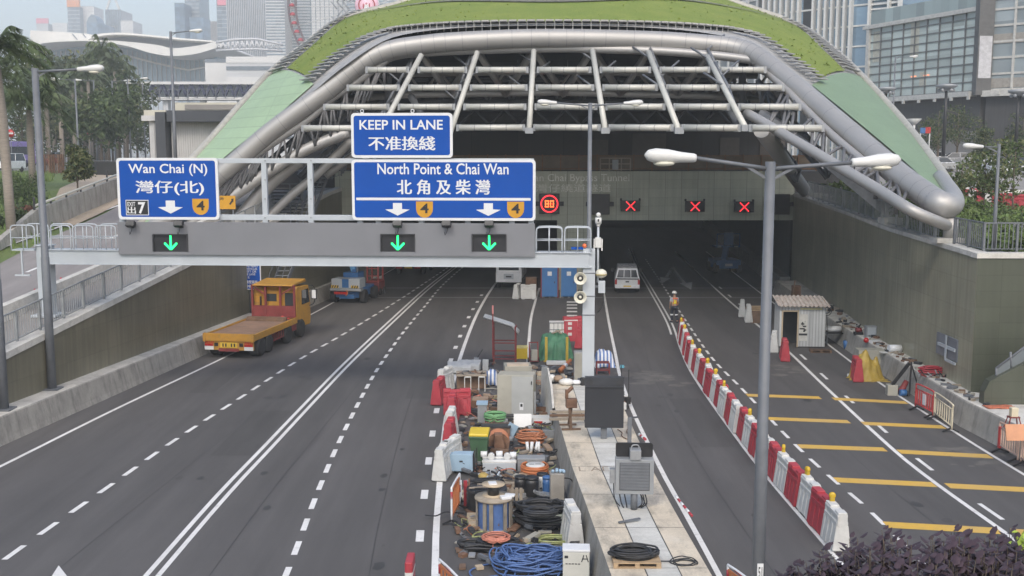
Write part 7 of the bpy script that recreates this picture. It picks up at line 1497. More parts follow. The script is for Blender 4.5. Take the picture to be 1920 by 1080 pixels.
c, a, l_ = seg(1868, 845, 1912, 872); t_ = crowd('red and cream crowd barrier near the right edge of the photo', c, a, mat('salmon_barrier', (.60, .42, .33), .5), 1.3); part(t_, 'red_end', lambda b: [b.bx(-.68, -.55, -.035, .035, .15, .85), b.bx(.2, .4, -.035, .035, .97, 1.03)], m_crr)
c, a, l_ = seg(1912, 872, 1950, 898); crowd('crowd barrier cut by the right edge of the photo', c, a, MC['salmon_barrier'], 1.3)
t_ = thing('camera_tripod', 'cream instrument on a small stool on the right kerb barrier', 'instrument', gz(1899, 803, .905), 0); part(t_, 'instrument', lambda b: b.bx(-.11, .11, -.1, .1, .38, .68), m_crm, .02); part(t_, 'stool', lambda b: [b.beam((x, y, 0), (x * .6, y * .6, .38), .03, .03) for x in (-.22, .22) for y in (-.15, .15)] + [b.bx(-.16, .16, -.12, .12, .35, .39)], m_maroon)
mb = MB(); mb.m(mat('orange_board', (.55, .27, .15), .75)).box((0, 0, .25), (.62, .04, .5), rot=Matrix.Rotation(R(-20), 3, 'X')); solo('orange_board', 'orange brown board leaning on the kerb below the instrument', 'board', mb, gz(1904, 826, .905))
mb = MB(); mb.m(mat('orange_net', (.42, .13, .07), .8, 0, .3, 9)); rows = [[(x * .16, y * .12, .04 + .06 * NZ.noise(Vector((x * .5, y * .7, 2)))) for x in range(-3, 4)] for y in range(5)]; mb.grid(rows); o = solo('safety_net', 'crumpled orange safety net lying on the right kerb barrier', 'net', mb, gz(1838, 767, .905)); o.location.x = CBR(o.location.y) + .85; s_ = o.modifiers.new('t', 'SOLIDIFY'); s_.thickness = .03
# cross shaped cover on the right wall
p0_ = at(1782, 650, 39.2); xw = XR(41); mb = MB(); Yq = 40.6; xq = XR(Yq)
t_ = thing('wall_hatch', 'grey hatch with a white cross of battens on the right olive wall', 'hatch', (xq - .03, Yq, at(1782, 650, Yq).z), 0)
part(t_, 'panel', lambda b: b.bx(-.05, .02, -1.0, 1.0, -.42, .42), mat('hatch_grey', (.17, .18, .20), .5)); part(t_, 'batten', lambda b: [b.bx(-.1, -.05, -.85, .75, -.06, .06), b.bx(-.12, -.1, -.15, .0, -.5, .45), b.bx(-.1, -.05, -.95, 0, -.55, -.45)], m_paint_grey)
# blue notice on a post by the left wall, amber sign, cones
pw = gz(470, 585, .9); t_ = thing('notice_sign', 'blue notice sign for goods vehicles on a post by the left wall', 'road sign', (at(464, 520, pw.y - .4).x, pw.y - .4, .9), R(-4)); Yk = pw.y - .4; k_ = Yk / 2000
zb_, zt_ = at(464, 543, Yk).z - .9, at(464, 470, Yk).z - .9; w = 26 * k_
part(t_, 'post', lambda b: b.cyl((.1, .1, 0), (.1, .1, zt_), .06, n=10), m_galv); part(t_, 'face', lambda b: [b.m(m_signw).bx(-w, w, -.03, .03, zb_, zt_), b.m(m_blue).bx(-w + .05, w - .05, -.034, -.02, zb_ + .05, zt_ - .05)], m_signw)
mb = MB(); hgt = zt_ - zb_
for i, (tx, f0, f1) in enumerate((('MEDIUM AND HEAVY', .60, .655), ('GOODS VEHICLES', .53, .585), ('KEEP LEFT OR', .46, .515), ('MIDDLE LANE', .39, .445))): letters(mb, tx, -w * (.82 - .07 * i), w * (.82 - .07 * i), zb_ + hgt * (f0 - .02), zb_ + hgt * (f1 - .02), -.038, .012, m_signw)
letters(mb, '巴士', -w * .2, w * .2, zb_ + hgt * .29, zb_ + hgt * .35, -.038, .012, m_signw); letters(mb, '中型及重型貨車', -w * .75, w * .75, zb_ + hgt * .16, zb_ + hgt * .24, -.038, .015, m_signw); letters(mb, '靠左或中線行駛', -w * .75, w * .75, zb_ + hgt * .05, zb_ + hgt * .13, -.038, .015, m_signw); mb.build('lettering', t_)
Yk = 58; t_ = thing('amber_sign', 'amber direction sign with a black arrow beside the Wan Chai (N) sign', 'road sign', (at(428, 380, Yk).x, Yk, zl(Yk)), 0); k_ = Yk / 2000; z0, z1 = at(428, 392, Yk).z - zl(Yk), at(428, 367, Yk).z - zl(Yk)
part(t_, 'face', lambda b: b.bx(-22 * k_, 13.5 * k_, -.03, .03, z0, z1), m_signy); part(t_, 'arrow', lambda b: [b.beam((3 * k_, -.034, z0 + .25), (9 * k_, -.034, z1 - .22), .02, .09), b.prism([(10.5 * k_, z1 - .14), (5.5 * k_, z1 - .18), (9.8 * k_, z1 - .36)], -.04, -.03)], m_blackp); part(t_, 'post', lambda b: [b.bx(-.5, -.42, .03, .1, 0, z1), b.bx(.2, .28, .03, .1, 0, z1)], m_galv)
mb = MB(); letters(mb, '臨時', -20 * k_, -8 * k_, z1 - .24, z1 - .08, -.034, .01, m_blackp); mb.build('lettering', t_)
for px, py, lab in ((66, 559, 'small orange cone on the slip road nearest the gantry leg'), (115, 537, 'small orange cone on the slip road farther from the gantry leg')):
    p = onl(px, py); mb = MB(); mb.m(m_redpl).lathe((0, 0, 0), [(.16, 0), (.16, .03), (.1, .04), (.03, .38), (.0, .38)], 12); solo('traffic_cone', lab, 'cone', mb, p + Vector((0, 0, .02)), 0, 'cones on the slip road')
# dusty loose bits lying all over the works
mb = MB(); rnd = random.Random(77)
for _ in range(760):
    y = rnd.uniform(23.6, 47.5); x = rnd.uniform(XLN('C', y) + .5, MLx(min(y, 39)) - .25 if y < 41 else 3.2); s_ = rnd.uniform(.04, .2); c = (x, y, s_ * .3 + rnd.random() ** 3 * .2)
    mb.m(rnd.choice((m_woodd, m_gbox, m_reel, m_rust, m_cblk, m_card, m_galv, m_ply, m_dark, m_gcab))).box(c, (s_ * rnd.uniform(.5, 3.2), s_ * rnd.uniform(.5, 1.6), s_ * rnd.uniform(.2, .8)), rnd.uniform(0, 3))
for _ in range(80):
    y = rnd.uniform(24, 46); x = rnd.uniform(XLN('C', y) + .7, 1.0); P_ = [(x, y, .03)]
    for k in range(5): P_.append((P_[-1][0] + rnd.uniform(-.3, .3), P_[-1][1] + rnd.uniform(-.3, .3), rnd.uniform(.02, .2)))
    mb.m(rnd.choice((m_cblk, m_cblk, m_cor, m_cgy, m_galv, m_csal))).tube(spline(P_, 3), rnd.uniform(.01, .025), 4)
for _ in range(150):
    y = rnd.uniform(36, 62); x = rnd.uniform(CBR(y) + .35, XR(max(y, 38.2)) - .1); s_ = rnd.uniform(.04, .18); mb.m(rnd.choice((m_woodd, m_gbox, m_reel, m_rust, m_cblk, m_galv, m_dark, m_gcab, m_whpl))).box((x, y, .9 + s_ * .3), (s_ * rnd.uniform(.5, 3), s_ * rnd.uniform(.5, 1.8), s_ * rnd.uniform(.3, 1)), rnd.uniform(0, 3))
tag(mb.build('site_debris'), kind='stuff')
mb = MB()
for k in range(9): mb.m(random.choice((m_grey_mid, m_gbox, m_galv))).box((random.uniform(-.1, .1), k * .32, .06 + .05 * (k % 4)), (1.0, .5, .05), random.uniform(-.3, .3))
mb.m(m_woodd).beam((-.4, .3, 0), (-.2, .5, 1.5), .06, .06); mb.beam((0, .8, 0), (-.1, 1.0, 1.2), .05, .05); mb.m(m_rust).bx(-.1, .35, 1.2, 1.6, 0, 1.1); solo('sheet_stack', 'heap of grey sheets and upright bars on the kerb barrier behind the hut', 'sheets', mb, gz(1500, 577, .905))
mb = MB(Matrix.Translation((1.72, 28.35, .904)) @ Matrix.Rotation(R(-90), 4, 'X')); mb.m(mat('faint_marking', (.30, .245, .19), .9)); letters(mb, 'L AE', .12, .95, 0, .42, 0, 0)
for i, p in enumerate(mb.v): mb.v[i] = Vector((p.x, 28.35 + (28.35 - p.y), .904)) if p.y < 28.35 else p
tag(mb.build('slab_marking'), kind='structure')
# ================================================================ VEGETATION
def leafmat(name, a, b_, rough=.6):
    m, t, bs = nodes_of(name); vec = nd(t, 'ShaderNodeTexCoord').outputs['Object']
    c = mixc(t, ramp(t, noise_(t, vec, 1.3, 5), .35, .65), a, b_); c = mixc(t, ramp(t, noise_(t, vec, 9, 2), .45, .75, 0, .5), c, tuple(x * 1.5 for x in b_))
    t.links.new(c, bs.inputs['Base Color']); bs.inputs['Roughness'].default_value = rough; bs.inputs['Specular IOR Level'].default_value = .3
    return m
m_leaf_d = leafmat('dark_leaves', (.022, .04, .015), (.045, .07, .024)); m_leaf_m = leafmat('mid_leaves', (.05, .085, .03), (.10, .13, .05)); m_leaf_o = leafmat('olive_leaves', (.07, .085, .035), (.14, .15, .065)); m_palm = leafmat('palm_leaves', (.05, .08, .03), (.12, .155, .07)); m_palm2 = leafmat('grey_palm_leaves', (.06, .08, .045), (.13, .16, .09))
m_bark = mat('bark', (.13, .105, .08), .9, 0, .25, 4); m_palmb = mat('palm_trunk', (.26, .225, .19), .85, 0, .16, 3, (1, 1, 6)); m_purple = leafmat('purple_leaves', (.04, .028, .035), (.07, .046, .055), .42)
def leaf(o, c, s_, rnd, fold=.25, up=.4):
    d = Vector((rnd.gauss(0, 1), rnd.gauss(0, 1), rnd.gauss(up, .7))).normalized(); x = d.orthogonal().normalized(); a = rnd.uniform(0, 6.28); y = d.cross(x); u = x * cos(a) + y * sin(a); v = d.cross(u)
    L, Wd_ = s_, s_ * rnd.uniform(.4, .6)
    o.add([c - u * L * .5, c + v * Wd_ * .5 + d * fold * Wd_, c + u * L * .5, c - v * Wd_ * .5 + d * fold * Wd_], [(0, 1, 2), (0, 2, 3)])
def crown(o, clumps, n, s_, seed, m1, m2):
    rnd = random.Random(seed); tot = sum(r ** 2 for c, r in clumps)
    for c, r in clumps:
        c = Vector(c)
        for _ in range(int(n * r * r / tot)):
            d = Vector((rnd.gauss(0, 1), rnd.gauss(0, 1), rnd.gauss(0, 1))).normalized() * r * (rnd.random() ** .45); d.z *= .8
            o.m(m1 if rnd.random() < .6 else m2); leaf(o, c + d, s_ * rnd.uniform(.6, 1.3), rnd)
def tree(name, lab, base, h_, w, n=1500, s_=.3, m1=m_leaf_d, m2=m_leaf_m, trunk=.1, clear=.35, seed=1, grp=None, nc=9):
    t_ = thing(name, lab, 'tree', base, 0, grp); rnd = random.Random(seed); cl = []
    for k in range(nc):
        f = rnd.random(); z = lerp(clear * h_, h_ * .92, f); env = w / 2 * (sin(PI * (.12 + .8 * f)) ** .6); a = rnd.uniform(0, 6.28); rr = env * rnd.uniform(.2, .75); cl.append(((rr * cos(a), rr * sin(a), z), w * rnd.uniform(.16, .30)))
    o = MB(); o.m(m_bark).tube([(0, 0, -.1), (.03 * h_ * .2, 0, h_ * .3), (0, .02, h_ * .6), (.02, 0, h_ * .85)], [trunk, trunk * .8, trunk * .5, trunk * .2], 8)
    for c, r in cl[:7]: z0 = max(clear * h_ * .7, c[2] * .6); o.tube([(0, 0, z0), (c[0] * .5, c[1] * .5, lerp(z0, c[2], .65)), c], [trunk * .4, trunk * .28, trunk * .1], 5)
    o.build('trunk', t_); o = MB(); crown(o, cl, n, s_, seed, m1, m2); o.build('crown', t_); return t_
def palm(lab, base, h_, fr=3.2, nf=17, lean=0, r=.22, seed=1, grp='royal palms by the left road', m=m_palm, nl=26, lw=.09):
    t_ = thing('palm_tree', lab, 'palm tree', base, 0, grp); rnd = random.Random(seed)
    o = MB(); o.m(m_palmb).tube([(0, 0, 0), (lean * .2, 0, h_ * .3), (lean * .6, 0, h_ * .7), (lean, 0, h_)], [r * 1.15, r * 1.05, r * 1.1, r * .7], 10); o.m(m).tube([(lean, 0, h_), (lean, 0, h_ + .9)], [r * .6, r * .35], 8); o.build('trunk', t_)
    o = MB(); top = Vector((lean, 0, h_ + .8))
    for k in range(nf):
        a = k * 2.399 + rnd.uniform(-.2, .2); el = lerp(1.15, -.25, (k / nf)) + rnd.uniform(-.1, .1); L = fr * rnd.uniform(.85, 1.1); d = Vector((cos(a), sin(a), 0)); pts = []
        for i in range(9): u = i / 8; pts.append(top + d * (L * u * cos(el) * (1 - .12 * u)) + Vector((0, 0, L * (sin(el) * u - .62 * u * u))))
        o.m(m).tube(pts, [.035 * (1 - .8 * i / 8) for i in range(9)], 4, cap=False); side = Vector((-d.y, d.x, 0))
        for i in range(nl):
            u = .12 + .86 * i / nl; q = u * 8; j = min(7, int(q)); p = pts[j].lerp(pts[j + 1], q - j); ll = .75 * fr / 3.2 * sin(PI * (.15 + .8 * u)) ** .7
            for sg in (-1, 1):
                dr = (side * sg * .8 + d * .45 + Vector((0, 0, rnd.uniform(-.75, .05)))).normalized(); w = d * lw * .5; e = p + dr * ll
                o.add([p - w, p + w, e + w * .2 - Vector((0, 0, .12)), e - w * .2 - Vector((0, 0, .12))], [(0, 1, 2, 3)])
    o.build('crown', t_); return t_
def gl(px, Y): p = at(px, 300, Y); p.z = zl(Y) - .05; return p
palm('tall royal palm at the left edge with feathery fronds against the sky', gl(14, 56), at(0, 118, 56).z - zl(56), 3.5, 24, -.25, .24, 3, nl=40)
palm('royal palm just left of the near left street lamp', gl(59, 80), at(50, 205, 80).z - zl(80), 4.3, 24, 0, .24, 5, nl=36)
palm('royal palm half cut by the left edge below the taller one', gl(-12, 72), at(-20, 165, 72).z - zl(72), 4.2, 24, 0, .24, 8, nl=34)
pr = random.Random(5); P0 = None
def rowlab(i): return ['palm in the distant grove, leftmost behind the near left lamp', 'palm in the distant grove above the coach', 'palm in the distant grove right of the coach', 'palm in the distant grove left of the young tree', 'palm in the distant grove directly behind the young tree', 'palm in the distant grove right above the young tree', 'tall palm in the grove below the white curved roof', 'palm in the grove left of the first far street lamp', 'palm in the grove at the foot of the first far street lamp', 'palm in the grove between the first two far street lamps', 'palm in the grove beside the second far street lamp', 'tallest palm of the grove, standing before the curved glass hall', 'palm in the grove left of the dark pavilion', 'rightmost palm of the grove beside the dark pavilion'][i]
protos = []
for i, (px, yt, Y) in enumerate([(78, 150, 128), (92, 165, 150), (104, 150, 170), (118, 160, 150), (130, 135, 175), (142, 150, 165), (150, 120, 185), (160, 145, 170), (172, 140, 160), (184, 150, 180), (192, 105, 190), (201, 100, 178), (222, 122, 172), (236, 140, 182)]):
    base = gl(px, Y); hh_ = at(px, yt, Y).z - base.z - 1.0
    if i < 4: o = palm(rowlab(i), base, hh_, 4.4, 15, 0, .3, 20 + i, 'palms of the distant grove', m_palm if i % 2 else m_palm2, 16, .22); protos.append((o, hh_))
    else:
        src, h0 = protos[i % 4]; o = dup(src, base, pr.uniform(0, 6), rowlab(i)); o.scale = (1, 1, hh_ / h0)
for i, (px, yt, Y, w, lab) in enumerate([(100, 118, 200, 15, 'round dark tree behind the palm grove at its left end'), (135, 112, 205, 15, 'broad dark tree behind the palm grove below the white roof'), (165, 112, 210, 16, 'dark tree behind the middle of the palm grove'), (240, 150, 165, 12, 'dense dark tree left of the dark pavilion'), (205, 150, 150, 10, 'bushy tree behind the far street lamps'), (225, 165, 140, 9, 'low spreading tree with thin dark limbs left of the pavilion'), (258, 150, 190, 10, 'dark tree behind the dark pavilion roof'), (190, 185, 135, 8, 'low bushy tree right of the young tree'), (115, 175, 165, 12, 'bushy mass of tree behind the left lamp')]):
    base = gl(px, Y); tree('broadleaf_tree', lab, base, at(px, yt, Y).z - base.z, w, 1500, .75, m_leaf_d, m_leaf_m if i % 2 else m_leaf_o, .22, .2 if i in (0, 1, 2, 6) else .46, 40 + i, 'trees of the distant grove', 12)
src = [o for o in S.objects if o.name.startswith('broadleaf_tree')]
for px, Y, yt, k, lb in ((72, 178, 120, 0, 'dark spreading tree filling the gap left of the near left lamp'), (122, 182, 128, 1, 'dark tree filling the grove behind the first far street lamp'), (152, 176, 118, 2, 'dark tree in the middle of the grove below the curved roof edge'), (212, 186, 128, 0, 'dark tree filling the grove before the glass hall'), (178, 172, 150, 1, 'lower dark tree in the middle of the grove'), (45, 150, 165, 2, 'dark tree behind the second palm trunk at the left')):
    base = gl(px, Y); o = dup(src[k], base, px * .1, lb); top = max(v.co.z for v in src[k].children[1].data.vertices); f_ = (at(px, yt, Y).z - base.z) / top; o.scale = (1, 1, f_)
b0 = onl(146, 366); tree('young_tree', 'young olive leaved tree standing behind the slip road wall', b0, at(146, 268, b0.y).z - b0.z, 64 * b0.y / 2000, 1600, .3, m_leaf_o, m_leaf_d, .07, .22, 3, None, 14)
for i, (px, py, w, h_, lab) in enumerate([(372, 290, 3.2, 3.0, 'green shrub at the edge of the pale mint roof'), (345, 300, 2.4, 2.0, 'lower green shrub before the white shutter'), (18, 390, 3.4, 2.0, 'leafy bush between the palm trunks at the left edge'), (45, 372, 3.0, 1.8, 'bush behind the second palm trunk'), (8, 425, 2.0, 1.0, 'low weeds at the foot of the big palm'), (38, 415, 1.4, .9, 'reddish brown low plant by the kerb end')]):
    b0 = onl(px, py); o = MB(); rnd = random.Random(i); crown(o, [((rnd.uniform(-.35, .35) * w, rnd.uniform(-.3, .3) * w, h_ * rnd.uniform(.25, .75)), w * .26) for _ in range(6)], 900, .22, i, m_leaf_m if i < 5 else mat('reddish_leaves', (.16, .07, .045), .7), m_leaf_d); tag(o.build('shrub', None, loc=b0), lab, 'shrub', 'shrubs on the left bank')
# grass tufts on the left verge
mb = MB(); rnd = random.Random(12); m_tuft = leafmat('grass_blades', (.07, .12, .03), (.14, .19, .06)); mb.m(m_tuft)
for _ in range(5200):
    y = rnd.uniform(46, 112); x = rnd.uniform(farx(min(y, 68)) - 26, farx(min(y, 68)) - .6) if y < 72 else rnd.uniform(-75, -38); z = zl(y)
    if y > 60 and x > at(100, 300, y).x: continue
    h_ = rnd.uniform(.15, .5); a = rnd.uniform(0, PI); w = .12
    mb.add([(x - w * cos(a), y - w * sin(a), z - .06), (x + w * cos(a), y + w * sin(a), z - .06), (x + rnd.uniform(-.1, .1), y, z + h_)], [(0, 1, 2)])
tag(mb.build('grass'), kind='stuff')
# right bank: planting, hedge of low green and young trees
mb = MB(); rnd = random.Random(14)
for _ in range(12000):
    y = rnd.uniform(39.2, 70); x = XR(y) + (rnd.uniform(.8, 4.0) if y < 48 else rnd.uniform(.8, 15)); z = zr(y) - .05; mb.m(m_tuft if rnd.random() < .6 else m_leaf_m); leaf(mb, Vector((x, y, z + rnd.uniform(.05, .55) * (2.3 if 50 < y < 71 and x < XR(y) + 5 else 1))), rnd.uniform(.2, .4), rnd, .3, .2)
tag(mb.build('ground_cover'), kind='stuff')
mb = MB(); mb.m(m_paving).grid([[(x, y, zr(y) + .02) for x in (XR(y) + 4.4 if y < 66 else XR(min(y, 75)) + 1.0, 130)] for y in (40, 50, 60, 65.9, 66, 75, 90, 110, 124.5)], False); struct('car_park_paving', mb)
mb = MB(); mb.m(m_conc_top).grid([[(lerp(at(1690, 350, 76).x, 70, k / 6), 76 + .4 * j, zr(76) + (.25 if j in (1, 2) else 0)) for j in range(4)] for k in range(7)], False); tag(mb.build('kerb_wall'), 'low pale kerb wall between the planting and the parked cars', 'kerb')
for i, (px, pb, pt, Y, w, lab) in enumerate([(1800, 420, 295, 58, 2.6, 'young tree right of the rounded foot of the steel arch'), (1843, 425, 280, 56, 2.6, 'young tree left of the short corner lamp'), (1897, 415, 255, 55, 3.4, 'taller young tree at the right edge'), (1815, 350, 290, 70, 2.4, 'farther young tree between the first two young trees'), (1880, 345, 250, 78, 3.0, 'farther young tree behind the short corner lamp')]):
    base = at(px, 400, Y); base.z = zr(Y); tree('young_tree', lab, base, at(px, pt, Y).z - base.z, w, 520, .26, m_leaf_m, m_leaf_o, .05, .28, 60 + i, 'young trees on the right bank', 13)
for i, (px, Y, yt, w, lab) in enumerate([(1757, 118, 190, 4.6, 'feathery plaza tree left of the tall black lamp'), (1793, 120, 192, 5.4, 'feathery plaza tree right of the tall black lamp'), (1915, 116, 205, 4.5, 'dark plaza tree cut by the right edge'), (1843, 112, 238, 3.2, 'small yellowish plaza tree before the slate wall')]):
    base = at(px, 300, Y); base.z = zr(Y); tree('plaza_tree', lab, base, at(px, yt, Y).z - base.z, w, 1300, .3, m_leaf_d, m_leaf_o, .16, .32, 80 + i, 'trees on the plaza by the podium', 12)
# foreground: purple shrub in a planter on the footbridge
mb = MB(); mb.m(m_conc_top).bx(-14, 14, -2, 6.55, 5.75, 6.2); struct('footbridge', mb)
t_ = thing('planter', 'concrete planter trough on the footbridge below the camera', 'planter', (4.6, 6.1, 6.2)); part(t_, 'trough', lambda b: [b.bx(-2.4, 3, -.4, -.33, 0, .3), b.bx(-2.4, 3, .33, .4, 0, .3), b.bx(-2.4, -2.33, -.33, .33, 0, .3), b.bx(-2.4, 3, -.33, .33, 0, .22)], m_conc_top)
Yb = 6.4; xa, xb = at(1490, 1050, Yb).x, at(1960, 1050, Yb).x
t_ = thing('purple_shrub', 'dark purple leaved shrub filling the bottom right corner', 'shrub', ((xa + xb) / 2, 6.15, 6.42)); o = MB(); s_ = MB(); s_.m(m_bark); rnd = random.Random(31); w = (xb - xa)
topz = lambda x: pl([(-.62 * w, -.30), (-.5 * w, -.15), (-.36 * w, .02), (-.25 * w, .07), (-.1 * w, .10), (.1 * w, .105), (.3 * w, .10), (.5 * w, .09), (.7 * w, .05)], x) + at(1700, 1012, Yb).z - 6.42 - .1
for k in range(600):
    x = rnd.uniform(-.56, .7) * w; y = rnd.uniform(-.28, .5); tz = topz(x) + (.04 * NZ.noise(Vector((x * 7, y * 7, 0)))) - max(0, (y - .15)) * .1 + rnd.uniform(-.03, .03) - rnd.random() ** 1.6 * .22
    b0 = Vector((x * .9, y * .5, -.05)); tp = Vector((x, y, tz)); s_.tube([b0, b0.lerp(tp, .6) + Vector((rnd.uniform(-.03, .03), 0, 0)), tp], [.005, .004, .002], 4, cap=False)
    for j in range(11):
        f = 1 - j * .055 * rnd.uniform(.7, 1.3); p = b0.lerp(tp, f); a = j * 2.4 + rnd.uniform(0, 1); d = Vector((cos(a), sin(a), rnd.uniform(.0, .7))).normalized(); L = rnd.uniform(.045, .078); u = d; v = d.cross(Vector((0, 0, 1))).normalized(); n_ = u.cross(v); q = p + d * .012
        o.m(m_purple); o.add([q, q + u * L * .3 + v * L * .3 + n_ * .004, q + u * L * .72 + v * L * .27 - n_ * .002, q + u * L - n_ * .008, q + u * L * .72 - v * L * .27 - n_ * .002, q + u * L * .3 - v * L * .3 + n_ * .004], [(0, 1, 2), (0, 2, 3), (0, 3, 4), (0, 4, 5)], True)
s_.build('stem', t_); o.build('foliage', t_)
t_ = thing('lime_shrub', 'bright lime green leaves poking in at the right edge above the purple shrub', 'shrub', (at(1925, 1012, 6.2).x, 6.2, 6.42)); o = MB(); o.m(leafmat('lime_leaves', (.26, .36, .05), (.36, .46, .09))); s_ = MB(); s_.m(m_bark); zt_ = at(1920, 1012, 6.2).z - 6.42
s_.tube([(0, 0, -.1), (.01, 0, zt_ * .6), (0, 0, zt_)], .005, 5); s_.build('stem', t_)
for k in range(46): leaf(o, Vector((rnd.gauss(0, .025), rnd.gauss(0, .03), zt_ + rnd.gauss(-.01, .025))), rnd.uniform(.035, .06), rnd)
o.build('foliage', t_)
# ================================================================ RAILINGS ON THE WALLS
def picket(name, lab, pts, f_h, step, m, post_every=10, pw=.02, grp=None):
    t_ = thing(name, lab, 'railing', pts[0], 0, grp); o = MB(); o.m(m); P_ = [Vector(p) - Vector(pts[0]) for p in pts]
    for a, b_ in zip(P_, P_[1:]):
        last = b_ is P_[-1]; n_ = max(1, int((b_ - a).length / step)); up = Vector((0, 0, f_h))
        o.beam(a + up, b_ + up, .05, .05); o.beam(a + Vector((0, 0, .1)), b_ + Vector((0, 0, .1)), .04, .03)
        for k in range(n_ + 1):
            p = a.lerp(b_, k / n_)
            if k == n_ and not last: continue
            if k % post_every == 0: MB().m(m).bx(p.x - .04, p.x + .04, p.y - .04, p.y + .04, p.z, p.z + f_h + .02).build('post', t_)
            else: o.beam(p + Vector((0, 0, .1)), p + up, pw, pw)
    o.build('pickets', t_); return t_
picket('railing', 'grey picket railing along the top of the right olive wall', [(XR(y) + .25, y, zr(y) + .06) for y in (71, 66, 60, 55, 50.5, 47, 43)], 1.05, .2, mat('rail_grey', (.27, .285, .29), .5), 9, .025)
picket('railing', 'grey picket railing turning the corner of the right olive wall', [(XR(41.4) + .3, 41.4, zr(41) + .06), (17.25, 38.9, zr(38.8) + .06), (26, 38.9, zr(38.8) + .06)], 1.05, .15, m_galv, 8, .03)
picket('railing', 'pale picket railing along the footpath on top of the left olive wall', [(XL(y) - .35, y, zl(y) + .1) for y in range(24, 66, 3)], 1.1, .14, MC['rail_grey'], 11, .018)
mb = MB(); mb.m(m_redpl)
for k, (px, py) in enumerate(((1712, 352), (1738, 360), (1760, 368), (1786, 376), (1812, 384))): pass
for k, (px, col) in enumerate(((1800, 'w'), (1815, 'r'), (1832, 'w'), (1846, 'r'), (1862, 'w'), (1876, 'r'), (1905, 'r'))):
    p = at(px, 380 + k * 5.5, 66 - k * 1.2); barrier(col, p.x, p.y, R(-28), f'{"red" if col == "r" else "white"} barrier in the line behind the planting, {["first", "second", "third", "fourth", "fifth", "sixth", "last"][k]} from the arch foot', zr(p.y), 'red and white barriers behind the planting')
# stair against the left wall
t_ = thing('metal_stair', 'steep grey metal stair climbing the left wall beside the lorry', 'stair', (0, 0, 0)); a, b_ = at(506, 548, 60), at(592, 330, 66)
part(t_, 'stringer', lambda b: [b.beam(a + Vector((x, 0, 0)), b_ + Vector((x, 0, 0)), .06, .24) for x in (0, .75)], m_galv); part(t_, 'tread', lambda b: [b.box(a.lerp(b_, (k + .5) / 26) + Vector((.375, 0, 0)), (.75, .25, .03)) for k in range(26)], m_grey_mid); part(t_, 'handrail', lambda b: [b.cyl(a + Vector((x, 0, 1)), b_ + Vector((x, 0, 1)), .03, n=6) for x in (0, .75)] + [b.cyl(a.lerp(b_, k / 7) + Vector((x, 0, 0)), a.lerp(b_, k / 7) + Vector((x, 0, 1)), .025, n=6) for x in (0, .75) for k in range(8)], m_galv)
picket('railing', 'small grey railing at the head of the metal stair', [at(600, 345, 66), at(640, 330, 66), at(650, 318, 68)], 1.0, .2, m_galv, 4, .03)
t_ = thing('louvre_gate', 'grey louvred steel panel with bars at the foot of the canopy legs', 'panel', at(545, 410, 64)); part(t_, 'frame', lambda b: [b.bx(x - .04, x + .04, -.04, .04, 0, 2.1) for x in (-1.1, 0, .7)] + [b.bx(-1.1, .7, -.03, .03, z, z + .05) for z in (.0, .95, 2.05)], m_galv); part(t_, 'slats', lambda b: [b.bx(-1.06, .66, -.02, .02, .1 + k * .2, .2 + k * .2) for k in range(10)], m_dark)
# ================================================================ LEFT BACKGROUND
def block(name, lab, cat, x0, x1, ytop, Y, dep, m, zb=7.4, grp=None, rz=0):
    a, b_ = at(x0, ytop, Y), at(x1, ytop, Y); t_ = thing(name, lab, cat, ((a.x + b_.x) / 2, Y, zb), rz, grp); w = (b_.x - a.x) / 2; h_ = a.z - zb; mb = MB(); mb.m(m).bx(-w, w, 0, dep, 0, h_); mb.build('wall', t_); return t_, w, h_
def fins(t_, w, h_, n, m, fw=.3, d=.5, name='fins', z0=0): part(t_, name, lambda b: [b.bx(lerp(-w, w, k / n) - fw / 2, lerp(-w, w, k / n) + fw / 2, -d, 0, z0, h_) for k in range(n + 1)], m)
def floors(t_, w, h_, n, m, th=.4, name='floor_bands', z0=0): part(t_, name, lambda b: [b.bx(-w - .05, w + .05, -.15, 0, lerp(z0, h_, k / n) - th / 2, lerp(z0, h_, k / n) + th / 2) for k in range(n + 1)], m)
m_mullb = mat('window_band', (.16, .19, .22), .3); g1 = glass('tower_glass_grey', (.20, .25, .30), .25, .25, (3, 3.5)); g2 = glass('tower_glass_blue', (.17, .24, .32), .25, .3, (4, 3.5)); g3 = mat('tower_pale_stone', (.50, .51, .52), .8, 0, .08, .05); g4 = mat('tower_white_stone', (.62, .62, .61), .8, 0, .06, .05); fin_m = mat('tower_fin', (.52, .53, .55), .5)
e_sign = mat('orange_sign_panel', (.75, .30, .12), .5); m_pinksign = mat('pink_sign_panel', (.72, .25, .32), .5)
TG = 'hazy towers beyond the curved roof hall'
t_, w, h_ = block('tower', 'grey tower with an orange sign on its roof, far left in the haze', 'tower', 126, 149, 13, 1300, 40, g1, grp=TG); floors(t_, w, h_, 40, g3, .8); part(t_, 'roof_sign', lambda b: b.bx(-w, w, -1, 3, h_, h_ + 8), e_sign)
t_, w, h_ = block('tower', 'white slab tower beside the tower with the orange sign', 'tower', 149, 176, 12, 1310, 30, g4, grp=TG); floors(t_, w, h_, 30, g3, .6)
t_, w, h_ = block('tower', 'low arched roof block below the orange sign tower', 'tower', 162, 183, 42, 1100, 30, g2, grp=TG); part(t_, 'gable', lambda b: b.prism([(-w, h_), (w, h_), (w * .6, h_ + 5), (0, h_ + 8), (-w * .6, h_ + 5)], 0, 20), g1)
t_, w, h_ = block('tower', 'small blue grey block left of the pointed tower', 'tower', 182, 194, 45, 1150, 30, g2, grp=TG); floors(t_, w, h_, 15, g1, .6)
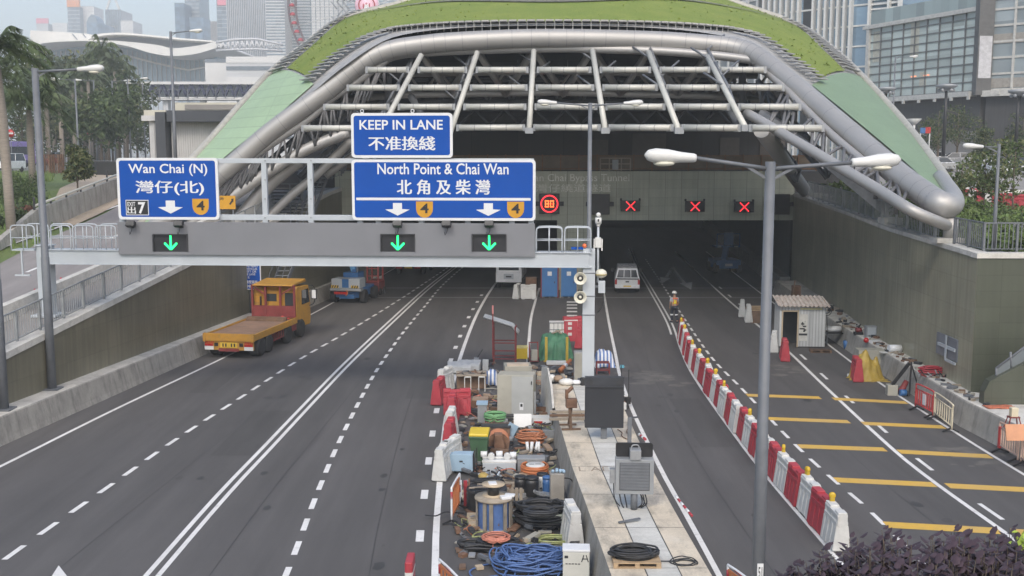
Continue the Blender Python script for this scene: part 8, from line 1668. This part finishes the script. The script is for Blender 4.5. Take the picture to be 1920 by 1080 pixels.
t_, w, h_ = block('tower', 'pointed tower with a white triangular frame on its roof', 'tower', 199, 225, 18, 1250, 40, g3, grp=TG); fins(t_, w, h_, 6, g1, 2, 1); part(t_, 'roof_frame', lambda b: [b.beam((-w * .9, 0, h_), (-1, 0, h_ + 17), 2, 2), b.beam((w * .9, 0, h_), (1, 0, h_ + 17), 2, 2), b.beam((0, 0, h_ + 14), (0, 0, h_ + 34), .8, .8), b.bx(-w * .7, w * .7, -1, 2, h_ - 20, h_ - 18)], g4)
t_, w, h_ = block('tower', 'plain white block right of the pointed tower', 'tower', 226, 249, 39, 1200, 30, g4, grp=TG); floors(t_, w, h_, 14, g3, .7)
t_, w, h_ = block('tower', 'tall blue glass tower running out of the photo top above the far lamp', 'tower', 327, 345, 6, 900, 25, g2, grp=TG); floors(t_, w, h_, 40, g1, .5)
t_, w, h_ = block('tower', 'tall grey glass tower right of the blue glass tower', 'tower', 345, 372, -30, 920, 30, g1, grp=TG); floors(t_, w, h_, 44, g3, .5)
t_, w, h_ = block('tower', 'stepped darker glass block at the foot of the tall grey tower', 'tower', 355, 381, 32, 880, 20, g2, grp=TG); floors(t_, w, h_, 20, g1, .5)
t_, w, h_ = block('tower', 'pale round topped block left of the tower with the pink sign', 'tower', 387, 408, 40, 950, 25, g4, grp=TG); fins(t_, w, h_, 8, g3, .8, .6)
t_, w, h_ = block('tower', 'slim tower with a pink sign near its top', 'tower', 405, 424, -20, 800, 25, g1, grp=TG); part(t_, 'sign_panel', lambda b: [b.bx(-w * .8, w * .9, -.6, 0, at(410, 10, 800).z - 7.4, at(410, -3, 800).z - 7.4)], m_pinksign); floors(t_, w, h_, 40, g3, .4)
t_, w, h_ = block('tower', 'wide grey office tower with dense vertical fins', 'tower', 424, 500, -40, 700, 40, g1, grp=TG); fins(t_, w, h_, 22, fin_m, .5, .7)
t_, w, h_ = block('tower', 'white striped office tower behind the red gondolas', 'tower', 497, 532, -40, 640, 30, g4, grp=TG); floors(t_, w, h_, 60, g1, .9)
t_, w, h_ = block('tower', 'grey louvred tower directly behind the red gondolas', 'tower', 532, 580, -40, 660, 30, g1, grp=TG); floors(t_, w, h_, 60, fin_m, .8)
t_, w, h_ = block('tower', 'pale striped tower behind the spokes of the wheel', 'tower', 582, 650, -40, 640, 30, g3, grp=TG); floors(t_, w, h_, 60, g4, .9); fins(t_, w, h_, 8, g1, .3, .5)
t_, w, h_ = block('tower', 'dark tower behind the pink wheel hub sign', 'tower', 650, 800, -40, 620, 30, g1, grp=TG); floors(t_, w, h_, 60, fin_m, .5)
t_, w, h_ = block('tower', 'faint white block beyond the left end of the curved hall', 'tower', 98, 125, 43, 1500, 30, g4, grp=TG)
t_, w, h_ = block('tower', 'faint low block with a pink roof sign at the left', 'tower', 68, 90, 44, 1500, 30, g3, grp=TG); part(t_, 'roof_sign', lambda b: b.bx(-w, w, 0, 3, h_, h_ + 7), m_pinksign)
# hall with curved wing roofs
Yh = 480; hall = thing('curved_hall', 'exhibition hall with white wing like roofs and a long glass wall', 'hall', (at(250, 150, Yh).x, Yh, 7.4)); hx, hz = hall.location.x, 7.4
def hp(P_): return [(at(x, y, Yh).x - hx, at(x, y, Yh).z - hz) for x, y in spline([(x, y, 0) for x, y in P_], 5) for x, y in [(x, y)]] if False else [(at(v.x, v.y, Yh).x - hx, at(v.x, v.y, Yh).z - hz) for v in spline([(x, y, 0) for x, y in P_], 5)]
m_roofw = mat('white_roof_sheet', (.70, .69, .66), .45, 0, .04, .05); m_roofg = mat('shade_and_seam_grey', (.25, .28, .33), .5, 0, .05, .05)
def wing(top, bot, d0, d1, m, nm): P_ = hp(top) + hp(bot)[::-1]; mb = MB(); mb.m(m).prism(P_, d0, d1); mb.build(nm, hall)
wing([(30, 50), (70, 52), (120, 55), (165, 60), (215, 66)], [(30, 100), (70, 98), (115, 88), (165, 84), (215, 84)], 14, 60, m_roofw, 'back_roof')
part(hall, 'roof_seam', lambda b: [b.tube([(at(x, y, Yh).x - hx, 13.7, at(x, y, Yh).z - hz) for x, y in ((x0, 57), (x0 + 9, 68), (x0 + 11, 84))], .25, 5) for x0 in (112, 132, 160)], m_roofg)
wing([(160, 83), (190, 69), (235, 65), (290, 69), (350, 75), (410, 80)], [(160, 85), (195, 72.5), (235, 68.5), (290, 72), (350, 78), (410, 82)], -8, 50, m_roofw, 'upper_wing')
wing([(165, 85), (195, 72.5), (235, 68.5), (290, 72), (350, 78), (408, 82)], [(165, 86), (220, 85), (300, 92), (345, 100), (385, 98), (408, 88)], 2, 45, m_roofg, 'upper_wing_shade')  # shadow under the upper wing, drawn as a solid grey body
wing([(70, 98), (115, 87), (165, 83), (215, 83), (265, 86), (320, 92), (350, 98), (400, 92), (425, 86), (438, 92)], [(70, 99), (115, 89), (165, 85.5), (215, 86), (265, 94), (310, 107), (350, 112), (390, 108), (425, 98), (438, 94)], -18, 40, m_roofw, 'lower_wing')
wing([(68, 99), (115, 89), (165, 85.5), (215, 86), (265, 94), (310, 107), (350, 112), (390, 108), (402, 105)], [(68, 165), (115, 165), (165, 165), (215, 165), (265, 165), (310, 165), (350, 165), (390, 165), (402, 165)], 4, 40, glass('hall_glass', (.38, .48, .55), .2, .12, (4, 5)), 'glass_wall')
part(hall, 'mullion', lambda b: [b.bx(at(x, 100, Yh).x - hx - .1, at(x, 100, Yh).x - hx + .1, 3, 4, 0, at(x, pl([(68, 100), (165, 87), (215, 88), (310, 109), (350, 113), (402, 107)], x), Yh).z - hz) for x in range(72, 402, 9)], fin_m)
part(hall, 'eave_beam', lambda b: [b.tube([(at(x, y, Yh).x - hx, 2, at(x, y, Yh).z - hz) for x, y in ((240, 105), (290, 118), (350, 131), (400, 122))], .5, 5)], m_roofw)
t_, w, h_ = block('low_building', 'low white building with horizontal bands right of the curved hall', 'building', 384, 425, 114, 400, 20, g4); floors(t_, w, h_, 4, m_mullb, 1.2)
t_, w, h_ = block('low_building', 'banded white terrace building behind the footbridge', 'building', 424, 560, 112, 390, 25, g3); floors(t_, w, h_, 5, g4, 2.2); floors(t_, w, h_ - 3, 4, m_mullb, 1.4)
t_ = thing('truss_roof', 'grey lattice truss roof left of the big wheel', 'roof', at(470, 95, 430)); part(t_, 'truss', lambda b: [b.tube([tuple(at(x, y, 430) - t_.location) for x, y in P_], .5, 5) for P_ in (((405, 80), (440, 74), (480, 73), (530, 84)), ((405, 95), (440, 93), (480, 92), (530, 95)))] + [b.cyl(at(405 + k * 9, 93, 430) - t_.location, at(409.5 + k * 9, 76 + abs(k - 7) * .5, 430) - t_.location, .35, n=5) for k in range(14)] + [b.cyl(at(414 + k * 9, 93, 430) - t_.location, at(409.5 + k * 9, 76 + abs(k - 7) * .5, 430) - t_.location, .35, n=5) for k in range(13)], fin_m)
# covered footbridge with zigzag truss
Yb2 = 230; t_ = thing('covered_footbridge', 'covered footbridge with a dark zigzag truss behind the pavilion', 'footbridge', at(370, 185, Yb2)); o0 = t_.location.copy(); q = lambda x, y: at(x, y, Yb2) - o0
part(t_, 'roof', lambda b: b.bx(q(255, 0).x, q(480, 0).x, 0, 5, q(300, 158).z, q(300, 153).z), g4); part(t_, 'deck', lambda b: b.bx(q(275, 0).x, q(480, 0).x, 0, 5, q(300, 187).z, q(300, 182).z), g4); part(t_, 'truss', lambda b: [b.beam(q(278 + k * 18, 180), q(287 + k * 18, 159), .8, .5) for k in range(11)] + [b.beam(q(296 + k * 18, 180), q(287 + k * 18, 159), .8, .5) for k in range(11)], mat('navy_truss', (.025, .03, .07), .5)); [part(t_, 'pier', lambda b: b.bx(q(x, 0).x - .5, q(x, 0).x + .5, 1, 3, 7.4 - o0.z, q(x, 187).z), g3) for x in (300, 370, 440)]; part(t_, 'glazing', lambda b: b.bx(q(265, 0).x, q(480, 0).x, 3, 3.1, q(300, 182).z, q(300, 158).z), mat('bridge_glazing', (.40, .45, .50), .5))
# dark pavilion with white shutter
Yp = 92; zp = zl(Yp); t_ = thing('pavilion', 'dark pavilion with a white ribbed shutter and fluted corner column', 'pavilion', (at(350, 250, Yp).x, Yp, zp)); q = lambda x, y: (at(x, y, Yp).x - t_.location.x, at(x, y, Yp).z - zp)
def pb(b, x0, y0, x1, y1, d0, d1, base=False): (a0, a1), (b0, b1) = q(x0, y0), q(x1, y1); return b.bx(a0, b0, d0, d1, 0 if base else b1, a1)
m_slate = mat('slate_cladding', (.055, .06, .07), .5, 0, .1, .6)
part(t_, 'dark_frame', lambda b: [pb(b, 290, 210, 312, 300, 0, 6, True), pb(b, 312, 207, 470, 228, 0, 6), pb(b, 255, 206, 272, 300, 3, 8, True), pb(b, 312, 228, 470, 300, 4, 6, True)], m_slate); part(t_, 'shutter', lambda b: [pb(b, 312, 228, 470, 300, 1.2, 1.6, True)] + [b.bx(q(312 + k * 4.4, 0)[0] - .03, q(312 + k * 4.4, 0)[0] + .03, 1.12, 1.2, 0, q(0, 229)[1]) for k in range(36)], mat('shutter_grey', (.50, .50, .50), .6, 0, .06, .8)); part(t_, 'column', lambda b: [pb(b, 272, 226, 290, 300, 1, 2, True), pb(b, 260, 216, 291, 226, .6, 2.4)] + [b.bx(q(272 + k * 3, 0)[0] - .04, q(272 + k * 3, 0)[0] + .04, .9, 1.0, 0, q(0, 226)[1]) for k in range(7)], mat('shutter_grey', (.5, .5, .5))); part(t_, 'roof_slab', lambda b: [pb(b, 258, 205, 300, 216, 1.5, 9), pb(b, 297, 188, 440, 207, 4, 12)], mat('cream_slab', (.50, .48, .40), .7, 0, .1, .6)); part(t_, 'grey_panel', lambda b: pb(b, 320, 192, 430, 202, 3.9, 4.0), m_paving)
picket('railing', 'thin railing on the cream roof slab of the pavilion', [at(285, 195, Yp + 4), at(300, 187, Yp + 4), at(440, 187, Yp + 4)], .9, .8, m_galv, 3, .04)
# big wheel
Yw = 400; hub = at(690, 12, Yw); t_ = thing('ferris_wheel', 'big white wheel with red and white gondolas partly hidden by the green roof', 'ferris wheel', hub); Rw = (at(690, 12, Yw) - at(541, 12, Yw)).length
part(t_, 'rim', lambda b: [b.ring((0, d, 0), r, .22, 72, 5, 'y') for d in (-1.2, 1.2) for r in (Rw, Rw - 2.6)] + [b.cyl((Rw * cos(a), -1.2, Rw * sin(a)), (Rw * cos(a), 1.2, Rw * sin(a)), .12, n=5) for a in [k * PI / 24 for k in range(48)]], mat('wheel_dark_rim', (.16, .12, .13), .5)); part(t_, 'spoke', lambda b: [b.cyl((0, 0, 0), ((Rw - 2.6) * cos(a), 0, (Rw - 2.6) * sin(a)), .14, n=5) for a in [k * PI / 12 for k in range(24)]], m_white)
part(t_, 'hub', lambda b: b.lathe((0, -3, 0), [(2, 0), (4.4, .3), (4.4, 5), (2, 6)], 24, 'y'), m_white); part(t_, 'emblem', lambda b: [b.m(mat('emblem_pink', (.80, .50, .60), .4)).lathe((0, -3.4, 0), [(.01, 0), (4.3, 0), (4.3, .3)], 28, 'y'), b.m(m_redp).ring((0, -3.45, 0), 2.9, .25, 28, 5, 'y'), b.bx(-1.4, -1.0, -3.6, -3.4, -1.4, .4), b.bx(-.4, .0, -3.6, -3.4, -1.2, .8), b.bx(.8, 1.2, -3.6, -3.4, -1.4, .6), b.bx(-1.4, 1.2, -3.6, -3.4, -1.6, -1.2)], m_redp)
part(t_, 'lattice', lambda b: [b.cyl((-11 + (k % 5) * 2.2, -2, -9 + (k // 5) * 2.6), (-11 + (k % 5) * 2.2 + random.choice((-2.2, 2.2)), -2, -6.4 + (k // 5) * 2.6), .25, n=4) for k in range(40)], m_grey_mid)
for k in range(-6, 3): 
    a = PI + k * .115 * -1; c = Vector(((Rw - 1.3) * cos(a), 0, (Rw - 1.3) * sin(a)))
    o = MB(); o.m(m_whpl).ball(c, 1.1, 10, (1, 1, .9)); o.m(m_redpl).lathe(c, [(1.15, -.2), (1.2, .2), (1.0, .75), (.3, 1.1)], 10); o.build('gondola', t_)
part(t_, 'support_leg', lambda b: [b.cyl((0, d, 0), (sx * 18, d * 4, 7.4 - hub.z), .8, .9, 8) for d in (-3, 3) for sx in (-1, 1)], m_white)
# road signs, bins on the left
for i, (px, py, Y) in enumerate(((22, 250, 122), (171, 246, 140))):
    base = gl(px, Y); t_ = thing('no_entry_sign', ('red no entry sign above the purple coach', 'red no entry sign right of the young tree')[i], 'road sign', base, 0, 'no entry signs on the left road'); z = at(px, py, Y).z - base.z; part(t_, 'post', lambda b: b.cyl((0, .1, 0), (0, .1, z), .05, n=8), m_galv); part(t_, 'disc', lambda b: [b.m(m_redp).lathe((0, 0, z), [(.01, 0), (.46, 0), (.46, .04)], 20, 'y'), b.m(m_signw).bx(-.34, .34, -.02, 0, z - .09, z + .09)], m_redp)
for i, (px, Y) in enumerate(((172, 108), (191, 106), (205, 105), (222, 104))): base = gl(px, Y); t_ = box_thing('rubbish_bin', ('first dark bin right of the young tree', 'second dark bin right of the young tree', 'third dark bin right of the young tree', 'dark bin nearest the pavilion')[i], 'bin', 0, 700, .9, .8, 1.3, m_blackp, 0, 0, 'dark bins behind the sandy lot'); t_.location = base; part(t_, 'lid', lambda b: b.bx(-.48, .48, -.45, .45, 1.3, 1.4), m_dark)
picket('railing', 'rusty slatted fence between the palms and the left road', [gl(70, 108), gl(118, 112)], 2.0, .35, m_rust, 4, .18)
picket('railing', 'pale grey railing in front of the palm grove', [gl(150, 130), gl(250, 125)], 1.1, .5, m_galv, 4, .06)
# ================================================================ RIGHT BACKGROUND
def facade(name, lab, cat, A, B, z0, z1, gm, nu, nv, mm, dep=14, bar=.12, parts=None):
    A, B = Vector((*A, 0)), Vector((*B, 0)); d = B - A; L = d.length; t_ = thing(name, lab, cat, (A.x, A.y, z0), math.atan2(d.y, d.x)); h_ = z1 - z0
    part(t_, 'glass_wall', lambda b: b.bx(0, L, 0, dep, 0, h_), gm); part(t_, 'mullions', lambda b: [b.bx(lerp(0, L, k / nu) - bar / 2, lerp(0, L, k / nu) + bar / 2, -.18, 0, 0, h_) for k in range(nu + 1)] + [b.bx(0, L, -.12, 0, lerp(0, h_, k / nv) - bar / 2, lerp(0, h_, k / nv) + bar / 2) for k in range(nv + 1)], mm); return t_, L, h_
m_mull = mat('mullion_grey', (.16, .165, .165), .5, .2); m_rail = mat('cream_rail', (.50, .49, .46), .5)
A, B, Cc = (49.4, 150), (56.2, 131), (68, 119); zb_, zt_ = 17.2, at(1640, 50, 150).z
t_, L, h_ = facade('glass_podium', 'glass fronted podium with a grid of panes above a slate wall', 'building', A, B, zb_, zt_, glass('podium_glass', (.43, .49, .47), .12, .32, (2.2, 1.6)), 9, 9, m_mull)
part(t_, 'cornice', lambda b: [b.bx(-1.2, L, -.5, 0, h_ - .35, h_ + .05), b.bx(-1.0, L, -.3, 0, h_ + .05, h_ + .2)], m_rail); part(t_, 'balustrade', lambda b: [b.bx(0, L, -.1, 0, h_ + .2, h_ + 2.0)], glass('balustrade_glass', (.28, .34, .34), .15, .3, (1.5, 3))); part(t_, 'soffit_ledge', lambda b: [b.bx(-1, L, -1.2, .3, -.7, -.1)] + [b.bx(lerp(0, L, k / 7) - .2, lerp(0, L, k / 7) + .2, -1.3, -1.1, -1.1, -.7) for k in range(8)], m_rail)
part(t_, 'blind', lambda b: [b.bx(L * f0, L * f1, -.03, -.005, h_ * g0, h_ * g1) for f0, f1, g0, g1 in ((.03, .1, .5, .92), (.4, .48, .52, .95), (.5, .56, .1, .3))], mat('blind_cream', (.45, .44, .37), .7)); part(t_, 'lit_lamp', lambda b: [b.bx(L * f - .2, L * f + .2, -.06, -.03, h_ * .24, h_ * .24 + .15) for f in (.43, .46, .55, .58)], emit('warm_lamp', (1, .35, .15), .6))
part(t_, 'corner_column', lambda b: b.bx(-.5, .1, -.4, .2, 0, h_), m_rail)
t_, L, h_ = facade('glass_wing', 'right wing of the glass podium with deep blue windows', 'building', (56.9, 130.4), Cc, zb_, zt_ + 1.5, glass('wing_glass', (.26, .30, .32), .12, .4, (3, 2)), 5, 6, m_rail, bar=.25); part(t_, 'spandrel', lambda b: [b.bx(0, L, -.1, 0, h_ * f, h_ * f + 1.1) for f in (.02, .48, .93)], mat('spandrel_beige', (.30, .28, .25), .7)); part(t_, 'ledge', lambda b: [b.bx(0, L, -1, .3, -.8, -.1)] + [b.bx(x - .2, x + .2, -1.15, -1, -.6, -.3) for x in (2, 6, 10, 14)], m_rail)
t_ = thing('banner_pylon', 'dark grey pylon with a pale banner between the podium and its wing', 'pylon', (56.4, 130.2, 16.6)); part(t_, 'pylon', lambda b: b.bx(-.9, .9, -.6, .6, 0, zt_ - 15), mat('pylon_grey', (.10, .10, .10), .5)); part(t_, 'banner', lambda b: b.bx(-.75, .75, -.66, -.6, at(1825, 147, 130).z - 16.6, at(1825, 68, 130).z - 16.6), mat('banner_pale', (.48, .48, .50), .6)); part(t_, 'side_lattice', lambda b: [b.bx(1.2, 1.3, -.3, -.2, 0, zt_ - 15), b.bx(1.9, 2.0, -.3, -.2, 0, zt_ - 15)] + [b.beam((1.25, -.25, k * 1.2), (1.95, -.25, k * 1.2 + 1.2), .06, .06) for k in range(11)], m_galv)
mb = MB(); ms = panel_mat('slate_wall', (.062, .06, .06), 'x', 4.5, 30, .08, .6, .55, .12, .1, streak=.2); mb.m(ms); d_ = Vector(B) - Vector(A)
t_ = thing('slate_wall', 'dark slate clad ground floor wall below the glass podium', 'wall', (A[0], A[1] - .3, 8.2), math.atan2(d_.y, d_.x)); part(t_, 'wall', lambda b: b.bx(-3, d_.length + .3, .2, 12, 0, 9), ms); part(t_, 'doorway', lambda b: b.bx(1, 5, .12, .19, 0, 5), m_black); part(t_, 'lower_panel', lambda b: [b.bx(d_.length - 10, d_.length, .1, .19, 0, 4.2)], mat('grey_hoarding', (.22, .21, .20), .7, 0, .08, .5))
d2 = Vector(Cc) - Vector((56.9, 130.4)); t_ = thing('slate_wall', 'dark slate wall below the right wing of the podium', 'wall', (56.9, 130.1, 8.2), math.atan2(d2.y, d2.x)); part(t_, 'wall', lambda b: b.bx(0, d2.length, .2, 12, 0, 9), ms)
t_, L, h_ = facade('office_tower', 'blue glass office tower with white vertical fins and louvres', 'tower', (40.5, 176), (57, 160), 7.5, 44, glass('office_blue_glass', (.17, .25, .33), .1, .35, (2, 3)), 1, 12, m_white, 30, .25)
part(t_, 'fin', lambda b: [b.bx(L * f - .16, L * f + .16, -1.0, 0, 0, h_) for f in [.02 + k * .045 for k in range(7)] + [.40 + k * .045 for k in range(7)] + [.80, .93, 1.0]], m_white); part(t_, 'louvre_screen', lambda b: [b.bx(L * .8, L, -.5, -.2, h_ * .62 + k * .7, h_ * .62 + k * .7 + .25) for k in range(20)], m_white); part(t_, 'dark_bay', lambda b: b.bx(L * .31, L * .38, -.06, 0, 0, h_), m_cdark)
t_, L, h_ = facade('office_wing', 'pale ribbed office wing behind the right shoulder of the green roof', 'building', (30, 196), (40, 178), 7.5, 40, glass('wing_pale_glass', (.20, .22, .23), .2, .3, (2, 3)), 9, 6, m_white, 20, .4); part(t_, 'raking_strut', lambda b: [b.beam((L * k / 9, -.6, h_ * .55), (L * (k + .35) / 9, -.6, h_ * .9), .3, .3) for k in range(9)], m_white)
t_, w, h_ = block('tower', 'tall tower at the right edge behind the glass podium', 'tower', 1640, 1790, -60, 190, 30, glass('edge_glass', (.14, .19, .22), .15, .4, (3, 3)), 7.5); fins(t_, w, h_, 6, m_mull, .4, .4)
def plaza_lamp(lab, px, yt, Y, n=5):
    base = at(px, 300, Y); base.z = zr(Y); h_ = at(px, yt, Y).z - base.z; t_ = thing('plaza_lamp', lab, 'lamp post', base, 0, 'black plaza lamp posts'); part(t_, 'post', lambda b: [b.tube([(0, 0, 0), (.0, 0, h_ * .6), (0, 0, h_)], [.2, .17, .12], 10), b.beam((0, 0, h_ - 2.2), (1.3, 0, h_ - 2.6), .08, .2)], m_blackp); part(t_, 'lamp_cluster', lambda b: [b.lathe((0, 0, h_), [(.1, -.3), (1.0, .1), (1.05, .3), (.4, .4)], 14)] + [b.ball((.7 * cos(a), .7 * sin(a), h_ - .25), .2, 8) for a in [k * 1.26 for k in range(5)]], m_grey_mid); return t_
plaza_lamp('tall black plaza lamp with a crown of spotlights between the plaza trees', 1768, 165, 108); plaza_lamp('black plaza lamp partly hidden by the right mint roof edge', 1656, 170, 116); plaza_lamp('black plaza lamp near the right edge of the photo', 1903, 175, 112)
p = at(1713, 255, 112); p.z = zr(112); t_ = thing('lamp_funnel', 'pale funnel topped post beside the mint roof', 'post', p); z = at(1713, 225, 112).z - p.z; part(t_, 'post', lambda b: b.cyl((0, 0, 0), (0, 0, z), .12, n=8), m_white); part(t_, 'funnel', lambda b: b.lathe((0, 0, z), [(.15, -.5), (.75, .1), (.7, .12)], 14), m_white)
p = at(1735, 245, 116); p.z = zr(116); t_ = thing('poster_stand', 'blue and red poster panel on the plaza', 'poster', p); z = at(1735, 250, 116).z - p.z; part(t_, 'panel', lambda b: [b.m(m_redp).bx(0, .55, -.05, 0, z, z + .65), b.m(m_liftb).bx(-.55, 0, -.05, 0, z, z + .6)], m_redp); part(t_, 'post', lambda b: [b.bx(x - .05, x + .05, 0, .1, 0, z) for x in (-.5, .5)], m_white)
for k, px in enumerate((1727, 1735)): p = at(px, 280, 110); p.z = zr(110); mb = MB(); mb.m(m_redpl).lathe((0, 0, 0), [(.4, 0), (.4, .06), (.28, .1), (.2, .5)], 12); mb.m(m_signw).lathe((0, 0, .5), [(.2, 0), (.1, .5)], 12); mb.m(m_redpl).lathe((0, 0, 1.0), [(.1, 0), (.05, .3), (0, .31)], 12); solo('traffic_cone', ('left', 'right')[k] + ' red and white cone of the pair on the plaza', 'cone', mb, p, 0, 'cones on the plaza')
# ================================================================ HAZE (the humid air that fades the far towers)
m = bpy.data.materials.new('humid_air'); m.use_nodes = True; t = m.node_tree; t.nodes.clear()
ou = nd(t, 'ShaderNodeOutputMaterial'); pv = nd(t, 'ShaderNodeVolumePrincipled')
pv.inputs['Color'].default_value = (0.87, 0.945, 1.0, 1); pv.inputs['Density'].default_value = 0.00062; pv.inputs['Anisotropy'].default_value = -0.25
t.links.new(pv.outputs[0], ou.inputs['Volume'])
mb = MB(); mb.m(m).bx(-3300, 3300, -260, 5300, -1.2, 320)
tag(mb.build('haze'), kind='stuff')
